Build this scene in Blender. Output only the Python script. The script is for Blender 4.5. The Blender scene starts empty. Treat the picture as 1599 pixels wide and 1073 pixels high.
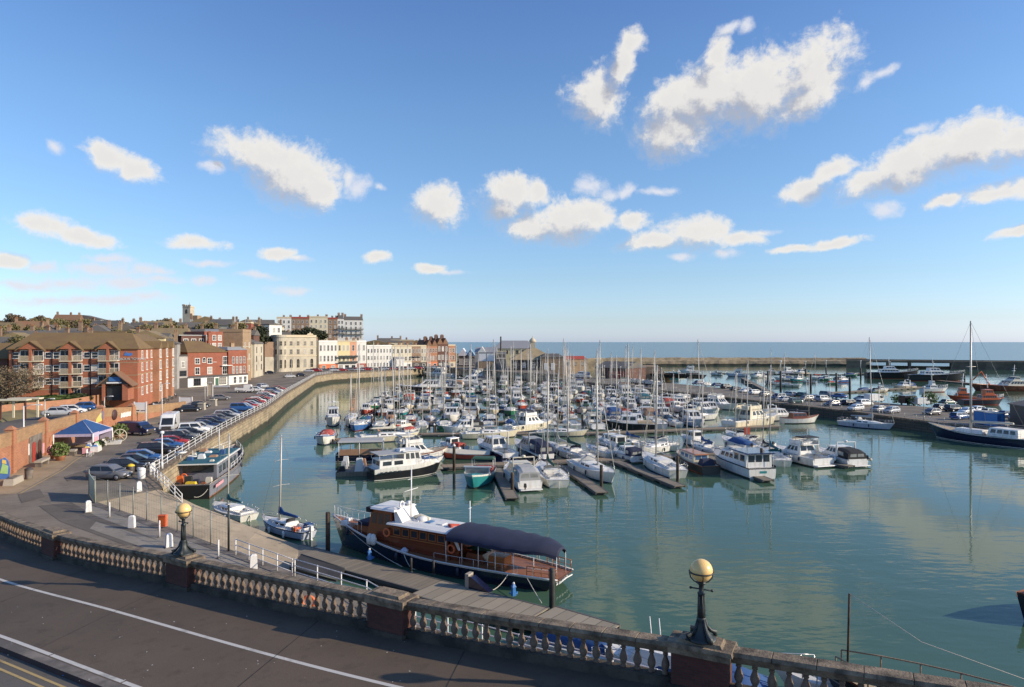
# Harbour at low winter sun: quay, marina, town on the hill, breakwater and sea.
# World frame: X right, Y away from the camera, Z up, metres; harbour water at z = 0.
import bpy, math, random
from mathutils import Vector, Matrix
R = math.radians
random.seed(7)
sc = bpy.context.scene
COL = sc.collection
F, CX, CY, H = 1066.0, 799.5, 534.0, 18.0

def at(px, py, z=0.0):
    """Point of the horizontal plane at height z that the survey photograph shows at (px, py)."""
    Y = (H - z) * F / (py - CY)
    return Vector(((px - CX) / F * Y, Y, z))
def xat(px, Y): return (px - CX) / F * Y
def zat(py, Y): return H - (py - CY) / F * Y
def lerp(a, b, t): return a + (b - a) * t
ORD = 'first second third fourth fifth sixth seventh eighth ninth tenth eleventh twelfth thirteenth fourteenth fifteenth sixteenth seventeenth eighteenth nineteenth twentieth'.split()
def ordn(i):
    if i < 20: return ORD[i]
    if i < 29: return 'twenty-' + ORD[i - 20]
    if i == 29: return 'thirtieth'
    return 'thirty-' + ORD[i - 30] if i < 39 else ('fortieth' if i == 39 else 'forty-' + ORD[i - 40])

# ------------------------------------------------------------------ mesh builder
class MB:
    def __init__(s): s.v = []; s.f = []; s.m = []; s.s = []
    def add(s, vs, fs, m=0, sm=False, T=None):
        b = len(s.v)
        s.v += [tuple(T @ Vector(p)) if T is not None else tuple(p) for p in vs]
        for i, f in enumerate(fs):
            s.f.append([b + k for k in f]); s.m.append(m[i] if isinstance(m, (list, tuple)) else m); s.s.append(sm)
        return s
    def box(s, x0, x1, y0, y1, z0, z1, m=0, T=None):
        v = [(x0,y0,z0),(x1,y0,z0),(x1,y1,z0),(x0,y1,z0),(x0,y0,z1),(x1,y0,z1),(x1,y1,z1),(x0,y1,z1)]
        return s.add(v, [(3,2,1,0),(4,5,6,7),(0,1,5,4),(1,2,6,5),(2,3,7,6),(3,0,4,7)], m, False, T)
    def frustum(s, b, t, z0, z1, m=0, T=None):
        """b, t = (x0, x1, y0, y1) of the lower and the upper rectangle"""
        v = [(b[0],b[2],z0),(b[1],b[2],z0),(b[1],b[3],z0),(b[0],b[3],z0),(t[0],t[2],z1),(t[1],t[2],z1),(t[1],t[3],z1),(t[0],t[3],z1)]
        return s.add(v, [(3,2,1,0),(4,5,6,7),(0,1,5,4),(1,2,6,5),(2,3,7,6),(3,0,4,7)], m, False, T)
    def quad(s, a, b, c, d, m=0): return s.add([a,b,c,d], [(0,1,2,3)], m)
    def prism(s, pts, z0, z1, m=0, mt=None, T=None):
        n = len(pts)
        v = [(p[0],p[1],z0) for p in pts] + [(p[0],p[1],z1) for p in pts]
        fs = [tuple(range(n))[::-1], tuple(range(n, 2*n))] + [(i,(i+1)%n,n+(i+1)%n,n+i) for i in range(n)]
        return s.add(v, fs, [m, m if mt is None else mt] + [m]*n, False, T)
    def profile(s, pts, y0, y1, m=0, T=None):
        """polygon of (x, z) points extruded along y"""
        n = len(pts)
        v = [(p[0],y0,p[1]) for p in pts] + [(p[0],y1,p[1]) for p in pts]
        fs = [tuple(range(n)), tuple(range(n, 2*n))[::-1]] + [((i+1)%n,i,n+i,n+(i+1)%n) for i in range(n)]
        return s.add(v, fs, m, False, T)
    def loft(s, rings, m=0, closed=True, cap=True, sm=False, T=None):
        n = len(rings[0]); v = [p for r in rings for p in r]; fs = []; ms = []
        for i in range(len(rings)-1):
            for k in range(n if closed else n-1):
                a, b = i*n+k, i*n+(k+1)%n
                fs.append((a,b,b+n,a+n)); ms.append(m[k] if isinstance(m, (list,tuple)) else m)
        m0 = m[0] if isinstance(m, (list,tuple)) else m
        if cap:
            fs.append(tuple(range(n))[::-1]); ms.append(m0)
            fs.append(tuple(range((len(rings)-1)*n, len(rings)*n))); ms.append(m0)
        return s.add(v, fs, ms, sm, T)
    def tube(s, pts, r, n=6, m=0, sm=True, T=None):
        pts = [Vector(p) for p in pts]; rings = []
        for i, p in enumerate(pts):
            d = (pts[min(i+1,len(pts)-1)] - pts[max(i-1,0)])
            d = d.normalized() if d.length > 1e-9 else Vector((0,0,1))
            a = Vector((0,0,1)) if abs(d.z) < .9 else Vector((1,0,0))
            u = d.cross(a).normalized(); w = d.cross(u)
            rr = r[i] if isinstance(r, (list,tuple)) else r
            rings.append([tuple(p + u*math.cos(2*math.pi*k/n)*rr + w*math.sin(2*math.pi*k/n)*rr) for k in range(n)])
        return s.loft(rings, m, True, True, sm, T)
    def lathe(s, prof, n=12, c=(0,0,0), m=0, sm=True, T=None):
        rings = [[(c[0]+r*math.cos(2*math.pi*k/n), c[1]+r*math.sin(2*math.pi*k/n), c[2]+z) for k in range(n)] for r, z in prof]
        return s.loft(rings, m, True, True, sm, T)
    def ball(s, c, r, n=12, k=8, m=0, T=None, sq=(1,1,1)):
        rings = []
        for i in range(k+1):
            a = -math.pi/2 + math.pi*i/k; rr = max(math.cos(a)*r, r*.01)
            rings.append([(c[0]+rr*math.cos(2*math.pi*j/n)*sq[0], c[1]+rr*math.sin(2*math.pi*j/n)*sq[1], c[2]+math.sin(a)*r*sq[2]) for j in range(n)])
        return s.loft(rings, m, True, True, True, T)
    def ring(s, c, r, t, n=16, k=6, m=0, T=None, axis='z'):
        vs = []; fs = []
        for i in range(n):
            a = 2*math.pi*i/n
            for j in range(k):
                b = 2*math.pi*j/k; rr = r + t*math.cos(b); q = (rr*math.cos(a), rr*math.sin(a), t*math.sin(b))
                if axis == 'x': q = (q[2], q[0], q[1])
                if axis == 'y': q = (q[0], q[2], q[1])
                vs.append((c[0]+q[0], c[1]+q[1], c[2]+q[2]))
                fs.append((i*k+j, ((i+1)%n)*k+j, ((i+1)%n)*k+(j+1)%k, i*k+(j+1)%k))
        return s.add(vs, fs, m, True, T)
    def mesh(s, name, mats):
        me = bpy.data.meshes.new(name); me.from_pydata(s.v, [], s.f)
        for m in (mats if isinstance(mats, (list,tuple)) else [mats]): me.materials.append(MT(m) if isinstance(m, str) else m)
        me.polygons.foreach_set('material_index', s.m); me.polygons.foreach_set('use_smooth', s.s); me.update()
        return me
    def build(s, name, mats, parent=None, loc=None, rz=None):
        return ob(name, s.mesh(name, mats), parent, loc, rz)

def ob(name, me, parent=None, loc=None, rz=None):
    o = bpy.data.objects.new(name, me); COL.objects.link(o)
    if parent is not None: o.parent = parent
    if loc is not None: o.location = loc
    if rz is not None: o.rotation_euler = (0, 0, rz)
    return o
def thing(name, label, cat, loc=(0,0,0), rz=0.0, group=None):
    o = bpy.data.objects.new(name, None); COL.objects.link(o)
    o.location = loc; o.rotation_euler = (0, 0, rz); o.empty_display_size = .3
    return tag(o, label, cat, group)
def tag(o, label, cat, group=None):
    o['label'] = label; o['category'] = cat
    if group: o['group'] = group
    return o
def struct(o, kind='structure'): o['kind'] = kind; return o
KIDS = {}
def copy_tree(o, loc=None, rz=None, label=None, group=None, parent=None):
    c = o.copy(); COL.objects.link(c)
    if parent is not None: c.parent = parent
    if loc is not None: c.location = loc
    if rz is not None: c.rotation_euler = (0, 0, rz)
    if label: c['label'] = label
    if group: c['group'] = group
    for k in o.children: copy_tree(k, parent=c)
    return c
def recolor(root, table):
    """table: {part name: {slot: material key}}; the copy keeps its mesh, only its own slots change"""
    for k in [root] + list(root.children_recursive):
        t = table.get(k.name.split('.')[0])
        if t and k.type == 'MESH':
            for i, m in t.items():
                if i < len(k.material_slots):
                    k.material_slots[i].link = 'OBJECT'; k.material_slots[i].material = MT(m)

# ------------------------------------------------------------------ materials
_mats = {}; SPEC = {}
def MT(k):
    if k not in _mats: _mats[k] = SPEC[k](k) if callable(SPEC[k]) else plain(k, *SPEC[k])
    return _mats[k]
def nt(name):
    m = bpy.data.materials.new(name); m.use_nodes = True; t = m.node_tree
    b = t.nodes['Principled BSDF']
    return m, t, b
def N(t, kind, **kw):
    n = t.nodes.new(kind)
    for k, v in kw.items():
        if k.startswith('i_'): n.inputs[k[2:].replace('_', ' ')].default_value = v
        else: setattr(n, k, v)
    return n
def L(t, a, b): t.links.new(a, b)
def c4(c, k=1.0): return (c[0]*k, c[1]*k, c[2]*k, 1)
def mixc(t, f, a, b, mode='MIX'):
    n = N(t, 'ShaderNodeMix', data_type='RGBA', blend_type=mode)
    for sock, v in ((n.inputs[0], f), (n.inputs[6], a), (n.inputs[7], b)):
        if hasattr(v, 'is_linked'): L(t, v, sock)
        else: sock.default_value = v
    return n.outputs[2]
def ramp(t, f, stops):
    n = N(t, 'ShaderNodeValToRGB'); e = n.color_ramp.elements
    while len(e) < len(stops): e.new(.5)
    for i, (p, c) in enumerate(stops): e[i].position = p; e[i].color = c if len(c) == 4 else (*c, 1)
    L(t, f, n.inputs[0]); return n.outputs[0]
def bump(t, b, h, strength, dist):
    n = N(t, 'ShaderNodeBump', i_Strength=strength, i_Distance=dist); L(t, h, n.inputs['Height']); L(t, n.outputs[0], b.inputs['Normal'])
def noise(t, vec, scale, detail=4, rough=.55):
    n = N(t, 'ShaderNodeTexNoise', i_Scale=scale, i_Detail=detail, i_Roughness=rough); L(t, vec, n.inputs['Vector']); return n.outputs[0]
def plain(name, col, rough=.6, metal=0., var=.12, scale=1.5, bmp=0.):
    m, t, b = nt(name)
    tc = N(t, 'ShaderNodeTexCoord')
    b.inputs['Roughness'].default_value = rough; b.inputs['Metallic'].default_value = metal
    if var > 0:
        n = noise(t, tc.outputs['Object'], scale)
        L(t, mixc(t, n, c4(col, 1-var), c4(col, 1+var)), b.inputs['Base Color'])
        if bmp: bump(t, b, noise(t, tc.outputs['Object'], scale*7), .5, bmp)
    else: b.inputs['Base Color'].default_value = c4(col)
    return m
def worn(name, col, dark, rough=.85, s1=.25, s2=6., bmp=.01, lo=.42, hi=.62):
    """weathered surface: patches of a darker tone at a large scale, grain at a small one"""
    m, t, b = nt(name); tc = N(t, 'ShaderNodeTexCoord'); v = tc.outputs['Object']
    a = ramp(t, noise(t, v, s1, 6, .6), [(lo, (0,0,0,1)), (hi, (1,1,1,1))])
    g = noise(t, v, s2, 4)
    base = mixc(t, a, c4(dark), c4(col))
    L(t, mixc(t, g, mixc(t, .35, base, c4(dark, .6)), base), b.inputs['Base Color'])
    b.inputs['Roughness'].default_value = rough
    if bmp: bump(t, b, g, .6, bmp)
    return m
def wallcoord(t):
    """(along the wall, height) for axis-aligned walls in the object's own frame"""
    tc = N(t, 'ShaderNodeTexCoord'); s = N(t, 'ShaderNodeSeparateXYZ'); L(t, tc.outputs['Object'], s.inputs[0])
    a = N(t, 'ShaderNodeMath', operation='ADD'); L(t, s.outputs[0], a.inputs[0]); L(t, s.outputs[1], a.inputs[1])
    c = N(t, 'ShaderNodeCombineXYZ'); L(t, a.outputs[0], c.inputs[0]); L(t, s.outputs[2], c.inputs[1])
    return c.outputs[0], tc.outputs['Object'], s.outputs[2]
def brick(name, c1, c2, mortar, bw=.225, bh=.075, ms=.01, rough=.9, stain=.25):
    m, t, b = nt(name); v, o, z = wallcoord(t)
    n = N(t, 'ShaderNodeTexBrick', i_Scale=1.0, i_Mortar_Size=ms, i_Brick_Width=bw, i_Row_Height=bh, i_Bias=0.)
    n.inputs['Color1'].default_value = c4(c1); n.inputs['Color2'].default_value = c4(c2); n.inputs['Mortar'].default_value = c4(mortar)
    L(t, v, n.inputs['Vector'])
    g = ramp(t, noise(t, o, .5, 6, .65), [(.3, (1-stain,)*3), (.65, (1.0,)*3)])
    L(t, mixc(t, 1., n.outputs[0], g, 'MULTIPLY'), b.inputs['Base Color'])
    b.inputs['Roughness'].default_value = rough
    bump(t, b, n.outputs['Fac'], -.6, .01)
    return m
def quaystone(name):
    m, t, b = nt(name); v, o, z = wallcoord(t)
    n = N(t, 'ShaderNodeTexBrick', i_Scale=1.0, i_Mortar_Size=.035, i_Brick_Width=1.5, i_Row_Height=.55, i_Bias=0.)
    n.inputs['Color1'].default_value = c4((.44,.35,.22)); n.inputs['Color2'].default_value = c4((.33,.26,.17)); n.inputs['Mortar'].default_value = c4((.14,.11,.08))
    L(t, v, n.inputs['Vector'])
    g = ramp(t, noise(t, o, .4, 6, .7), [(.3, (.55,)*3), (.62, (1,)*3)])
    c = mixc(t, 1., n.outputs[0], g, 'MULTIPLY')
    # weed and wet stone up to the high-water mark
    w = N(t, 'ShaderNodeMath', operation='MULTIPLY_ADD'); L(t, noise(t, o, .6, 4), w.inputs[0]); w.inputs[1].default_value = -1.0; L(t, z, w.inputs[2])
    f = N(t, 'ShaderNodeMapRange'); L(t, w.outputs[0], f.inputs[0]); f.inputs[1].default_value = .55; f.inputs[2].default_value = .95
    L(t, mixc(t, f.outputs[0], c4((.035,.035,.022)), c), b.inputs['Base Color'])
    b.inputs['Roughness'].default_value = .85; bump(t, b, n.outputs['Fac'], -.5, .03)
    return m
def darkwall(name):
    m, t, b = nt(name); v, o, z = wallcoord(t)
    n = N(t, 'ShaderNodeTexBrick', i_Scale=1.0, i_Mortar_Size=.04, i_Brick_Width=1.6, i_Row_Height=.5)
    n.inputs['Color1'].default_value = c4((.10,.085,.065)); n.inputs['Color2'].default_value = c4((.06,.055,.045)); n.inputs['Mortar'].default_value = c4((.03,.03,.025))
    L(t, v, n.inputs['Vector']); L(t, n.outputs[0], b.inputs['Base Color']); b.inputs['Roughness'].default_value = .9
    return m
def planks(name, col, w=.14, axis=1, rough=.8, dark=.55):
    m, t, b = nt(name); tc = N(t, 'ShaderNodeTexCoord'); s = N(t, 'ShaderNodeSeparateXYZ'); L(t, tc.outputs['Object'], s.inputs[0])
    d = N(t, 'ShaderNodeMath', operation='DIVIDE'); L(t, s.outputs[axis], d.inputs[0]); d.inputs[1].default_value = w
    fr = N(t, 'ShaderNodeMath', operation='FRACT'); L(t, d.outputs[0], fr.inputs[0])
    fl = N(t, 'ShaderNodeMath', operation='FLOOR'); L(t, d.outputs[0], fl.inputs[0])
    wn = N(t, 'ShaderNodeTexWhiteNoise', noise_dimensions='1D'); L(t, fl.outputs[0], wn.inputs['W'])
    gap = ramp(t, fr.outputs[0], [(.0, (.25,)*3), (.10, (1,)*3)])
    c = mixc(t, wn.outputs[0], c4(col, dark+.2), c4(col))
    c = mixc(t, noise(t, tc.outputs['Object'], 1.2, 5), mixc(t, .5, c, c4(col, .5)), c)
    L(t, mixc(t, 1., c, gap, 'MULTIPLY'), b.inputs['Base Color']); b.inputs['Roughness'].default_value = rough
    return m
def rooftile(name, col, moss, amt=.5, row=.3):
    m, t, b = nt(name); tc = N(t, 'ShaderNodeTexCoord'); o = tc.outputs['Object']
    s = N(t, 'ShaderNodeSeparateXYZ'); L(t, o, s.inputs[0])
    d = N(t, 'ShaderNodeMath', operation='DIVIDE'); L(t, s.outputs[2], d.inputs[0]); d.inputs[1].default_value = row*.6
    fr = N(t, 'ShaderNodeMath', operation='FRACT'); L(t, d.outputs[0], fr.inputs[0])
    f = ramp(t, noise(t, o, .35, 6, .65), [(.5-amt*.4, (0,0,0,1)), (.7-amt*.2, (1,1,1,1))])
    c = mixc(t, f, c4(col), c4(moss))
    c = mixc(t, noise(t, o, 3., 3), mixc(t, .5, c, c4(col, .5)), c)
    L(t, mixc(t, 1., c, ramp(t, fr.outputs[0], [(0, (.6,)*3), (.3, (1,)*3)]), 'MULTIPLY'), b.inputs['Base Color'])
    b.inputs['Roughness'].default_value = .9
    return m
def asphalt(name, col, patch=.7, s=.12):
    m, t, b = nt(name); tc = N(t, 'ShaderNodeTexCoord'); o = tc.outputs['Object']
    f = ramp(t, noise(t, o, s, 7, .62), [(.38, (patch,)*3), (.6, (1.,)*3)])
    g = ramp(t, noise(t, o, 45., 2, .7), [(.3, (.72,)*3), (.72, (1.25,)*3)])
    st = ramp(t, noise(t, o, 1.3, 6, .7), [(.28, (.6,)*3), (.47, (1.,)*3)])
    c = mixc(t, 1., c4(col), f, 'MULTIPLY'); c = mixc(t, 1., c, g, 'MULTIPLY')
    L(t, mixc(t, .8, c, st, 'MULTIPLY'), b.inputs['Base Color']); b.inputs['Roughness'].default_value = .9
    bump(t, b, noise(t, o, 60., 2), .4, .006)
    return m
def water(name, col, amp, scl, rough, far=False):
    m, t, b = nt(name); tc = N(t, 'ShaderNodeTexCoord'); o = tc.outputs['Object']
    mp = N(t, 'ShaderNodeMapping'); L(t, o, mp.inputs[0]); mp.inputs['Rotation'].default_value = (0, 0, R(-18)); mp.inputs['Scale'].default_value = (.55, 1.25, 1)
    v = mp.outputs[0]
    a = noise(t, v, scl, 2, .5); c = noise(t, v, scl*3.3, 2, .5); big = noise(t, o, .022, 3)
    k = ramp(t, big, [(.36, (.10,)*3), (.64, (1,)*3)])
    h = N(t, 'ShaderNodeMath', operation='MULTIPLY_ADD'); L(t, c, h.inputs[0]); h.inputs[1].default_value = .3; L(t, a, h.inputs[2])
    h2 = N(t, 'ShaderNodeMath', operation='MULTIPLY'); L(t, h.outputs[0], h2.inputs[0]); L(t, k, h2.inputs[1])
    bump(t, b, h2.outputs[0], 1.0, amp)
    pc = mixc(t, noise(t, o, .03, 4), c4(col, .8), c4(col, 1.15))
    L(t, pc, b.inputs['Base Color']); b.inputs['Roughness'].default_value = rough; b.inputs['IOR'].default_value = 1.33; b.inputs['Specular IOR Level'].default_value = .5 if far else .34
    return m
def paint(name, col, rough=.25, coat=.5):
    m, t, b = nt(name); tc = N(t, 'ShaderNodeTexCoord')
    n = ramp(t, noise(t, tc.outputs['Object'], 1.1, 5, .65), [(.3, (.86,)*3), (.6, (1,)*3)])
    L(t, mixc(t, 1., c4(col), n, 'MULTIPLY'), b.inputs['Base Color']); b.inputs['Roughness'].default_value = rough
    b.inputs['Coat Weight'].default_value = coat; b.inputs['Coat Roughness'].default_value = .06
    return m
def gel(name, col, rough=.3):
    """gelcoat with grime streaks"""
    m, t, b = nt(name); tc = N(t, 'ShaderNodeTexCoord')
    mp = N(t, 'ShaderNodeMapping'); L(t, tc.outputs['Object'], mp.inputs[0]); mp.inputs['Scale'].default_value = (1.6, 1.6, .35)
    n = ramp(t, noise(t, mp.outputs[0], 1.5, 5, .7), [(.3, (.78,.76,.7)), (.55, (1,1,1))])
    L(t, mixc(t, 1., c4(col), n, 'MULTIPLY'), b.inputs['Base Color']); b.inputs['Roughness'].default_value = rough
    return m
def glass(name, col=(.02,.025,.03), rough=.06):
    m, t, b = nt(name); tc = N(t, 'ShaderNodeTexCoord')
    L(t, mixc(t, noise(t, tc.outputs['Object'], .8, 2), c4(col, .5), c4(col, 2.2)), b.inputs['Base Color'])
    b.inputs['Roughness'].default_value = rough; b.inputs['IOR'].default_value = 1.5
    return m
def leafy(name, c1, c2, trans=.15):
    m, t, b = nt(name); g = N(t, 'ShaderNodeObjectInfo'); tc = N(t, 'ShaderNodeTexCoord')
    n = noise(t, tc.outputs['Object'], 1.4, 3)
    L(t, mixc(t, n, c4(c1), c4(c2)), b.inputs['Base Color']); b.inputs['Roughness'].default_value = .8
    return m

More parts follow.
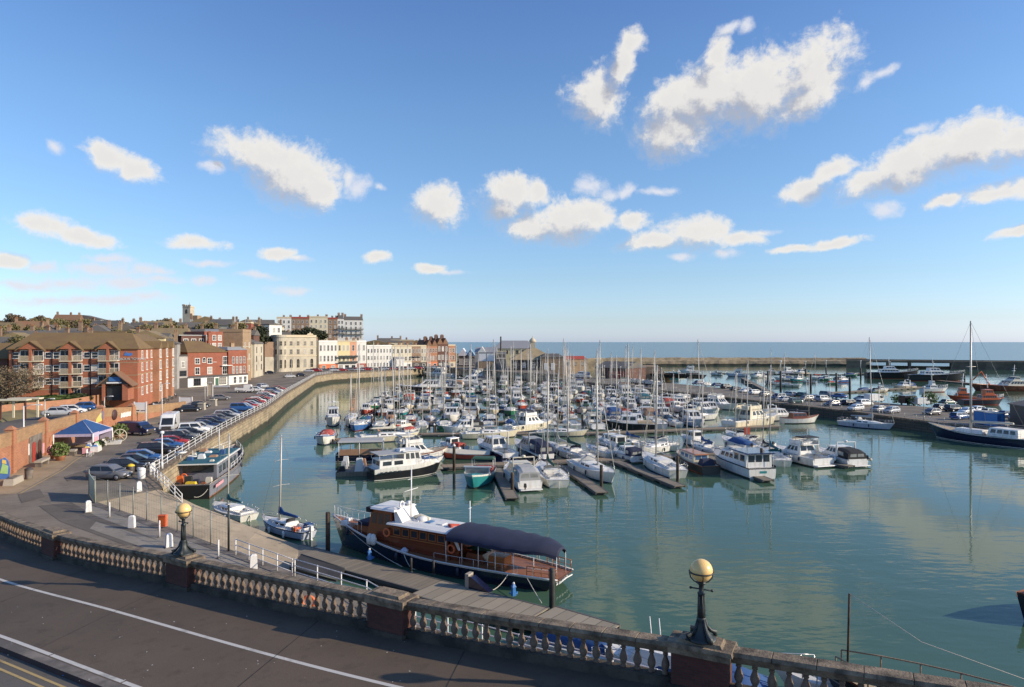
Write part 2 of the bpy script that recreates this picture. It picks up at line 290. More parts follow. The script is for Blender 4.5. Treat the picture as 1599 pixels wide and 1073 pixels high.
SPEC.update({
 'asphalt_promenade': lambda k: asphalt(k, (.122,.087,.058), .74),
 'asphalt_road': lambda k: asphalt(k, (.125,.108,.088), .75),
 'asphalt_quay': lambda k: asphalt(k, (.235,.195,.148), .58, .16),
 'asphalt_dark': lambda k: asphalt(k, (.15,.125,.10), .75),
 'concrete_path': lambda k: asphalt(k, (.31,.27,.22), .75, .3),
 'slip_concrete': lambda k: asphalt(k, (.42,.335,.23), .66, .14),
 'pavement_tan': lambda k: asphalt(k, (.38,.28,.17), .75, .3),
 'line_white': (lambda k: worn(k, (.62,.58,.52), (.36,.33,.29), .8, 1.2, 20, 0, .3, .45)),
 'line_yellow': (lambda k: worn(k, (.52,.36,.14), (.30,.22,.10), .8, 1.0, 20, 0, .3, .5)),
 'kerb_stone': lambda k: worn(k, (.26,.22,.18), (.12,.10,.085), .9, .8, 9, .01),
 'kerb_red': lambda k: worn(k, (.075,.022,.022), (.03,.016,.015), .8, .8, 9, 0),
 'coping_stone': lambda k: worn(k, (.36,.27,.18), (.085,.065,.045), .95, 2.2, 14, .05, .36, .66),
 'baluster_stone': lambda k: worn(k, (.24,.165,.115), (.10,.07,.05), .9, 2.0, 16, .008, .3, .6),
 'plinth_stone': lambda k: worn(k, (.10,.078,.056), (.035,.03,.022), .95, .9, 10, .03),
 'pier_brick': lambda k: brick(k, (.15,.04,.026), (.10,.028,.02), (.075,.055,.045), stain=.45),
 'wall_brick': lambda k: brick(k, (.46,.165,.075), (.36,.12,.058), (.36,.25,.16), .45, .15, .02),
 'orange_brick': lambda k: brick(k, (.48,.20,.10), (.38,.15,.08), (.36,.25,.16), .45, .15, .02),
 'coping_brick': lambda k: brick(k, (.45,.26,.12), (.34,.19,.09), (.28,.20,.13), .45, .15, .02),
 'flat_brick': lambda k: brick(k, (.41,.108,.046), (.33,.088,.04), (.34,.2,.13), .45, .15, .02, stain=.18),
 'pub_brick': lambda k: brick(k, (.36,.095,.05), (.27,.07,.04), (.24,.13,.09), .45, .15, .02),
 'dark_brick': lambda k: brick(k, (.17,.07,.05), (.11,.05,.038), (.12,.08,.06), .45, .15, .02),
 'tan_brick': lambda k: brick(k, (.42,.28,.16), (.34,.22,.13), (.3,.22,.15), .45, .15, .02),
 'brown_brick': lambda k: brick(k, (.36,.22,.14), (.27,.17,.11), (.26,.19,.14), .45, .15, .02),
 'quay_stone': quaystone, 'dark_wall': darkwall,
 'breakwater_stone': lambda k: worn(k, (.44,.34,.21), (.21,.165,.11), .95, .25, 1.3, .25, .35, .6),
 'weed_stone': lambda k: worn(k, (.07,.065,.045), (.035,.035,.025), .8, .2, 1.5, .1),
 'pier_concrete': lambda k: worn(k, (.24,.185,.125), (.12,.098,.07), .95, .1, 1.2, .1),
 'harbour_water': lambda k: water(k, (.060,.118,.076), .055, .45, .04),
 'sea_water': lambda k: water(k, (.02,.085,.11), .35, .09, .22, True),
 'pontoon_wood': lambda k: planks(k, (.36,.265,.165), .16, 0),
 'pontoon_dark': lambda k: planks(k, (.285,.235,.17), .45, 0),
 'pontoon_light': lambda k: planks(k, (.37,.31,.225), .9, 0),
 'float_grey': ((.10,.095,.085), .8, 0, .3, 1.),
 'teak': lambda k: planks(k, (.34,.135,.06), .09, 1, .45, .75),
 'varnish': lambda k: planks(k, (.21,.052,.022), .22, 2, .2, .8),
 'varnish_light': lambda k: planks(k, (.46,.16,.05), .2, 2, .22, .8),
 'hull_white': lambda k: gel(k, (.74,.72,.67)), 'hull_cream': lambda k: gel(k, (.70,.62,.46)),
 'hull_navy': lambda k: paint(k, (.009,.011,.034), .18, .6), 'hull_black': lambda k: paint(k, (.014,.014,.017), .35, .2),
 'hull_teal': lambda k: gel(k, (.03,.24,.25)), 'hull_blue': lambda k: gel(k, (.05,.14,.36)), 'hull_red': lambda k: gel(k, (.42,.07,.04)),
 'hull_green': lambda k: gel(k, (.03,.15,.09)), 'hull_grey': lambda k: gel(k, (.19,.195,.23), .5), 'hull_lav': lambda k: gel(k, (.52,.53,.62)),
 'hull_orange': lambda k: gel(k, (.62,.13,.03)), 'hull_rust': lambda k: worn(k, (.38,.11,.04), (.12,.05,.03), .9, .5, 4, .02),
 'antifoul': ((.05,.02,.02), .8, 0, .3), 'antifoul_green': ((.03,.045,.03), .8, 0, .3), 'boot_blue': ((.02,.04,.15), .4, 0, .1), 'boot_red': ((.3,.03,.02), .4, 0, .1),
 'boot_dark': ((.03,.03,.04), .4, 0, .1), 'boot_white': ((.7,.68,.64), .4, 0, .08),
 'deck_white': lambda k: gel(k, (.66,.65,.62), .5), 'deck_grey': ((.38,.38,.37), .7, 0, .12), 'deck_tan': ((.42,.33,.21), .7, 0, .15), 'deck_dark': ((.06,.052,.05), .8, 0, .3),
 'cabin_white': lambda k: gel(k, (.78,.76,.72), .35), 'cabin_cream': lambda k: gel(k, (.72,.65,.5), .4),
 'canvas_navy': ((.018,.023,.052), .85, 0, .35, 1.2, .02), 'canvas_blue': ((.022,.075,.21), .8, 0, .25, 1.5, .01), 'canvas_teal': ((.02,.11,.14), .8, 0, .25, 1.5, .01),
 'canvas_black': ((.018,.018,.02), .8, 0, .3, 2.), 'canvas_grey': ((.36,.36,.35), .8, 0, .15, 2.), 'canvas_green': ((.03,.085,.055), .8, 0, .2, 2.),
 'canvas_red': ((.38,.06,.04), .8, 0, .2, 2.), 'canvas_cream': ((.58,.54,.44), .8, 0, .12, 2.), 'canvas_tan': ((.34,.19,.11), .8, 0, .2, 2.),
 'glass': glass, 'glass_blue': lambda k: glass(k, (.06,.12,.22)), 'glass_clear': lambda k: glass(k, (.22,.22,.20)),
 'alu': ((.50,.47,.42), .5, .25, .15), 'alu_white': ((.74,.73,.70), .4, 0, .06), 'steel': ((.48,.48,.48), .3, .8, .1), 'wire': ((.25,.25,.25), .5, .3, 0),
 'rope': ((.55,.52,.45), .9, 0, .1), 'fender': ((.03,.035,.06), .6, 0, .2), 'fender_white': ((.7,.7,.66), .6, 0, .1), 'rubber': ((.02,.02,.02), .8, 0, .2),
 'lifering': ((.72,.16,.05), .6, 0, .12), 'white_paint': lambda k: worn(k, (.78,.77,.74), (.55,.52,.47), .6, 1.5, 12, 0, .25, .4), 'yellow': ((.70,.48,.03), .6, 0, .12),
 'pile_wood': lambda k: worn(k, (.13,.085,.055), (.045,.035,.025), .9, 1.0, 6, .02), 'pile_rust': lambda k: worn(k, (.42,.22,.11), (.6,.5,.38), .8, .8, 6, .01),
 'pile_steel': lambda k: worn(k, (.075,.065,.06), (.03,.03,.03), .7, 1.0, 6, .01),
 'iron': ((.035,.042,.042), .5, .3, .3, 6., .01), 'iron_black': ((.018,.018,.02), .55, .2, .2), 'mesh_grey': ((.26,.27,.24), .6, .4, .15), 'green_paint': ((.42,.50,.36), .6, 0, .15),
 'orange_box': ((.62,.12,.04), .6, 0, .1), 'blue_plastic': ((.03,.16,.42), .5, 0, .15),
 'mat_black': lambda k: worn(k, (.035,.032,.032), (.018,.017,.018), .85, .5, 8, 0),
 'render_white': lambda k: worn(k, (.78,.76,.70), (.62,.58,.51), .8, .3, 3, 0, .25, .5), 'render_cream': lambda k: worn(k, (.70,.62,.45), (.55,.48,.34), .8, .3, 3, 0, .25, .5),
 'render_yellow': lambda k: worn(k, (.74,.62,.34), (.60,.5,.28), .8, .3, 3, 0, .25, .5), 'render_stone': lambda k: worn(k, (.55,.49,.38), (.36,.32,.25), .85, .25, 3, 0, .3, .55),
 'render_orange': lambda k: worn(k, (.72,.38,.24), (.6,.3,.18), .8, .3, 3, 0), 'render_grey': lambda k: worn(k, (.44,.42,.39), (.32,.3,.28), .8, .3, 3, 0),
 'trim_white': ((.75,.73,.68), .6, 0, .08), 'trim_dark': ((.06,.05,.045), .6, 0, .1), 'trim_stone': ((.55,.46,.32), .8, 0, .12), 'trim_red': ((.33,.06,.04), .6, 0, .1), 'trim_orange': ((.62,.17,.06), .6, 0, .12),
 'roof_moss': lambda k: rooftile(k, (.185,.11,.06), (.235,.155,.062), .6), 'roof_slate': lambda k: rooftile(k, (.13,.125,.13), (.18,.155,.12), .35), 'roof_red': lambda k: rooftile(k, (.26,.12,.07), (.22,.16,.09), .35),
 'roof_brown': lambda k: rooftile(k, (.26,.18,.11), (.32,.25,.12), .4), 'roof_lead': ((.30,.30,.30), .6, .1, .15), 'roof_stone': lambda k: rooftile(k, (.46,.35,.2), (.32,.25,.15), .3, .5), 'roof_white': ((.62,.64,.68), .5, 0, .1),
 'chimney_pot': ((.36,.17,.09), .9, 0, .15), 'door_brown': ((.10,.04,.025), .5, 0, .15), 'door_blue': ((.04,.09,.2), .5, 0, .1), 'door_red': ((.35,.05,.035), .5, 0, .1), 'door_green': ((.03,.10,.06), .5, 0, .1),
 'sign_white': ((.78,.77,.74), .6, 0, .06), 'sign_blue': ((.04,.14,.36), .6, 0, .1), 'sign_dark': ((.07,.03,.03), .6, 0, .1), 'sign_grey': ((.5,.5,.47), .6, 0, .06),
 'art_lilac': ((.46,.40,.52), .7, 0, .3, 3.), 'art_yellow': ((.68,.52,.14), .7, 0, .15, 3.), 'art_green': ((.32,.55,.22), .7, 0, .3, 2.), 'art_blue': ((.06,.17,.46), .7, 0, .2, 2.), 'art_pink': ((.66,.3,.33), .7, 0, .2, 2.),
 'leaf_dark': lambda k: leafy(k, (.016,.026,.010), (.06,.068,.026)), 'leaf_mid': lambda k: leafy(k, (.035,.05,.015), (.105,.115,.04)), 'leaf_winter': lambda k: leafy(k, (.085,.064,.038), (.19,.14,.08)),
 'leaf_olive': lambda k: leafy(k, (.10,.09,.035), (.24,.20,.085)), 'leaf_bright': lambda k: leafy(k, (.06,.10,.02), (.18,.22,.06)), 'bark': ((.09,.065,.045), .9, 0, .25, 3., .02),
 'hill_ground': lambda k: worn(k, (.24,.20,.09), (.13,.11,.055), .95, .05, .8, 0), 'grass': lambda k: worn(k, (.14,.15,.045), (.075,.085,.03), .95, .2, 3, .02),
 'tyre': ((.018,.018,.018), .85, 0, .1), 'rim': ((.42,.42,.43), .35, .7, .1), 'carglass': lambda k: glass(k, (.018,.022,.028), .04), 'headlamp': ((.7,.7,.7), .15, .2, .05), 'taillamp': ((.35,.02,.02), .25, 0, .1),
 'car_black': lambda k: paint(k, (.012,.012,.014)), 'car_navy': lambda k: paint(k, (.015,.03,.09)), 'car_blue': lambda k: paint(k, (.025,.09,.26)), 'car_red': lambda k: paint(k, (.34,.025,.022)),
 'car_white': lambda k: paint(k, (.76,.75,.73)), 'car_silver': lambda k: paint(k, (.40,.41,.43), .3), 'car_grey': lambda k: paint(k, (.15,.15,.155), .3), 'car_green': lambda k: paint(k, (.03,.08,.06)),
 'terracotta': ((.40,.17,.09), .85, 0, .15), 'stone_planter': ((.36,.32,.26), .9, 0, .2, 3.),
})
def house_glass(k):
    # windows differ: some dark, some with pale curtains behind the glass
    m, t, b = nt(k); oi = N(t, 'ShaderNodeObjectInfo')
    L(t, ramp(t, oi.outputs['Random'], [(0,(.012,.015,.02)),(.45,(.03,.035,.042)),(.62,(.09,.09,.088)),(.78,(.26,.245,.22)),(1.,(.42,.40,.36))]), b.inputs['Base Color'])
    b.inputs['Roughness'].default_value = .08; return m
SPEC['house_glass'] = house_glass
def globe_mat(k):
    m, t, b = nt(k); tc = N(t, 'ShaderNodeTexCoord')
    L(t, mixc(t, noise(t, tc.outputs['Object'], 1.2, 4), c4((.80,.50,.17)), c4((.88,.62,.27))), b.inputs['Base Color'])
    b.inputs['Roughness'].default_value = .28; b.inputs['Subsurface Weight'].default_value = .35
    b.inputs['Subsurface Radius'].default_value = (.3,.2,.1); b.inputs['Subsurface Scale'].default_value = .5
    return m
SPEC['lamp_globe'] = globe_mat

# ------------------------------------------------------------------ camera, sun, sky
cd = bpy.data.cameras.new('camera'); cam = bpy.data.objects.new('camera', cd); COL.objects.link(cam)
cam.location = (0, 0, H); cam.rotation_euler = (R(90), 0, 0)
cd.sensor_width = 36; cd.lens = F / 1599 * 36; cd.shift_y = -2.5 / 1599; cd.clip_start = .5; cd.clip_end = 80000
sc.camera = cam
SUN_EL, SUN_BACK = 23.5, 10.0      # degrees; the sun stands to the right, a little behind the viewer
sd = Vector((math.cos(R(SUN_EL))*math.cos(R(SUN_BACK)), -math.cos(R(SUN_EL))*math.sin(R(SUN_BACK)), math.sin(R(SUN_EL))))
sl = bpy.data.lights.new('sun', 'SUN'); so = bpy.data.objects.new('sun', sl); COL.objects.link(so)
so.rotation_euler = sd.to_track_quat('Z', 'Y').to_euler(); so.location = (60, -20, 80)
sl.energy = 5.0; sl.angle = R(.53); sl.color = (1, .85, .64)

w = bpy.data.worlds.new('World'); sc.world = w; w.use_nodes = True; t = w.node_tree
t.nodes.clear()
out = N(t, 'ShaderNodeOutputWorld'); sky = N(t, 'ShaderNodeTexSky', sky_type='NISHITA', sun_disc=False)
sky.sun_elevation = R(SUN_EL); sky.sun_rotation = R(90 + SUN_BACK); sky.altitude = 0; sky.air_density = 1.0; sky.dust_density = .6; sky.ozone_density = 2.2
bg = N(t, 'ShaderNodeBackground', i_Strength=.097)
tc = N(t, 'ShaderNodeTexCoord'); sx = N(t, 'ShaderNodeSeparateXYZ'); L(t, tc.outputs['Generated'], sx.inputs[0])
az = N(t, 'ShaderNodeMath', operation='ARCTAN2'); L(t, sx.outputs[0], az.inputs[0]); L(t, sx.outputs[1], az.inputs[1])
el = N(t, 'ShaderNodeMath', operation='ARCSINE'); L(t, sx.outputs[2], el.inputs[0])
sr = N(t, 'ShaderNodeMapRange'); L(t, el.outputs[0], sr.inputs[0]); sr.inputs[2].default_value = .5
# daylight white balance of the air: bluer overall, most at the horizon
wb = ramp(t, sr.outputs[0], [(0., (.47,.565,.93)), (.06, (.395,.465,.66)), (.18, (.38,.44,.54)), (.6, (.385,.475,.56)), (1., (.33,.425,.575))])
wm_ = N(t, 'ShaderNodeVectorMath', operation='MULTIPLY'); L(t, sky.outputs[0], wm_.inputs[0]); L(t, wb, wm_.inputs[1])
ws_ = N(t, 'ShaderNodeVectorMath', operation='SCALE'); L(t, wm_.outputs[0], ws_.inputs[0]); ws_.inputs['Scale'].default_value = 3.2; L(t, ws_.outputs[0], bg.inputs[0])
uv = N(t, 'ShaderNodeCombineXYZ'); L(t, az.outputs[0], uv.inputs[0]); L(t, el.outputs[0], uv.inputs[1])
def cloud_group(name, blobs, warp, wscale, fray, fscale):
    g = bpy.data.node_groups.new(name, 'ShaderNodeTree')
    g.interface.new_socket('Vector', in_out='INPUT', socket_type='NodeSocketVector'); g.interface.new_socket('Value', in_out='OUTPUT', socket_type='NodeSocketFloat')
    gi = N(g, 'NodeGroupInput'); go = N(g, 'NodeGroupOutput')
    n1 = N(g, 'ShaderNodeTexNoise', i_Scale=wscale, i_Detail=3., i_Roughness=.55); L(g, gi.outputs[0], n1.inputs['Vector'])
    sb = N(g, 'ShaderNodeVectorMath', operation='SUBTRACT'); L(g, n1.outputs['Color'], sb.inputs[0]); sb.inputs[1].default_value = (.5,.5,.5)
    ma = N(g, 'ShaderNodeVectorMath', operation='MULTIPLY_ADD'); L(g, sb.outputs[0], ma.inputs[0]); ma.inputs[1].default_value = (warp, warp*.6, 0); L(g, gi.outputs[0], ma.inputs[2])
    cur = None
    def ang(px, py):
        a = math.atan2(px-CX, F); return a, math.atan2(CY-py, math.hypot(F, px-CX))
    vec = ma.outputs[0]
    for ib, bl in enumerate(blobs):
        if ib and ib % 6 == 0:   # tie each batch to the one before, so that few values are alive at a time
            tie = N(g, 'ShaderNodeVectorMath', operation='MULTIPLY_ADD'); L(g, cur, tie.inputs[0]); tie.inputs[1].default_value = (1e-9,1e-9,0); L(g, ma.outputs[0], tie.inputs[2]); vec = tie.outputs[0]
        px, py, rx, ry = bl[:4]; rot = bl[4] if len(bl) > 4 else 0
        a0, e0 = ang(px, py); ra = (ang(px+rx, py)[0]-ang(px-rx, py)[0])/2; re = (ang(px, py-ry)[1]-ang(px, py+ry)[1])/2
        mp = N(g, 'ShaderNodeMapping', vector_type='TEXTURE'); L(g, vec, mp.inputs[0])
        mp.inputs['Location'].default_value = (a0, e0, 0); mp.inputs['Rotation'].default_value = (0, 0, R(rot)); mp.inputs['Scale'].default_value = (ra, re, 1)
        ln = N(g, 'ShaderNodeVectorMath', operation='LENGTH'); L(g, mp.outputs[0], ln.inputs[0])
        if cur is None: cur = ln.outputs['Value']
        else:
            mn = N(g, 'ShaderNodeMath', operation='SMOOTH_MIN'); L(g, cur, mn.inputs[0]); L(g, ln.outputs['Value'], mn.inputs[1]); mn.inputs[2].default_value = .35; cur = mn.outputs[0]
    n2 = N(g, 'ShaderNodeTexNoise', i_Scale=fscale, i_Detail=8., i_Roughness=.63); L(g, gi.outputs[0], n2.inputs['Vector'])
    fr = N(g, 'ShaderNodeMath', operation='MULTIPLY_ADD'); L(g, n2.outputs[0], fr.inputs[0]); fr.inputs[1].default_value = -fray; L(g, cur, fr.inputs[2])
    n3 = N(g, 'ShaderNodeTexNoise', i_Scale=fscale*4.2, i_Detail=6., i_Roughness=.65); L(g, ma.outputs[0], n3.inputs['Vector'])
    fr3 = N(g, 'ShaderNodeMath', operation='MULTIPLY_ADD'); L(g, n3.outputs[0], fr3.inputs[0]); fr3.inputs[1].default_value = -fray*.75; L(g, fr.outputs[0], fr3.inputs[2]); fr = fr3
    ad = N(g, 'ShaderNodeMath', operation='ADD'); L(g, fr.outputs[0], ad.inputs[0]); ad.inputs[1].default_value = fray*.875
    L(g, ad.outputs[0], go.inputs[0])
    return g
BIG = [(1060,205,62,42,12),(1105,150,95,55,15),(1190,140,105,60,18),(1265,112,72,56,20),(1122,85,24,30),(1045,160,45,38),(1255,160,60,26,15),
 (932,150,44,48,15),(972,100,17,42,-15),(988,62,22,22),(1262,293,52,19,18),(1297,268,36,18,20),(1350,285,46,27,15),(1420,255,85,36,15),(1515,225,95,44,12),(1600,212,70,36,8),
 (1478,312,42,11,10),(1545,300,62,19,8),(1606,296,50,17),(1020,378,56,14,5),(1085,362,58,27),(1150,370,44,11,-4),(830,357,48,22),(880,343,62,34),(928,335,36,27),(985,346,34,17),
 (800,300,54,29),(785,325,30,24),(840,300,20,22),(683,320,44,34),(425,245,84,36,-8),(468,272,66,50),(445,280,58,40),(498,295,34,30),(172,245,46,21,-14),(215,265,40,21,-10),
 (68,352,56,22,-8),(125,371,56,17,-8),(305,381,50,13),(435,393,30,11),(590,400,25,12),(676,421,20,8),(12,407,30,12),(1300,380,54,9,6),(1240,387,36,8,4),(1600,362,50,11,8)]
THIN = [(360,230,42,13,-6),(332,258,20,9),(560,290,18,20,-35),(545,280,12,22),(590,290,14,6,-20),(150,420,52,11),(222,421,38,10),(70,416,46,9),(105,442,80,13),(190,442,56,12),(255,436,48,9),(312,440,26,8),(455,453,32,8),(402,433,34,6),
 (100,470,95,9),(230,465,48,9),(460,401,30,6),(920,290,22,17),(945,303,16,10),(975,297,22,9,8),(1140,45,28,10,10),(1167,40,12,14),(1435,201,28,9,8),(1382,325,22,13,8),(1352,130,22,14,25),(88,228,16,9,-15),(1380,112,26,9,20),
 (1135,393,22,7),(1060,398,22,6),(1190,362,32,6),(20,440,40,9),(330,412,40,6),(700,425,30,5),(1030,300,30,7),(60,443,40,9),(170,405,40,8),(250,425,40,8),(180,470,50,9)]
def cloud(v, grp):
    n = N(t, 'ShaderNodeGroup'); n.node_tree = grp; L(t, v, n.inputs[0]); return n.outputs[0]
gb = cloud_group('cloud_bank', BIG, .036, 15., 1.55, 16.); gt = cloud_group('cloud_wisp', THIN, .035, 18., 1.9, 20.)
def rng(f, a, b, c, d, smooth=True):
    n = N(t, 'ShaderNodeMapRange', interpolation_type='SMOOTHSTEP' if smooth else 'LINEAR'); L(t, f, n.inputs[0])
    for i, v in enumerate((a, b, c, d)): n.inputs[i+1].default_value = v
    return n.outputs[0]
dB = cloud(uv.outputs[0], gb); dT = cloud(uv.outputs[0], gt)
off = N(t, 'ShaderNodeVectorMath', operation='ADD'); L(t, uv.outputs[0], off.inputs[0]); off.inputs[1].default_value = (.020, .030, 0)
dL = cloud(off.outputs[0], gb)
df = N(t, 'ShaderNodeMath', operation='SUBTRACT'); L(t, dL, df.inputs[0]); L(t, dB, df.inputs[1])   # >0: nearer the sunlit upper edge
lit = rng(df.outputs[0], -.5, .45, 0., 1.)
thick = rng(dB, 1.0, .1, 1., .4)
lm = N(t, 'ShaderNodeMath', operation='MULTIPLY_ADD'); L(t, lit, lm.inputs[0]); lm.inputs[1].default_value = .72; 
th = N(t, 'ShaderNodeMath', operation='MULTIPLY'); L(t, thick, th.inputs[0]); th.inputs[1].default_value = .28; L(t, th.outputs[0], lm.inputs[2])
ccol = mixc(t, lm.outputs[0], (.40,.42,.50,1), (1.0,.97,.92,1))
ccol = mixc(t, rng(dB, 1.45, .95, 1., 0.), ccol, (.86,.88,.96,1))   # thin wisps take the tint of the air
crisp = rng(dB, 1.22, .52, 0., .97); soft = rng(dB, 1.38, .15, 0., .95)
mxa = N(t, 'ShaderNodeMix', data_type='FLOAT'); L(t, rng(df.outputs[0], -.25, .35, 0., 1.), mxa.inputs[0]); L(t, soft, mxa.inputs[2]); L(t, crisp, mxa.inputs[3]); aB = mxa.outputs[0]
aT = rng(dT, 1.35, .0, 0., .9)
al = N(t, 'ShaderNodeMath', operation='MAXIMUM'); L(t, aB, al.inputs[0]); L(t, aT, al.inputs[1])
front = rng(sx.outputs[2], .0, .05, 0., 1.)
fm = N(t, 'ShaderNodeMath', operation='MULTIPLY'); L(t, al.outputs[0], fm.inputs[0]); L(t, front, fm.inputs[1])
bc = N(t, 'ShaderNodeBackground', i_Strength=.84); L(t, ccol, bc.inputs[0])
mx = N(t, 'ShaderNodeMixShader'); L(t, fm.outputs[0], mx.inputs[0]); L(t, bg.outputs[0], mx.inputs[1]); L(t, bc.outputs[0], mx.inputs[2]); L(t, mx.outputs[0], out.inputs[0])
w.cycles.sampling_method = 'MANUAL'; w.cycles.sample_map_resolution = 512
vs = sc.view_settings; vs.view_transform = 'Standard'; vs.look = 'None'; vs.exposure = .12; vs.gamma = 1
sc.cycles.max_bounces = 6; sc.cycles.diffuse_bounces = 3; sc.cycles.glossy_bounces = 3; sc.cycles.use_denoising = True
# ================================================================== setting: water, quays, roads
def sheet(name, pts, z, m, kind='structure'):
    b = MB(); b.add([(p[0], p[1], p[2] if len(p) > 2 else z) for p in pts], [tuple(range(len(pts)))])
    return struct(b.build(name, m), kind)
def ribbon(name, pa, pb, m, kind='structure'):
    """strip between two polylines of equal length"""
    b = MB(); n = len(pa)
    b.add([tuple(p) for p in pa] + [tuple(p) for p in pb], [(i, i+1, n+i+1, n+i) for i in range(n-1)])
    return struct(b.build(name, m), kind)
def poly_off(pts, d):
    """polyline shifted by d to the right-hand side of its direction of travel"""
    res = []
    for i, p in enumerate(pts):
        a = Vector(pts[max(i-1, 0)][:2]); c = Vector(pts[min(i+1, len(pts)-1)][:2]); u = (c-a).normalized()
        res.append((p[0] + u.y*d, p[1] - u.x*d) + tuple(p[2:]))
    return res
QZ = 4.0
E1 = [tuple(at(px, py, QZ))[:2] for px, py in ((240,742),(289,710),(334,681),(377,657),(419,635),(449,613),(493,587),(520,583),(580,580),(640,577))]
E1 += [(-39,374),(-24,345),(4,312),(20,292)]
A_ = tuple(at(147,785,QZ))[:2]; C_ = tuple(at(357,861,QZ))[:2]; E_ = tuple(at(250,764,QZ))[:2]; D_ = (-13.2,41.0); B_ = tuple(at(492,860,.2))[:2]
E0 = [(62,-4),(40,7),(19,19.5),(2.6,29.1),(.4,30.4),(-4.5,33.4),(-7.7,37.3), D_]
CROSS = [(20,292),(34,259),(64,189),(77.5,156),(82,139),(89.6,119.5),(101,92),(122,40),(150,-30)]

struct(MB().add([(-40000,-3000,-.06),(40000,-3000,-.06),(40000,60000,-.06),(-40000,60000,-.06)], [(0,1,2,3)]).build('sea', 'sea_water'))
sheet('water', [(-60,30),(120,-40),(420,380),(300,500),(170,520),(62,516),(-10,400),(-120,400)], 0., 'harbour_water')
land = E0 + [C_, A_, E_] + E1 + [(20,330),(30,430),(24,452),(-60,460),(-330,470),(-330,-20),(62,-20)]
b = MB(); b.prism(land, -5, QZ-.004, 0); struct(b.build('quay', 'asphalt_quay'))
# stone facing of the basin, with a coping course
def facing(name, label, pts, z0, z1, m, cop=None, cw=.9, ch=.35):
    b = MB(); n = len(pts); q = poly_off(pts, .12)
    for i in range(n-1): b.quad((*q[i],z0), (*q[i+1],z0), (*q[i+1],z1), (*q[i],z1))
    o = tag(b.build(name, m), label, 'wall')
    if cop:
        b = MB(); a = poly_off(pts, .25); c = poly_off(pts, -cw)
        for i in range(n-1):
            b.quad((*a[i],z1-ch),(*a[i+1],z1-ch),(*a[i+1],z1+.02),(*a[i],z1+.02)); b.quad((*a[i],z1+.02),(*a[i+1],z1+.02),(*c[i+1],z1+.02),(*c[i],z1+.02)); b.quad((*c[i],z1+.02),(*c[i+1],z1+.02),(*c[i+1],z1-ch),(*c[i],z1-ch))
        b.build('coping', cop, o)
facing('quay_wall', 'tall sandstone quay wall with weed at its foot below the white railings', [E_] + E1, -2, QZ, 'quay_stone', 'coping_stone')
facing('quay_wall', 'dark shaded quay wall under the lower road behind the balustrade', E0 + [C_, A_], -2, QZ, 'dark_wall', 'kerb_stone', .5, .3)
# sloping hard standing between the fence and the water
def bil(a, b_, c, d, u, v): return [lerp(lerp(a[i], b_[i], u), lerp(d[i], c[i], u), v) for i in range(3)]
sa, sb_, sc_, sd_ = (*A_, 3.96), (*D_, .7), (*B_, .1), (*E_, 3.96)
n = 12; b = MB(); vs_ = []
for i in range(n+1):
    for j in range(5):
        p = bil(sa, sb_, sc_, sd_, i/n, j/4); p[2] += (math.sin(i*2.1+j)*.05 if 0 < i < n else 0) - (i/n)*(1-i/n)*.3; vs_.append(tuple(p))
b.add(vs_, [(i*5+j, (i+1)*5+j, (i+1)*5+j+1, i*5+j+1) for i in range(n) for j in range(4)])
for i in range(n): b.add([vs_[i*5+4], vs_[(i+1)*5+4], (vs_[(i+1)*5+4][0]+.1, vs_[(i+1)*5+4][1]+.3, -3), (vs_[i*5+4][0]+.1, vs_[i*5+4][1]+.3, -3)], [(0,1,2,3)], 1)
b.add([vs_[n*5+j] for j in range(5)] + [(*vs_[n*5+4][:2], -3), (*vs_[n*5][:2], -3)], [(0,1,2,3,4,5,6)], 1)
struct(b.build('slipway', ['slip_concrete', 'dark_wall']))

# ---- promenade on the upper level, its kerb and carriageway, following the balustrade line
PIER = [(-58,72,3.9,0),(-45.5,57.0,5.0,0),(-36.0,46.6,5.55,0),(-25.6,38.2,6.0,1),(-15.4,32.0,6.55,1),(-4.55,25.6,7.1,1),(5.63,20.3,7.65,1),(16.4,14.9,8.2,1),(27.5,9.5,8.75,1),(39,4.5,9.2,0)]
def catmull(P, k=14):
    res = []
    for i in range(1, len(P)-2):
        for j in range(k):
            u = j/k; q = []
            for c in range(3):
                p0,p1,p2,p3 = (P[i-1][c],P[i][c],P[i+1][c],P[i+2][c])
                q.append(.5*((2*p1)+(-p0+p2)*u+(2*p0-5*p1+4*p2-p3)*u*u+(-p0+3*p1-3*p2+p3)*u**3))
            res.append(tuple(q))
    res.append(tuple(P[-2][:3])); return res
KS = 14
SP = catmull(PIER, KS)
def strip(d, dz=0.): return [(p[0], p[1], p[2]+dz) for p in poly_off(SP, d)]
ribbon('pavement', strip(-.55), strip(7.3), 'asphalt_promenade')
ribbon('cycle_line', strip(3.24, .004), strip(3.40, .004), 'line_white')
sp = strip(6.82, .004); sq = strip(6.98, .004)
b = MB()
for i in range(len(sp)-1):
    if i % 5 == 4:
        e = .93; pa = Vector(sp[i]).lerp(Vector(sp[i+1]), e); pb = Vector(sq[i]).lerp(Vector(sq[i+1]), e)
    else: pa, pb = Vector(sp[i+1]), Vector(sq[i+1])
    b.quad(sp[i], tuple(pa), tuple(pb), sq[i])
struct(b.build('edge_line', 'line_white'))
ka, kb = strip(7.05, .012), strip(7.42, .012)
ribbon('kerb', ka, kb, 'kerb_stone')
ribbon('kerb_face', kb, strip(7.46, -.17), 'kerb_red')
ribbon('road', strip(7.44, -.16), strip(20, -.2), 'asphalt_road')
ribbon('yellow_line', strip(7.78, -.155), strip(7.88, -.155), 'line_yellow')
ribbon('yellow_line', strip(8.12, -.155), strip(8.22, -.155), 'line_yellow')
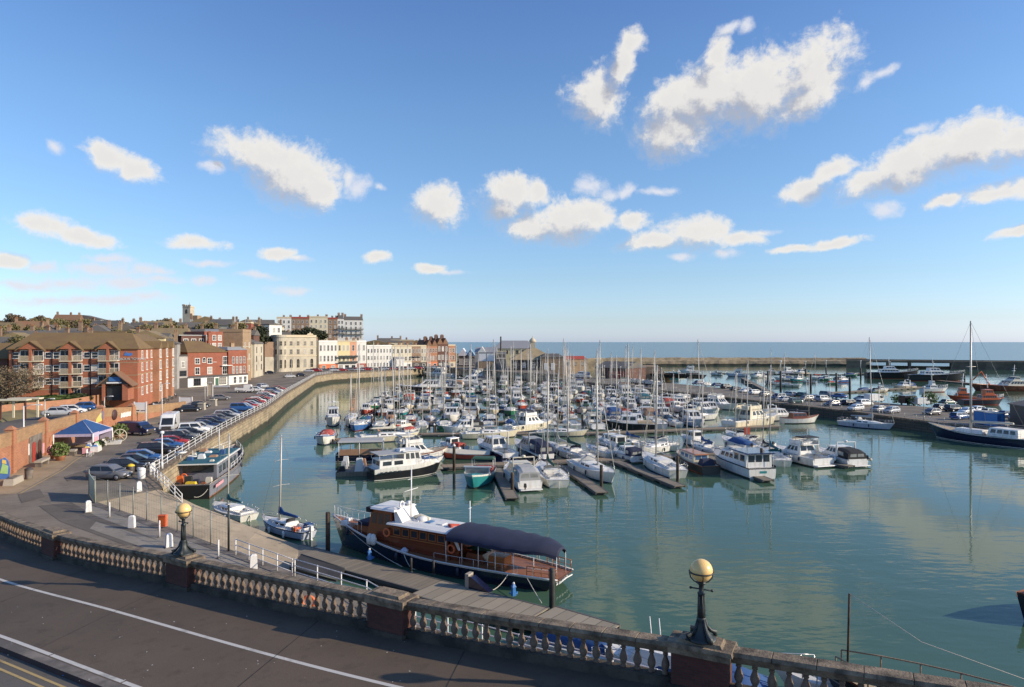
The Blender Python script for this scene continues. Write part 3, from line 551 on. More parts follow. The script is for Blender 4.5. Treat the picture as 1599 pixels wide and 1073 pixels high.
# retaining wall under the balustrade
ra = poly_off(SP, -.5)
b = MB()
for i in range(len(SP)-1): b.quad((ra[i][0],ra[i][1],QZ-1), (ra[i+1][0],ra[i+1][1],QZ-1), (ra[i+1][0],ra[i+1][1],ra[i+1][2]+.02), (ra[i][0],ra[i][1],ra[i][2]+.02))
tag(b.build('retaining_wall', 'wall_brick'), 'red brick retaining wall that carries the balustrade above the lower road', 'wall')

# ---- balustrade: brick piers, each bay with plinth, coping and its own balusters
PROF = [(.115,0),(.12,.05),(.085,.065),(.075,.09),(.115,.14),(.145,.21),(.135,.29),(.08,.40),(.06,.46),(.09,.475),(.095,.50),(.068,.52),(.11,.55),(.115,.60)]; PROF = [(r_*.93, z_*1.22) for r_, z_ in PROF]
bal = MB(); bal.lathe(PROF, 10); bal_me = bal.mesh('baluster', 'baluster_stone')
def pier(p, ang, label):
    r = thing('balustrade_pier', label, 'pier', p, ang, 'piers of the balustrade')
    MB().box(-.82,.82,-.36,.36,.18,1.12).build('brick_shaft', 'pier_brick', r)
    MB().box(-.90,.90,-.43,.43,-.3,.18).build('base', 'plinth_stone', r)
    b = MB(); b.box(-.90,.90,-.44,.44,1.12,1.32); b.frustum((-.97,.97,-.50,.50), (-.93,.93,-.47,.47), 1.32, 1.44); b.frustum((-.66,.66,-.34,.34), (-.6,.6,-.3,.3), 1.44, 1.54)
    b.build('cap', 'coping_stone', r); return r
pl = ['balustrade pier at the far end of the curve without a lamp', 'brick and stone balustrade pier with bare cap above the white road line', 'balustrade pier carrying the cream lamp beside the lower road', 'lampless brick balustrade pier in front of the moored wooden yacht', 'balustrade pier carrying the amber globe lamp over open water', 'balustrade pier beyond the amber lamp at the end of the rail', 'last balustrade pier past the bend']
for i in range(2, 8):
    p = Vector(PIER[i][:3]); u = (Vector(PIER[i+1][:2]) - Vector(PIER[i-1][:2])).normalized(); ang = math.atan2(u.y, u.x)
    pier(p, ang, pl[i-2])
bl_ = ['bay of weathered balusters curving away at the far end of the balustrade', 'balustrade bay between the bare far pier and its neighbour towards the lamp', 'balustrade bay just past the cream lamp beside the white road line', 'balustrade bay with the orange lifebelt seen through it', 'balustrade bay through which white railings and blue boats show', 'balustrade bay to the far side of the amber lamp over open water', 'last balustrade bay']
for i in range(1, 7):
    a, c = PIER[i], PIER[i+1]
    s0 = (i-1)*KS; pts = SP[s0:s0+KS+1]
    acc = [0.]
    for j in range(KS): acc.append(acc[-1] + (Vector(pts[j+1][:2])-Vector(pts[j][:2])).length)
    tot = acc[-1]
    def on(s):
        for j in range(KS):
            if acc[j+1] >= s: return Vector(pts[j]).lerp(Vector(pts[j+1]), (s-acc[j])/(acc[j+1]-acc[j]))
        return Vector(pts[-1])
    o0 = on(tot/2)
    r = thing('balustrade', bl_[i-1], 'balustrade', o0, 0, 'bays of the balustrade')
    e0 = .84
    path = [on(lerp(e0, tot-e0, k/12)) - o0 for k in range(13)]
    def beam(w0, w1, z0, z1, ch=0.):
        rings = []
        for k, p in enumerate(path):
            u = (path[min(k+1,12)] - path[max(k-1,0)]); u.z = 0; u.normalize(); nrm = Vector((u.y, -u.x, 0))
            rings.append([tuple(p + nrm*x + Vector((0,0,z))) for x, z in ((-w0,z0),(w0,z0),(w1,z1-ch),(w1-.05,z1),(-w1+.05,z1),(-w1,z1-ch))])
        return MB().loft(rings)
    beam(.24, .22, -.3, .30, .02).build('plinth', 'plinth_stone', r)
    cop = MB(); rings = []; L_ = tot-2*e0; nj = 9
    for j in range(nj+1):
        for ds, ins in (((.0,0),) if j in (0,nj) else ((-.02,0),(0,.03),(.02,0))):
            s_ = e0 + L_*j/nj + ds; p = on(s_)-o0; u = on(min(s_+.3,tot-e0+.2))-on(max(s_-.3,e0-.2)); u.z = 0; u.normalize(); nrm = Vector((u.y,-u.x,0))
            rings.append([tuple(p + nrm*x + Vector((0,0,z))) for x, z in ((-.17,1.03),(.17,1.03),(.30-ins,1.26-ins),(.24-ins,1.36-ins),(-.24+ins,1.36-ins),(-.30+ins,1.26-ins))])
    cop.loft(rings).build('coping', 'coping_stone', r)
    nb = max(3, int((tot-2*e0)/.445))
    for k in range(nb):
        p = on(e0 + (k+.5)*(tot-2*e0)/nb) - o0; o = ob('baluster', bal_me, r, (p.x+random.uniform(-.012,.012), p.y+random.uniform(-.012,.012), p.z+.30), random.random()*6); f_ = random.uniform(.93,1.05); o.scale = (f_, f_, 1)
# lamps on their piers
def lamp(p, ang, label):
    r = thing('street_lamp', label, 'street lamp', p, ang, 'globe lamps on the balustrade')
    b = MB(); b.lathe([(.42,0),(.42,.05),(.34,.08),(.27,.15),(.18,.27),(.14,.42),(.12,.55),(.135,.60),(.105,.63)], 16)
    for k in range(4):
        a = R(45+90*k); b.tube([(math.cos(a)*.46,math.sin(a)*.46,.03),(math.cos(a)*.44,math.sin(a)*.44,.15),(math.cos(a)*.30,math.sin(a)*.30,.20),(math.cos(a)*.18,math.sin(a)*.18,.36),(math.cos(a)*.12,math.sin(a)*.12,.58)], [.07,.085,.055,.045,.03], 6)
    b.build('base', 'iron', r)
    b = MB(); b.lathe([(.115,.60),(.10,.9),(.085,1.25),(.11,1.27),(.11,1.31),(.075,1.34),(.07,1.52),(.10,1.55),(.16,1.60),(.05,1.64)], 12)
    for k in range(6):
        a = R(60*k); b.tube([(math.cos(a)*.10,math.sin(a)*.10,.62),(math.cos(a)*.083,math.sin(a)*.083,1.26)], .018, 5)
    b.build('column', 'iron', r)
    MB().tube([(-.30,0,1.41),(.30,0,1.41)], .022).ball((-.30,0,1.41), .04).ball((.30,0,1.41), .04).build('ladder_bar', 'iron', r)
    c = MB(); c.ring((0,0,1.90), .335, .02, 24)
    for k in range(4):
        a = R(90*k+20); c.tube([(.05*math.cos(a),.05*math.sin(a),1.58),(.20*math.cos(a),.20*math.sin(a),1.63),(.30*math.cos(a),.30*math.sin(a),1.74),(.335*math.cos(a),.335*math.sin(a),1.90)], .018, 5)
    c.build('cage', 'iron', r)
    MB().ball((0,0,1.94), .315, 24, 16).build('globe', 'lamp_globe', r); r.scale = (1.05,1.05,1.05)
for i, lb in ((4, 'iron globe lamp on the pier beside the fenced hard standing'), (6, 'iron globe lamp standing against open green water')):
    u = (Vector(PIER[i+1][:2]) - Vector(PIER[i-1][:2])).normalized()
    lamp((PIER[i][0], PIER[i][1], PIER[i][2]+1.52), math.atan2(u.y, u.x), lb)
# joints where strips of the pavement surface meet
for kj in (22, 33, 41, 52, 60, 71):
    b = MB(); a0 = SP[kj]; u_ = (Vector(SP[kj+1])-Vector(SP[kj-1])).normalized()
    pts = [Vector((poly_off(SP, dd)[kj][0]+.35*dd*u_.x, poly_off(SP, dd)[kj][1]+.35*dd*u_.y, a0[2]+.35*dd*u_.z+.006)) for dd in (.3, 2.5, 4.6, 6.8)]
    for p, q in zip(pts, pts[1:]): b.quad(tuple(p-u_*.018), tuple(p+u_*.018), tuple(q+u_*.014), tuple(q-u_*.014))
    struct(b.build('pavement_joint', 'mat_black'))
# repair patches, flecks of litter, a gully
def patch(name, pts, m, dz=.005):
    b = MB(); b.add([tuple(p+Vector((0,0,dz))) for p in pts], [tuple(range(len(pts)))]); struct(b.build(name, m))
pz_ = .007
for q, m in (((( 60,790),(112,785),(150,806),(215,832),(300,870),(270,880),(170,842),(95,815)),'asphalt_dark'),(((28,772),(62,764),(70,776),(34,786)),'asphalt_dark'),(((150,815),(260,848),(340,880),(310,884),(225,856),(140,826)),'concrete_path'),(((215,712),(250,704),(262,712),(224,722)),'asphalt_dark'),(((100,745),(128,736),(136,742),(106,752)),'asphalt_dark')):
    pz_ += .004; patch('road_patch', [at(px,py,QZ) for px,py in q], m, pz_)
def on_prom(px, py):
    z = 6.5
    for _ in range(12):
        p = at(px,py,z); i = min(range(len(SP)), key=lambda j: (SP[j][0]-p.x)**2+(SP[j][1]-p.y)**2); z = SP[i][2]
    return at(px,py,z)
rn = random.Random(5); b = MB()
for _ in range(70):
    p = on_prom(rn.uniform(10,640), rn.uniform(925,1070)); s = rn.uniform(.008,.028); a = rn.random()*6
    u_ = Vector((math.cos(a),math.sin(a),0))*s; v_ = Vector((-math.sin(a),math.cos(a),0))*s*.6; p.z += .012; b.quad(tuple(p-u_-v_),tuple(p+u_-v_),tuple(p+u_+v_),tuple(p-u_+v_))
struct(b.build('litter','boot_white'),'stuff')
p = on_prom(84,985); r = thing('drain_cover','dark iron gully cover in the gutter at the kerb','drain cover',(p.x,p.y,p.z-.15),R(-35)); MB().box(-.3,.3,-.22,.22,-.05,.012).build('frame','iron',r); MB().box(-.26,-.02,-.18,.18,.012,.018).box(.02,.26,-.18,.18,.012,.018).build('grate','iron_black',r)
p = on_prom(104,1049); r = thing('paper_cup','crushed white paper cup lying by the yellow lines','litter',(p.x,p.y,p.z-.10),.4); MB().lathe([(.03,0),(.045,.13),(.05,.14)],8,T=Matrix.Rotation(R(80),4,'Y')).build('cup','boot_white',r); MB().box(-.12,.03,-.06,.05,0,.012).build('lid','blue_plastic',r)
# ---- lower road beside the hard standing: pale path, kerbs, tan footway by the arches
path_a = [(*at(px,py,QZ).xy, QZ+.006) for px, py in ((137,788),(200,806),(262,829),(330,852),(400,876),(470,899))]
path_b = [(*at(px,py,QZ).xy, QZ+.006) for px, py in ((132,800),(198,824),(262,850),(330,877),(400,903),(470,932))]
ribbon('path', path_a, path_b, 'concrete_path')
WALLP = [at(px,py,QZ).xy for px, py in ((-60,776),(22,738),(45,724),(72,710),(118,690),(165,671),(209,660))] + [Vector((-66.6,128)), Vector((-67.6,138)), Vector((-69.5,146))]
WALLT = [8.6,8.3,8.15,7.95,7.7,7.3,6.6,6.1,5.6,5.2]
fa = poly_off([tuple(p) for p in WALLP], .1); fb = poly_off([tuple(p) for p in WALLP], 4.2)
ribbon('footway', [(*p, QZ+.006) for p in fa[:7]], [(*p, QZ+.006) for p in fb[:7]], 'pavement_tan')
ribbon('footway_line', [(*p, QZ+.010) for p in poly_off(fb[:7], .25)], [(*p, QZ+.010) for p in poly_off(fb[:7], .38)], 'line_yellow')
# ---- upper road behind the arches and the ground that rises to the town
ROADL = poly_off([tuple(p) for p in WALLP], -.5); ROADR = poly_off([tuple(p) for p in WALLP], -11)
UPZ = [h-1.1 for h in WALLT]; UPZ[-1] = QZ
b = MB()
for i in range(len(ROADL)-1):
    b.quad((*ROADL[i],UPZ[i]), (*ROADL[i+1],UPZ[i+1]), (*ROADR[i+1],UPZ[i+1]), (*ROADR[i],UPZ[i]))
struct(b.build('upper_road', 'asphalt_dark'))
def front_x(y):
    P = [(40,-62),(75,-66),(100,-74),(125,-80),(150,-84),(213,-98),(300,-116),(340,-118),(372,-90),(400,-66),(460,-40)]
    for (y0,x0),(y1,x1) in zip(P, P[1:]):
        if y <= y1: return lerp(x0, x1, max(0,(y-y0)/(y1-y0)))
    return P[-1][1]
def hill(x, y):
    d = front_x(y) - x
    base = 6.6 if y < 130 else lerp(6.6, 3.0, min(1,(y-130)/40))
    if d < 0: return -1.0 if d < -6 else lerp(base, 3.2, min(1, -d/3))
    h = base + max(0, d-14)*.115*(1 if y > 170 else .6+.4*max(0,(y-60)/110))
    top = 25 + 4*math.sin(x*.011+1) + 2*math.sin(y*.013)
    if y > 330: top -= (y-330)*.02
    return min(h, top + max(0, d-150)*.008)
b = MB(); nx, ny = 70, 60; xs = [-42 - (i/nx)**1.6*900 for i in range(nx+1)]; ys = [42 + (j/ny)**1.3*760 for j in range(ny+1)]
vv = [(x, y, hill(x, y) + (math.sin(x*.31)*math.cos(y*.27)*.4 if front_x(y)-x > 20 else 0)) for x in xs for y in ys]
fs = []
for i in range(nx):
    for j in range(ny):
        k = i*(ny+1)+j
        if max(vv[q][2] for q in (k,k+1,k+ny+2,k+ny+1)) > 0: fs.append((k, k+ny+1, k+ny+2, k+1))
b.add(vv, fs, 0, True); struct(b.build('hill', 'hill_ground'))

# ---- crosswall (car park quay) between the basins
cz = 2.2
out_ = poly_off(CROSS, -25)
cl = CROSS + out_[::-1]
b = MB(); b.prism(cl, -5, cz-.004); struct(b.build('crosswall_road', 'asphalt_quay'))
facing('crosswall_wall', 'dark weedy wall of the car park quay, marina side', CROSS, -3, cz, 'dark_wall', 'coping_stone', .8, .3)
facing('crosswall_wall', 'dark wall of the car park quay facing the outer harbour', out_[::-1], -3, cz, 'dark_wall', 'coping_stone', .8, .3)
# ---- outer breakwater: rubble-backed stone mole, and the pier on legs across the entrance
def mole(name, path, w, h, m, mw):
    b = MB(); rings = []
    rnd = random.Random(3); pp = []
    for i in range(len(path)-1):
        k = max(1, int((Vector(path[i+1])-Vector(path[i])).length/4))
        pp += [tuple(Vector(path[i]).lerp(Vector(path[i+1]), j/k)) for j in range(k)]
    pp.append(path[-1])
    a = poly_off(pp, w*.5+1.2); c = poly_off(pp, w*.5); d = poly_off(pp, -w*.5)
    for i, p in enumerate(pp):
        j = rnd.random()*.5
        a_ = lambda q: (q[0]+rnd.uniform(-.5,.5), q[1]+rnd.uniform(-.5,.5))
        rings.append([(*a[i],-3),(*a_(a[i]),1.3+rnd.uniform(-.2,.4)),(lerp(a[i][0],c[i][0],.5),lerp(a[i][1],c[i][1],.5),h*.62+rnd.uniform(-.5,.5)),(*a_(c[i]),h*.7+rnd.uniform(-.3,.4)),(lerp(c[i][0],d[i][0],.45),lerp(c[i][1],d[i][1],.45),h*.74),(lerp(c[i][0],d[i][0],.5),lerp(c[i][1],d[i][1],.5),h+j*.5),(lerp(c[i][0],d[i][0],.8),lerp(c[i][1],d[i][1],.8),h+j),(*d[i],-3)])
    b.loft(rings, [1,0,0,0,0,0,0,1]); return tag(b.build(name, [m, mw]), 'long sandy stone breakwater between the outer harbour and the sea', 'breakwater')
mole('breakwater', [(30,438),(46,478),(68,521),(120,525),(177,526),(225,523),(268,516)], 16, 5.6, 'breakwater_stone', 'weed_stone')
r = thing('harbour_pier', 'long dark concrete pier with open gaps across the harbour entrance', 'pier')
P0, P1 = Vector((236,482)), Vector((420,392)); u = (P1-P0).normalized(); nrm = Vector((-u.y,u.x)); Lp = (P1-P0).length
ang = math.atan2(u.y, u.x); r.location = (P0.x, P0.y, 0); r.rotation_euler = (0,0,ang)
MB().box(0,Lp,-5,5,3.9,5.3).box(0,Lp,3.6,4.4,5.3,5.9).build('deck', 'pier_concrete', r)
def along(px):   # distance along the pier of the sight line through px
    k = (px-CX)/F; return (k*P0.y-P0.x)/(u.x-k*u.y)
for x0, x1 in ((0, along(1352)),(along(1384), along(1390)),(along(1418), along(1422)),(along(1484), Lp)):
    MB().box(x0,x1,-4.8,4.8,-4,3.9).build('support', 'pier_concrete', r)
MB().box(along(1352),along(1484),2.6,3.6,-3,1.6).build('sill', 'pier_concrete', r)
# ================================================================== boats
def hullgeo(L_, B, fb, tr=.75, n=12, full=.42, p=2.3):
    """stations from stern to bow: (x, half breadth, sheer height)"""
    S = []
    for i in range(n+1):
        t = i/n; t = t if t < .6 else .6 + .4*(1-(1-(t-.6)/.4)**1.35)
        if t < full: k = tr + (1-tr)*(1-((full-t)/full)**2)
        else: k = 1-((t-full)/(1-full))**p
        z = fb[2] + (fb[1]-fb[2])*min(1,t/.4)*(2-min(1,t/.4)) if t < .4 else fb[1] + (fb[0]-fb[1])*((t-.4)/.6)**1.8
        S.append((-L_/2 + L_*t, max(k*B/2, .03), z))
    return S
def hull_mb(S, draft=.5, rake=1.0, boot=(.06,.17), sr=.12, wlk=.9, stern_rake=0.):
    """materials: 0 topsides, 1 boot stripe, 2 bottom, 3 strake under the rail"""
    b = MB(); rings = []; n = len(S)-1; L_ = S[-1][0]-S[0][0]
    for i, (x, w, z) in enumerate(S):
        t = i/n; wl = wlk*(1 - .5*t**4) ; zb = S[-1][2]
        prof = [(w, z), (w*(1-.02), z-sr), (w*lerp(wl, 1, .62), z*.55), (w*lerp(wl,1,.15), boot[1]), (w*wl, boot[0]), (w*wl*.75, -draft*.5), (0.001, -draft*(1-.6*t**3))]
        def q(y, zz):
            dx = -rake*(1-zz/z)*t**6*.9 if zz < z else 0
            dx += stern_rake*(1-zz/z)*(1-t)**8
            return (x+dx, y, zz)
        rings.append([q(y, zz) for y, zz in prof] + [q(-y, zz) for y, zz in prof[::-1][1:]])
    m = [3,0,0,1,2,2,2,2,1,0,0,3]
    b.loft(rings, m, closed=False, cap=False, sm=True)
    b.add(rings[0], [tuple(range(13))], 0)
    b.add([rings[0][0], rings[0][1], rings[0][11], rings[0][12]], [(0,1,2,3)], 3)
    return b
def deck_mb(S, drop=.07, hole=None, inset=.03):
    b = MB(); n = len(S)
    L_ = [(x, max(w-inset,.01), z-drop) for x, w, z in S]
    for a, c in zip(L_, L_[1:]):
        if hole and a[0] >= hole[0]-1e-3 and c[0] <= hole[1]+1e-3:
            h = hole[2]
            for s in (1,-1):
                ya, yc = min(h, a[1]*.98), min(h, c[1]*.98)
                b.quad((a[0],s*a[1],a[2]),(c[0],s*c[1],c[2]),(c[0],s*yc,c[2]),(a[0],s*ya,a[2]))
        else:
            b.add([(a[0],-a[1],a[2]),(c[0],-c[1],c[2]),(c[0],0,c[2]+.05),(a[0],0,a[2]+.05),(c[0],c[1],c[2]),(a[0],a[1],a[2])], [(0,1,2,3),(3,2,4,5)])
    return b
def snap(S, x): return min(S, key=lambda s: abs(s[0]-x))[0]
def sheer(S, x):
    for a, c in zip(S, S[1:]):
        if c[0] >= x: k = (x-a[0])/(c[0]-a[0]); return lerp(a[1],c[1],k), lerp(a[2],c[2],k)
    return S[-1][1:]
def tub(x0, x1, w, z0, z1, t=.08, rim=.12):
    """open cockpit well with raised coaming"""
    b = MB(); b.box(x0,x1,-w,w,z0-.04,z0,1)
    b.box(x0-t,x1+t,w,w+t,z0,z1+rim).box(x0-t,x1+t,-w-t,-w,z0,z1+rim).box(x0-t,x0,-w,w,z0,z1+rim).box(x1,x1+t,-w,w,z0,z1+rim)
    b.box(x0,x1,w-.32,w,z0,z1-.05).box(x0,x1,-w,-w+.32,z0,z1-.05); return b
def rail_mb(pts, h, r=.018, mid=True, every=1, T=None):
    b = MB(); top = [(p[0],p[1],p[2]+h) for p in pts]
    b.tube(top, r, 5)
    if mid: b.tube([(p[0],p[1],p[2]+h*.5) for p in pts], r*.7, 4)
    for p in pts[::every]: b.tube([p, (p[0],p[1],p[2]+h)], r, 5)
    return b
def side_pts(S, x0, x1, n, s, ins=.08, dz=-.03):
    r = []
    for i in range(n):
        x = lerp(x0, x1, i/(n-1)); w, z = sheer(S, x); r.append((x, s*max(w-ins,.02), z+dz))
    return r
def house(b0, t0, z0, z1, parent, m='cabin_white', win=None, name='cabin', gm='glass', front=2, back=0, h0=.42, h1=.86, over=.0, roof=None):
    """frustum deckhouse with a pane of its own in every window; win = panes along each side"""
    o = MB().frustum(b0, t0, z0, z1).build(name, m, parent)
    def f(u, k): # k: height fraction -> rectangle
        z = lerp(z0, z1, k); r = [lerp(a, c, k) for a, c in zip(b0, t0)]
        return r, z
    def pane(pts):
        c = sum((Vector(p) for p in pts), Vector())/len(pts)
        MB().add(pts, [tuple(range(len(pts)))]).build('window', gm, o)
    e = .012
    if win:
        for s in (0, 1):
            for k in range(win):
                u0, u1 = (k+.12)/win, (k+.88)/win; pts = []
                for uu, hh in ((u0,h0),(u1,h0),(u1,h1),(u0,h1)):
                    r, z = f(0, hh); y = r[2]-e if s == 0 else r[3]+e
                    ins = .06*(r[1]-r[0]); pts.append((lerp(r[0]+ins, r[1]-ins, uu), y, z))
                pane(pts)
    for n_, fx in ((front, 1), (back, 0)):
        for k in range(n_):
            pts = []
            for uu, hh in (((k+.08)/n_,h0),((k+.92)/n_,h0),((k+.92)/n_,h1+.04),((k+.08)/n_,h1+.04)):
                r, z = f(0, hh); x = r[1]+e if fx else r[0]-e; ins = .06*(r[3]-r[2])
                pts.append((x, lerp(r[2]+ins, r[3]-ins, uu), z))
            pane(pts)
    if roof:
        r = t0; MB().frustum((r[0]-over,r[1]+over,r[2]-over*.7,r[3]+over*.7), (r[0]-over*.6,r[1]+over*.6,r[2]-over*.3,r[3]+over*.3), z1+.004, z1+.09).build('roof', roof, o)
    return o
def outboard(parent, x, z, m='iron_black', y=0.):
    b = MB(); b.frustum((x-.38,x-.02,y-.16,y+.16),(x-.34,x-.06,y-.12,y+.12), z+.1, z+.55); b.box(x-.26,x-.10,y-.06,y+.06,z-.75,z+.1); b.box(x-.34,x-.06,y-.09,y+.09,z-.8,z-.7)
    return b.build('outboard_motor', m, parent)
def fenders(parent, S, xs, s, m='fender'):
    for x in xs:
        w, z = sheer(S, x); MB().lathe([(.02,-.62),(.11,-.56),(.12,-.2),(.10,-.08),(.02,0)], 8, (x, s*(w+.12), z-.12)).build('fender', m, parent)

def sailboat(name, label, L_=9., B=3., hull='hull_white', stripe='boot_blue', cover='canvas_blue', mast=11.5, deck='deck_white', hood='canvas_navy', group=None, furl=True, detail=True, bottom='antifoul', wheel=False, strake='hull_white'):
    r = thing(name, label, 'sailing boat', group=group)
    k = (L_/9.)**.65; S = hullgeo(L_, B, (1.25*k,.92*k,.88*k), .68, 12)
    hull_mb(S, .6*k, 1.0*k, (.06,.16), .10, .86, .35*k).build('hull', [hull, stripe, bottom, strake], r)
    cx0, cx1 = snap(S, -.42*L_), snap(S, -.16*L_); cw = B*.23
    deck_mb(S, .05, (cx0, cx1, cw)).build('deck', deck, r)
    zd = .88*k
    tub(cx0, cx1, cw-.01, zd-.45*k, zd-.02, .09, .2*k).build('cockpit', ['cabin_white', 'deck_tan'], r)
    x0, x1, x2 = cx1+.1, .13*L_, .27*L_
    c = MB(); w0, w1, w2 = B*.32, B*.27, B*.13; h = .42*k
    def ring(x, w, z, hh): return [(x,-w,z-.08),(x,-w*.84,z+hh),(x,0,z+hh+.06),(x,w*.84,z+hh),(x,w,z-.08)]
    c.loft([ring(x0,w0,zd,h), ring(lerp(x0,x1,.5),w0,zd,h*.97), ring(x1,w1,zd+.03,h*.85), ring(x2,w2,zd+.12,h*.3)], 0, True, True, False)
    cab = c.build('cabin', 'cabin_white', r)
    for s in (1, -1):
        for a, d in ((.12,.40),(.50,.78)):
            pts = []
            for uu, hh in ((a,.30),(d,.34),(d,.74),(a,.78)):
                x = lerp(x0,x1,uu); w = lerp(w0, w0 if uu < .5 else lerp(w0,w1,(uu-.5)*2), 1)
                pts.append((x, s*(w*(1-.16*(hh*h+.08)/(h+.08))+.012), zd+hh*h))
            MB().add(pts, [(0,1,2,3)]).build('window', 'glass', cab)
    MB().box(.05*L_,.05*L_+.5*k,-.26*k,.26*k,zd+h*.8,zd+h+.11).build('hatch', 'glass_clear', cab)
    if hood:
        hb = MB(); rr = []
        for i in range(5):
            a = R(10+ i*28); xx = x0-.25*k+.55*k*math.cos(a)*.9+.2; zz = zd+h+math.sin(a)*.62*k*.9
            ww = w0*.86; rr.append([(xx,-ww,zz-.25*k if i not in (1,2) else zz-.12),(xx,-ww*.75,zz),(xx,0,zz+.05),(xx,ww*.75,zz),(xx,ww,zz-.25*k if i not in (1,2) else zz-.12)])
        hb.loft(rr[:4], 0, False, False, True).build('spray_hood', hood, r)
    mx = .11*L_; zt = zd+h
    mst = MB().tube([(mx,0,zt),(mx-.02*mast,0,zt+mast*.5),(mx-.035*mast,0,zt+mast)], [.070*k+.024,.066*k+.024,.046*k+.02], 8).build('mast', 'alu', r)
    for f_ in (.40, .70):
        zz = zt+mast*f_; xx = mx-.035*mast*f_; MB().tube([(xx-.12,-.42*B*(1.1-f_*.5),zz),(xx,0,zz+.05),(xx-.12,.42*B*(1.1-f_*.5),zz)], .02, 5).build('spreader', 'alu', mst)
    zb = zt+.55*k; bl = .40*L_
    boom = MB().tube([(mx-.08,0,zb),(mx-bl,0,zb+.10)], .055, 6).build('boom', 'alu', r)
    if cover:
        rr = []
        for i in range(9):
            u = i/8; x = lerp(mx+.10, mx-bl+.1, u); hh = (.85*k if i == 0 else .80*k if i == 1 else lerp(.44,.20,(u-.12)/.88)*k); ww = (.10 if i < 2 else .15)*k; z0 = zb+.10*u-.07
            rr.append([(x,-ww,z0+hh*.25),(x,-ww*.4,z0+hh),(x,ww*.4,z0+hh),(x,ww,z0+hh*.25),(x,0,z0-.02)])
        MB().loft(rr, 0, True, True, True).build('sail_cover', cover, boom)
    top = (mx-.035*mast,0,zt+mast); wr = .011
    st = MB(); bow = (L_/2-.05,0,S[-1][2]); stn = (-L_/2+.1,0,S[0][2])
    st.tube([top, stn], wr, 4, 0, False)
    for s in (1,-1):
        w, z = sheer(S, mx-.2); e = (mx-.25, s*(w-.05), z); zz = zt+mast*.7; xx = mx-.035*mast*.7
        st.tube([top, (xx-.12, s*.42*B*.75, zz), (mx-.035*mast*.4-.12, s*.42*B*.9, zt+mast*.4), e], wr, 4, 0, False)
    st.build('stay', 'wire', r)
    fs = MB().tube([bow, tuple(Vector(bow).lerp(Vector(top), .97))], [.04*k,.028*k] if furl else wr, 5).build('furled_sail' if furl else 'forestay', 'canvas_cream' if furl else 'wire', r)
    if detail:
        a = side_pts(S, L_*.30, L_*.485, 4, 1) ; c_ = side_pts(S, L_*.30, L_*.485, 4, -1)
        rail_mb(a + c_[::-1], .55*k).build('pulpit_rail', 'steel', r)
        a = side_pts(S, -L_*.36, -L_*.49, 3, 1); c_ = side_pts(S, -L_*.36, -L_*.49, 3, -1)
        rail_mb(a + c_[::-1], .58*k).build('stern_rail', 'steel', r)
        for s in (1,-1):
            p = side_pts(S, -L_*.36, L_*.30, 6, s); g = MB(); g.tube([(q[0],q[1],q[2]+.55*k) for q in p], .008, 4)
            for q in p: g.tube([q,(q[0],q[1],q[2]+.55*k)], .013, 4)
            g.build('guard_rail', 'steel', r)
    if wheel: MB().ring((cx0+.7,0,zd+.35), .42, .02, 16, 5, axis='x').box(cx0+.62,cx0+.70,-.09,.09,zd-.45,zd+.35).build('steering_wheel', 'steel', r)
    MB().box(-L_/2-.12,-L_/2+.05,-.03,.03,-.3,S[0][2]*.8).build('rudder', 'cabin_white', r)
    fenders(r, S, (-.22*L_, .08*L_), 1, 'fender' if hood else 'fender_white'); fenders(r, S, (-.15*L_, .12*L_), -1, 'fender')
    MB().frustum((cx0+.2,cx0+.9,-cw*.7,cw*.3),(cx0+.3,cx0+.8,-cw*.5,cw*.2),zd-.43*k,zd-.1*k).build('cockpit_gear', 'canvas_navy' if cover else 'canvas_tan', r)
    return r, S
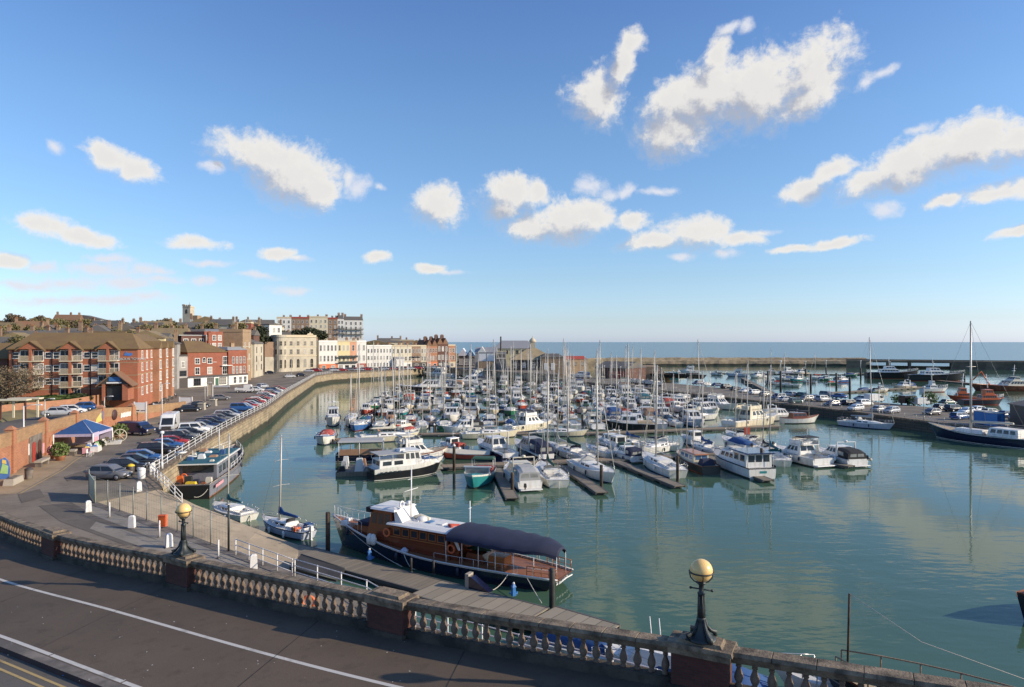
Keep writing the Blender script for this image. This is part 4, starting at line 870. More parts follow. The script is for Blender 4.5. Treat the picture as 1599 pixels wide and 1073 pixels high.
def motorboat(name, label, L_=9., B=3.2, hull='hull_white', stripe='boot_blue', kind='cruiser', fab='canvas_navy', bottom='antifoul', group=None, cab='cabin_white', deck='deck_white', strake='hull_white', cat='motor boat'):
    r = thing(name, label, cat, group=group); k = (L_/9.)**.6
    S = hullgeo(L_, B, (1.65*k,1.2*k,1.05*k), .9, 12, .5, 2.4)
    hull_mb(S, .5*k, 1.5*k, (.06,.18), .14*k, .88).build('hull', [hull, stripe, bottom, strake], r)
    cx0, cx1 = snap(S, -.47*L_), snap(S, -.20*L_); zd = 1.1*k
    deck_mb(S, .06, (cx0, cx1, B*.36)).build('deck', deck, r)
    tub(cx0+.05, cx1, B*.36-.02, zd-.5*k, zd-.05, .06, .1).build('cockpit', ['cabin_white', 'deck_tan'], r)
    MB().frustum((-L_/2-.75*k,-L_/2+.02,-B*.40,B*.40),(-L_/2-.70*k,-L_/2+.02,-B*.38,B*.38),.22,.34).build('swim_platform', deck, r)
    x0 = cx1; w = B*.40
    if kind in ('cruiser', 'flybridge'):
        # foredeck trunk and deckhouse
        MB().frustum((x0,.30*L_,-w*.9,w*.9),(x0,.14*L_,-w*.7,w*.7), zd-.1, zd+.5*k).build('cabin', cab, r)
        house((x0-.2*k,.16*L_,-w,w),(x0+.1*k,.04*L_,-w*.78,w*.78), zd+.12*k, zd+1.35*k, r, cab, 3, 'wheelhouse', 'glass', 3, 2, .40, .88, .18*k, cab)
        zr = zd+1.45*k
        if kind == 'flybridge':
            f = MB(); f.frustum((x0-.9*k,.02*L_,-w*.8,w*.8),(x0-.9*k,.05*L_,-w*.86,w*.86), zr, zr+.12)
            for s in (1,-1): f.box(x0-.8*k,.0*L_,s*w*.84-.05,s*w*.84+.05,zr+.12,zr+.55*k)
            f.box(-.01*L_,.04*L_,-w*.84,w*.84,zr+.12,zr+.6*k); f.box(x0-.2*k,x0+.3*k,-w*.5,w*.5,zr+.12,zr+.5*k); f.build('flybridge', cab, r)
            MB().frustum((.0*L_,.02*L_,-w*.7,w*.7),(-.02*L_,-.01*L_,-w*.65,w*.65),zr+.6*k,zr+.95*k).build('windscreen', 'glass_clear', r)
            if fab: MB().frustum((x0-1.0*k,x0+.9*k,-w*.8,w*.8),(x0-.9*k,x0+.8*k,-w*.74,w*.74),zr+1.0*k,zr+1.12*k).tube([(x0-.8*k,-w*.8,zr),(x0-.8*k,-w*.8,zr+1.0*k)],.02).tube([(x0-.8*k,w*.8,zr),(x0-.8*k,w*.8,zr+1.0*k)],.02).tube([(x0+.7*k,-w*.8,zr),(x0+.7*k,-w*.8,zr+1.0*k)],.02).tube([(x0+.7*k,w*.8,zr),(x0+.7*k,w*.8,zr+1.0*k)],.02).build('bimini', fab, r)
        a = MB(); xa = x0-.35*k
        for s in (1,-1): a.profile([(xa-.25*k,zd+.1),(xa+.3*k,zd+.1),(xa+.05*k,zr+.75*k),(xa-.15*k,zr+.75*k)], s*w*.97-.04, s*w*.97+.04)
        a.box(xa-.15*k,xa+.08*k,-w*.97,w*.97,zr+.70*k,zr+.80*k); a.lathe([(.26,0),(.28,.08),(.2,.18),(.05,.2)], 12, (xa,0,zr+.80*k)); a.tube([(xa,.4,zr+.8*k),(xa-.2,.4,zr+2.2*k)], .015)
        a.build('radar_arch', cab, r)
        if kind == 'cruiser' and fab:
            c = MB(); rr = []
            for x, hh in ((cx0+.15,.95*k),(lerp(cx0,cx1,.35),1.32*k),(cx1+.1,1.40*k)):
                rr.append([(x,-w*.96,zd),(x,-w*.92,zd+hh*.85),(x,-w*.6,zd+hh),(x,w*.6,zd+hh),(x,w*.92,zd+hh*.85),(x,w*.96,zd)])
            c.loft(rr, 0, True, True, False); o = c.build('canopy', fab, r)
            xb = cx0+.13
            for s in (1,-1):
                MB().quad((lerp(cx0,cx1,.4),s*w*.965,zd+.38*k),(cx1-.1,s*w*.965,zd+.38*k),(cx1-.1,s*w*.945,zd+1.0*k),(lerp(cx0,cx1,.4),s*w*.945,zd+.95*k)).build('window', 'glass_clear', o)
                MB().quad((xb,s*.1,zd+.35*k),(xb,s*w*.75,zd+.35*k),(xb,s*w*.68,zd+.78*k),(xb,s*.1,zd+.80*k)).build('window', 'glass_clear', o)
    elif kind == 'fisher':
        MB().frustum((.06*L_,.36*L_,-w*.8,w*.8),(.06*L_,.30*L_,-w*.62,w*.55), zd-.05, zd+.5*k).build('cabin', cab, r)
        house((-.14*L_,.12*L_,-w*.82,w*.82),(-.13*L_,.07*L_,-w*.74,w*.74), zd-.1, zd+1.55*k, r, cab, 2, 'wheelhouse', 'glass', 3, 1, .5, .88, .12*k, cab)
        MB().tube([(-.05*L_,0,zd+1.6*k),(-.05*L_,0,zd+3.2*k)], .03).tube([(-.05*L_,-.5,zd+2.5*k),(-.05*L_,.5,zd+2.5*k)], .018).build('mast', 'alu_white', r)
        outboard(r, -L_/2, 1.0*k)
        if fab: MB().frustum((cx0+.1,-.16*L_,-w*.7,w*.7),(cx0+.3,-.16*L_,-w*.55,w*.55),zd,zd+.75*k).build('cover', fab, r)
    elif kind == 'open':
        MB().frustum((.02*L_,.30*L_,-w*.7,w*.7),(.06*L_,.26*L_,-w*.5,w*.5), zd-.05, zd+.28*k).build('cabin', cab, r)
        MB().frustum((.0*L_,.05*L_,-w*.66,w*.66),(-.05*L_,-.02*L_,-w*.56,w*.56), zd+.2*k, zd+.72*k).build('windscreen', 'glass_clear', r)
        if fab:
            rr = [[(x,-w*.98,zd),(x,-w*.5,zd+hh),(x,w*.5,zd+hh),(x,w*.98,zd)] for x, hh in ((cx0,.12*k),(lerp(cx0,cx1,.5),.55*k),(.02*L_,.78*k),(.12*L_,.35*k))]
            MB().loft(rr, 0, True, True, True).build('cover', fab, r)
        outboard(r, -L_/2, .95*k)
    fenders(r, S, (-.25*L_, .05*L_), 1, 'fender'); fenders(r, S, (-.3*L_, .1*L_), -1, 'fender_white' if kind == 'fisher' else 'fender')
    MB().frustum((cx0+.25,cx0+.9,-B*.2,B*.12),(cx0+.3,cx0+.8,-B*.16,B*.08),zd-.48*k,zd-.05).build('cockpit_gear', 'canvas_tan' if kind == 'open' else 'canvas_navy', r)
    a = side_pts(S, .02*L_, L_*.485, 6, 1); c_ = side_pts(S, .02*L_, L_*.485, 6, -1)
    rail_mb(a + c_[::-1], .6*k, .016).build('bow_rail', 'steel', r)
    return r, S
def dinghy(name, label, L_=3.6, B=1.6, m='canvas_grey', group=None, motor=True, cover=None):
    r = thing(name, label, 'dinghy', group=group)
    t_ = .22; pts = [(-L_/2, B/2-t_, .25), (L_*.12, B/2-t_, .27), (L_*.36, B*.3, .36), (L_/2-.1, 0, .46), (L_*.36, -B*.3, .36), (L_*.12, -B/2+t_, .27), (-L_/2, -B/2+t_, .25)]
    MB().tube(pts, t_, 8).build('tube', m, r)
    MB().prism([(-L_/2+.1,-B/2+t_),(L_*.12,-B/2+t_),(L_*.4,0),(L_*.12,B/2-t_),(-L_/2+.1,B/2-t_)], .08, .16).box(-L_/2+.12,-L_/2+.2,-B/2+t_,B/2-t_,.1,.5).box(-.2,.15,-B/2+t_,B/2-t_,.28,.34).build('floor', 'deck_grey', r)
    if cover: MB().frustum((-L_/2+.1,L_*.35,-B*.42,B*.42),(-L_/2+.5,L_*.2,-B*.2,B*.2),.4,.75).build('cover', cover, r)
    if motor: outboard(r, -L_/2+.05, .35)
    return r
def put(r, p, rz, z=0.):
    r.location = (p[0], p[1], z); r.rotation_euler = (0,0,rz); return r
def put2(r, bow, stern, L_=None):
    """place a boat by the waterline pixels of its stem and stern"""
    a, c = at(*bow), at(*stern); d = a-c
    r.location = ((a.x+c.x)/2, (a.y+c.y)/2, 0); r.rotation_euler = (0,0,math.atan2(d.y,d.x)); return d.length
def len2(bow, stern): return (at(*bow)-at(*stern)).length

# ------------------------------------------------------------------ the wooden motor yacht at the near pontoon
Y = thing('motor_yacht', 'long navy hulled wooden motor yacht with white cabin roof and dark stern awning', 'motor yacht')
YB, YS = Vector((-16.1,61.2)), Vector((3.9,49.9)); YL = (YB-YS).length; d = (YB-YS).normalized()
Y.location = ((YB.x+YS.x)/2, (YB.y+YS.y)/2, 0); Y.rotation_euler = (0,0,math.atan2(d.y,d.x))
S = hullgeo(YL, 4.9, (2.55,1.08,.95), .55, 20, .45, 2.0)
hull_mb(S, 1.0, 1.3, (.05,.16), .13, .93, .9).build('hull', ['hull_navy','boot_dark','hull_black','white_paint'], Y)
dk = deck_mb(S, .10); dk.build('deck', 'teak', Y)
rs = MB()
for s in (1,-1): rs.tube([(x, s*max(w,.03), z+.015) for x, w, z in S], .055, 5)
rs.build('gunwale', 'white_paint', Y)
X = lambda s: YL/2 - YL*s       # distance from the stem as a share of the length
x0, x1 = X(.60), X(.335)
cab = MB().frustum((x0,x1,-1.55,1.55),(x0+.35,x1,-1.42,1.42), .9, 3.05).build('cabin', 'varnish', Y)
for s in (1,-1):
    for k in range(6):
        u0 = lerp(x0+.55, x1-.25, k/6); u1 = u0+(x1-x0-.8)/6*.68
        yy = lambda z: s*(1.55-.13*(z-1.2)/1.85+.015)
        z0_, z1_ = 2.28, 2.78
        MB().add([(u0,yy(z0_),z0_),(u1,yy(z0_),z0_),(u1,yy(z1_),z1_),(u0,yy(z1_),z1_)], [(0,1,2,3)]).build('window', 'glass', cab)
        fr = MB(); e = .06
        for a0,a1,c0,c1 in ((u0-e,u1+e,z0_-e,z0_),(u0-e,u1+e,z1_,z1_+e),(u0-e,u0,z0_,z1_),(u1,u1+e,z0_,z1_)): 
            ya = yy((c0+c1)/2); fr.box(a0,a1,min(ya,ya-s*.03)+s*.018,max(ya,ya-s*.03)+s*.018,c0,c1)
        fr.build('window_frame', 'varnish_light', cab)
    MB().box(x0+.1,x1,s*1.56-.04,s*1.56+.04,2.08,2.14).build('moulding', 'varnish_light', cab)
MB().frustum((x0-.25,x1+.1,-1.72,1.72),(x0-.15,x1+.1,-1.6,1.6),3.05,3.15).frustum((x0-.1,x1+.1,-1.5,1.5),(x0+.1,x1,-.9,.9),3.15,3.24).build('cabin_roof', 'white_paint', Y)
# curved white quarter panels aft of the cabin
for s in (1,-1): MB().profile([(x0-.25,3.05),(x0-.75,2.45),(x0-.95,1.9),(x0-.8,1.9),(x0-.5,2.4),(x0+.15,3.05)], s*1.5-.04, s*1.5+.04).build('quarter_panel', 'white_paint', cab)
w0, w1 = X(.345), X(.225)
wh = house((w0,w1,-1.42,1.42),(w0+.12,w1-.5,-1.24,1.24), 1.2, 4.05, Y, 'varnish', 3, 'wheelhouse', 'glass', 4, 2, .58, .88)
MB().frustum((w0-.35,w1-.2,-1.5,1.5),(w0-.2,w1-.45,-1.34,1.34),4.05,4.19).frustum((w0-.1,w1-.6,-1.2,1.2),(w0+.2,w1-.9,-.8,.8),4.19,4.28).build('wheelhouse_roof', 'white_paint', Y)
MB().profile([(w0-1.0,3.15),(w0-.2,3.15),(w0-.05,4.13),(w0-.3,4.13)], -1.2, 1.2).build('roof_fairing', 'white_paint', Y)
tr_ = MB().frustum((w1-.3,w1+2.0,-1.15,1.15),(w1-.3,w1+1.7,-1.0,1.0),1.5,2.35).build('fore_trunk', 'varnish', Y)
MB().box(w1+.2,w1+1.5,-.72,.72,2.35,2.62).build('hatch_cover', 'canvas_navy', Y)
for sx, sy in ((w1+3.2,.5),(w1+3.6,-.4)): MB().frustum((sx-.3,sx+.3,sy-.3,sy+.3),(sx-.2,sx+.2,sy-.2,sy+.2),2.0,2.35).build('windlass', 'white_paint', Y)
MB().tube([(w0-.9,0,3.2),(w0-.95,0,7.6)], [.07,.045], 8, ).build('mast', 'alu_white', Y)
MB().tube([(w0-.93,-.9,5.7),(w0-.93,.9,5.7)], .03).tube([(w0-.93,0,6.6),(w0-.93,.45,6.6)], .025).build('mast_crossbar', 'alu_white', Y)
MB().lathe([(.05,0),(.42,.05),(.46,.2),(.3,.36),(.05,.4)], 14, (w0-1.9,-.2,3.15)).build('life_raft', 'white_paint', Y)
MB().tube([(w0-2.4,-.55,3.3),(w0-1.4,-.7,3.45),(w0-1.2,-.1,3.4)], .17, 8).build('rolled_cover', 'canvas_cream', Y)
MB().ring((w0-.5,.7,4.55), .26, .07, 14, 6, axis='x').lathe([(.2,0),(.2,.3)], 10, (w0-.2,-.6,4.25)).build('horn', 'alu_white', Y)
MB().box(w1-.55,w1-.1,.85,1.5,3.75,4.15).build('searchlight', 'canvas_black', Y)
for k in range(3): MB().box(lerp(x0,x1,.25+.2*k),lerp(x0,x1,.25+.2*k)+.5,-.35,.35,3.22,3.32).build('skylight', 'glass_blue' if k == 1 else 'white_paint', Y)
MB().tube([(x0+.4,-.4,3.2),(x0+.9,.3,3.32),(x0+.5,.5,3.3)], .16, 7).build('cushion', 'canvas_red', Y)
for px_, s in ((w0+.35,1),(x0-.2,1)):
    MB().ring((px_, s*1.64, 2.35 if px_ > w0 else 1.95), .30, .07, 18, 6, axis='y').build('lifebelt', 'lifering', Y)
# awning: ribbed dark canvas on posts
ax0, ax1 = X(.985), X(.60); nr = 12; rr = []
for i in range(nr+1):
    u = i/nr; x = lerp(ax1, ax0, u); wdt = 2.1*(1-.62*max(0,(u-.5)/.5)**2.2); zc = 3.46-.22*u + (.06 if i % 2 == 0 else -.035)
    end = .35 if i in (0, nr) else 0
    rr.append([(x, wdt*math.sin(R(a)), zc - (1-math.cos(R(a)))*.50 - end*(1.0 if i else .2)) for a in (-90,-68,-45,-22,0,22,45,68,90)])
aw = MB().loft(rr, 0, False, False, True); vb = []
for i in range(nr+1):   # hanging hem
    vb.append(rr[i][0]); vb.append((rr[i][0][0], rr[i][0][1], rr[i][0][2]-.22 - (.04 if i % 2 else 0)))
for e in (0, -1):
    pts = [rr[i][e] for i in range(nr+1)]; low = [(p[0], p[1]*1.01, p[2]-.26+(.05 if i % 2 else 0)) for i, p in enumerate(pts)]
    aw.add(pts+low, [(i,i+1,nr+2+i,nr+1+i) for i in range(nr)], 0, True)
low = [(p[0]-.10, p[1]*.9, p[2]-.16) for p in rr[nr]]; aw.add(rr[nr]+low, [(i,i+1,10+i,9+i) for i in range(8)], 0, True)
aw.build('awning', 'canvas_navy', Y)
for i in range(0, nr+1, 2):
    for s in (1,-1):
        x, yw = rr[i][0][0], rr[i][8][1]*.97; w_, z_ = sheer(S, x)
        MB().tube([(x, s*min(yw, w_-.1), z_-.1),(x, s*yw, rr[i][0][2]-.05)], .028, 5).build('awning_post', 'alu_white', Y)
for s in (1,-1):
    rail_mb(side_pts(S, X(.20), X(.012), 9, s, .15), .95, .015, False).build('bow_rail', 'alu_white', Y)
    rail_mb(side_pts(S, X(.97), X(.56), 9, s, .12), .62, .013, False).build('stern_rail', 'alu_white', Y)
    rail_mb(side_pts(S, X(.995), X(.90), 5, s, .10), .75, .032, True).build('taffrail', 'varnish_light', Y)
MB().frustum((X(.80),X(.735),-.2,1.0),(X(.80),X(.74),-.1,.95),.9,1.75).build('locker', 'varnish_light', Y)
MB().frustum((X(.72),X(.64),-.9,.9),(X(.71),X(.65),-.8,.8),.9,1.6).build('engine_box', 'varnish', Y)
MB().tube([(X(.72),-.2,1.7),(X(.68),-.1,1.87),(X(.63),.1,1.7)], [.05,.32,.05], 8).build('covered_tender', 'canvas_green', Y)
MB().box(X(.63),X(.60),-1.4,1.4,.95,2.9).build('companionway', 'varnish', Y)
MB().tube([(X(.585),-1.9,1.0),(X(.585),-1.9,4.9)], .045).tube([(X(.585),-2.1,4.3),(X(.585),-1.7,4.3)], .025).build('aerial_post', 'alu_white', Y)
for sx in (X(.265),X(.28)): MB().lathe([(.05,0),(.26,.15),(.3,.5),(.2,.85),(.05,.95)], 10, (sx, 1.95, 1.2)).build('fender', 'fender_white', Y)
MB().lathe([(.05,0),(.3,.1),(.33,.3),(.1,.5)], 10, (X(.42), 1.9, 1.0)).build('fender', 'hull_lav', Y)
fenders(Y, S, (X(.12),X(.40),X(.66)), 1, 'fender')
wst, zst = sheer(S, -YL/2+.4)
nb = MB(); 
for k in range(5): nb.box(-YL/2+.22+.02*abs(k-2),-YL/2+.30,-1.0+k*.42,-.72+k*.42,zst-.52,zst-.34)
nb.tube([(-YL/2-.02,-1.15,zst-.3),(-YL/2-.02,0,zst-.22),(-YL/2-.02,1.15,zst-.3)], .05, 5)
nb.build('name_board', 'white_paint', Y)
# ================================================================== things around the hard standing and the near pontoon
def rail_line(name, label, pts, h=1.05, r=.028, bars=3, m='white_paint', post=None, cat='railing', group=None):
    p0 = Vector(pts[0]); rr = thing(name, label, cat, p0, 0, group)
    q = [Vector(p)-p0 for p in pts]
    b = MB()
    for k in range(bars): b.tube([(p.x,p.y,p.z+h*(1-k*.36)) for p in q], r, 5)
    b.build('rail', m, rr)
    for p in q: MB().tube([(p.x,p.y,p.z-.05),(p.x,p.y,p.z+h+.03)], r*1.35, 6).build('post', m, rr)
    return rr
def resample(pts, step):
    P = [Vector(p) for p in pts]; res = [P[0]]; 
    for a, c in zip(P, P[1:]):
        n = max(1, round((c-a).length/step))
        res += [a.lerp(c, (j+1)/n) for j in range(n)]
    return res
V3 = lambda p, z: Vector((p[0], p[1], z))
# white railings
e_in = poly_off(E1, -.35)
rail_line('railing', 'white tubular railing along the sandstone quay wall beside the parked cars', resample([V3(p, QZ) for p in e_in[:8]], 3.2), 1.1, .035)
rail_line('railing', 'white railing stepping down the ramp beside the grey workboat', resample([V3(at(236,742,QZ),QZ), V3(at(262,764,QZ),QZ-.1), at(284,790,2.9)], 1.7), 1.1, .035)
rail_line('railing', 'white three bar railing at the lower end of the hard standing', resample([V3(at(368,867,QZ),QZ), V3(D_,QZ)+Vector((.1,-.3,0))], 1.75), 1.05, .03)
rail_line('railing', 'white railing along the shaded quay edge seen through the balusters', resample([V3(D_,QZ)+Vector((.25,-.3,0)), V3((-7.9,37.1),QZ), V3((-4.7,33.2),QZ), V3((.3,30.2),QZ), V3((2.5,28.9),QZ), V3((17,20.2),QZ)], 1.9), 1.05, .03)
rail_line('railing', 'pale railing of the car park quay above the dark marina wall', resample([V3(p, cz) for p in poly_off(CROSS[:7], -.4)], 3.0), 1.05, .035, 3, 'alu')
# mesh fence panels between path and hard standing
fp = [Vector((*at(px,py,QZ).xy, QZ)) for px, py in ((148,786),(168,793),(187,799),(208,806),(229,813.5),(252,821.5),(277,830.5),(302,840),(329,851),(357,861))]
fr = thing('mesh_fence', 'tall wire mesh fence with grey posts along the concrete hard standing', 'fence', fp[0])
for i, p in enumerate(fp):
    q = p-fp[0]; MB().tube([(q.x,q.y,-.05),(q.x,q.y,2.35 if i < 9 else 3.1)], .045 if i < 9 else .07, 6).build('post', 'mesh_grey' if i < 9 else 'iron', fr)
for a, c in zip(fp, fp[1:]):
    a = a-fp[0]; c = c-fp[0]; b = MB()
    for k in range(5): b.tube([(a.x,a.y,.12+k*.53),(c.x,c.y,.12+k*.53)], .006 if 0 < k < 4 else .014, 4)
    n = 6
    for k in range(1, n): q = a.lerp(c, k/n); b.tube([(q.x,q.y,.1),(q.x,q.y,2.24)], .005, 4)
    b.build('mesh_panel', 'mesh_grey', fr)
g0 = at(148,786,QZ); g1 = at(139,772,QZ)
gp = thing('screen_panel', 'pale green solid panel closing the fence end by the grey hatchback', 'panel', (g0.x,g0.y,QZ))
dd = g1-g0; MB().add([(0,0,.05),(dd.x,dd.y,.05),(dd.x,dd.y,1.9),(0,0,1.9),(.06,.03,.05),(dd.x+.06,dd.y+.03,.05),(dd.x+.06,dd.y+.03,1.9),(.06,.03,1.9)], [(0,1,2,3),(5,4,7,6),(3,2,6,7),(1,0,4,5),(0,3,7,4),(2,1,5,6)]).build('sheet', 'green_paint', gp)
for q in (Vector((0,0,0)), dd): MB().tube([(q.x,q.y,0),(q.x,q.y,2.3)], .05).build('post', 'mesh_grey', gp)
p = at(254,825,QZ); bx = thing('signal_box', 'small orange cabinet fixed low on the mesh fence', 'cabinet', (p.x,p.y,QZ))
MB().box(-.28,.28,-.14,.14,.15,.95).frustum((-.32,.32,-.18,.18),(-.25,.25,-.12,.12),.95,1.02).build('body', 'orange_box', bx); MB().box(-.2,.2,-.155,-.142,.25,.85).build('door', 'hull_orange', bx)
# white kerbside bollards
bd = MB(); bd.frustum((-.23,.23,-.18,.18),(-.19,.19,-.15,.15),0,.88).frustum((-.19,.19,-.15,.15),(-.10,.10,-.07,.07),.88,.97); bm = bd.mesh('white_bollard', 'white_paint')
lb_ = ['stout white bollard at the green panel end of the mesh fence','stout white bollard on the path, midway to the orange cabinet','stout white bollard just behind the cream globe lamp','stout white bollard at the foot of the path near the white railing','stout white bollard on the apron beside the grey hatchback bonnet','stout white bollard next to the parked black cars']
for (px,py), l_ in zip(((138,800),(206,825),(264,855),(396,890),(217,768),(239,736)), lb_):
    p = at(px,py,QZ); r = thing('white_bollard', l_, 'bollard', (p.x,p.y,QZ), random.random(), 'stout white bollards'); ob('block', bm, r); MB().box(-.3,.3,-.24,.24,-.05,.06).build('foot', 'kerb_stone', r)
pm = MB().tube([(0,0,0),(0,0,1.15)], .06, 8).ball((0,0,1.15), .06).mesh('marker_post', 'white_paint')
for (px,py), l_ in zip(((171,808),(249,839),(341,872)), ('thin white marker post nearest the green panel','thin white marker post below the orange cabinet','thin white marker post in front of the tall end fence post')):
    p = at(px,py,QZ); r = thing('marker_post', l_, 'post', (p.x,p.y,QZ), 0, 'thin white posts'); ob('shaft', pm, r); MB().lathe([(.14,0),(.13,.05),(.02,.06)], 10).build('foot', 'kerb_stone', r)
def bin_(px, py, lab, m1, m2):
    p = at(px,py,QZ); r = thing('litter_bin', lab, 'bin', (p.x,p.y,QZ), .3)
    MB().lathe([(.30,0),(.36,.1),(.38,.95),(.34,1.0),(.33,.9),(.02,.88)], 12).build('body', m1, r); MB().lathe([(.4,.95),(.4,1.02),(.2,1.16),(.02,1.2)], 12).build('lid', m2, r)
bin_(221,748,'white litter bin at the rail end by the black hatchback','white_paint','white_paint'); bin_(204,742,'dark bin with a yellow lid in front of the black hatchback','trim_dark','yellow')
bin_(45,748,'grey litter bin on the footway beneath the tall white lamp post','kerb_stone','trim_dark')
# a flat black sloping deck at the slipway, near pontoon and its piles
gw = thing('gangway', 'dark rubber covered gangway from the railing down to the near pontoon', 'gangway')
q = [at(470,866,1.3), at(538,888,.75), at(525,905,1.2), at(452,886,2.2)]
MB().add([tuple(p) for p in q]+[(p.x,p.y,p.z-.2) for p in q], [(0,1,2,3),(7,6,5,4),(0,4,5,1),(1,5,6,2),(2,6,7,3),(3,7,4,0)]).build('deck', 'mat_black', gw)
for a, c in ((q[0],q[1]),(q[3],q[2])): MB().tube([tuple(a),tuple(c)], .07).build('side_beam', 'iron', gw)
def pontoon(name, label, p0, p1, w0, w1, z=.5, m='pontoon_wood', group=None, axis=0, end=None):
    """floating walkway from p0 to p1; w0 metres to the left of travel, w1 to the right"""
    d = Vector((p1[0]-p0[0], p1[1]-p0[1])); r = thing(name, label, 'pontoon', (p0[0],p0[1],0), math.atan2(d.y,d.x), group); l = d.length
    MB().box(0,l,-w1,w0,z-.07,z).build('deck', m, r)
    MB().box(-.02,l+.02,w0-.10,w0+.04,z-.22,z+.02).build('edge_beam', 'float_grey', r); MB().box(-.02,l+.02,-w1-.04,-w1+.10,z-.22,z+.02).build('edge_beam', 'float_grey', r)
    n = max(1, int(l/4)); k = MB()
    for i in range(n): a = l*(i+.15)/n; k.box(a, l*(i+.85)/n, -w1+.12, w0-.12, -.25, z-.07)
    k.build('float', 'float_grey', r); return r
N0, N1, N2, N3 = at(470,850,.5), at(857,949,.5), at(868,948,.5), at(968,977,.5)
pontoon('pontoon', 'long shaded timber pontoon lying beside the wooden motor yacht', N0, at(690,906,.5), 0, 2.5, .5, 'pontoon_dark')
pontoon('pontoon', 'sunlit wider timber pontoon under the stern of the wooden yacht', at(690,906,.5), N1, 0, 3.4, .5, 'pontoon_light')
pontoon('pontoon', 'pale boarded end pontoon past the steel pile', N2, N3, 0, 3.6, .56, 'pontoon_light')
def pile(px, py, top, label, m='pile_wood', r_=.16, cap=None, group='mooring piles', base_z=0., sq=False):
    p = at(px, py, base_z); h = zat(top, p.y); r = thing('mooring_pile', label, 'pile', (p.x,p.y,0), 0, group)
    (MB().box(-r_,r_,-r_,r_,-3,h) if sq else MB().lathe([(r_,-3),(r_,h-.1),(r_*.9,h)], 10)).build('shaft', m, r)
    if cap: MB().lathe([(r_*1.15,h),(r_*1.1,h+.12),(.02,h+.4)], 10).build('cap', cap, r)
    return r
pile(512,864,800,'dark timber pile at the bow of the wooden yacht', 'pile_wood', .2)
pile(862,949,888,'tall grey steel pile at the stern of the wooden yacht', 'pile_steel', .2, None, 'mooring piles', 0.)
p_ = pile(300,776,757,'rust streaked pile with yellow cap behind the grey workboat', 'pile_rust', .28, None, 'mooring piles', 0., True)
hh = zat(757, at(300,776,0).y); MB().frustum((-.75,.55,-.4,.4),(-.6,.4,-.25,.25), hh, hh+.35).build('cap', 'yellow', p_)
for px, py, lb in ((642,893,'mooring post standing on the pontoon halfway along the yacht'),(677,897,'short post on the pontoon aft of the yacht cabin')):
    p = at(px,py,.5); r = thing('pontoon_post', lb, 'post', (p.x,p.y,.5)); MB().lathe([(.09,0),(.09,1.0),(.06,1.06)], 8).build('shaft', 'pile_steel', r); MB().lathe([(.18,0),(.16,.06),(.02,.07)], 8).build('foot', 'iron', r)
def pedestal(px, py, lab, tall=.8):
    p = at(px,py,.5); r = thing('service_post', lab, 'service post', (p.x,p.y,.5), .5)
    MB().frustum((-.14,.14,-.14,.14),(-.1,.1,-.1,.1),0,tall*.75).build('body', 'blue_plastic', r); MB().frustum((-.15,.15,-.15,.15),(-.06,.06,-.06,.06),tall*.75,tall).build('cap', 'blue_plastic', r); MB().ball((0,0,tall+.04),.09).build('light', 'boot_white', r)
    MB().tube([(.2,0,.05),(.45,.3,.05),(.2,.5,.05),(-.1,.35,.05)], .07, 6).build('hose', 'blue_plastic', r)
pedestal(577,874,'blue service post on the dark pontoon by the yacht foredeck'); pedestal(802,930,'blue service post with coiled hose on the sunlit pontoon')
p = at(739,918,.5); st = thing('boarding_steps', 'dark blue boarding steps against the wooden yacht', 'steps', (p.x,p.y,.5), math.atan2(d.y,d.x))
MB().profile([(-1.5,0),(.2,0),(.2,.85),(0,.85)], -.3, .3).build('side_sheet', 'hull_navy', st); MB().box(.2,.5,-.32,.32,0,1.0).build('platform', 'stone_planter', st)
def rope(name, label, a, c, sag, r=.025):
    a, c = Vector(a), Vector(c); pts = [a.lerp(c, k/10) - Vector((0,0,sag*4*(k/10)*(1-k/10))) for k in range(11)]
    o = MB().tube([p-a for p in pts], r, 5).build(name, 'rope', None, a); return tag(o, label, 'rope')
Mw = Matrix.Translation(Y.location) @ Matrix.Rotation(Y.rotation_euler[2], 4, 'Z')
for s_, px, py, lb in ((.05,628,885,'mooring rope from the yacht bow to the dark pontoon'),(.43,648,889,'mooring rope slack along the yacht side to the pontoon'),(.84,760,923,'mooring rope drooping from the yacht quarter to the pontoon'),(.90,846,942,'taut pale mooring rope at the yacht stern')):
    w_, z_ = sheer(S, YL/2-YL*s_); rope('mooring_rope', lb, Mw @ Vector((YL/2-YL*s_, w_, z_)), at(px,py,.55), .35 if 'taut' not in lb else .05)
# ------------------------------------------------------------------ grey steel workboat by the slipway
Wb = thing('workboat', 'grey steel workboat with blue cabin roof and cluttered black stern', 'workboat')
a, c = at(388,728), at(325,780); Wl = 23.5; dW = (a-c).normalized(); nW = Vector((-dW.y,dW.x,0))
cen = at(330,779) + dW*Wl/2 + nW*2.7; Wb.location = (cen.x,cen.y,0); Wb.rotation_euler = (0,0,math.atan2(dW.y,dW.x))
SW = hullgeo(Wl, 5.8, (2.9,1.75,1.75), .88, 14, .5, 2.8)
hull_mb(SW, .8, 1.4, (.05,.2), .10, .95).build('hull', ['hull_grey','hull_rust','antifoul','pile_rust'], Wb)
deck_mb(SW, .5).build('deck', 'deck_dark', Wb)
MB().quad((-Wl/2-.02,-2.5,0),(-Wl/2-.02,2.5,0),(-Wl/2-.02,2.52,1.6),(-Wl/2-.02,-2.52,1.6)).build('transom', 'hull_black', Wb)
ha, hb_ = -Wl/2+4.2, -Wl/2+15.0
wh = house((ha,hb_,-2.3,2.3),(ha+.1,hb_,-2.2,2.2),1.2,3.35,Wb,'hull_grey',5,'cabin','glass',2,0,.35,.75)
MB().box(ha-.02,ha+.02,-1.9,1.6,2.3,3.25).build('window','glass',wh)
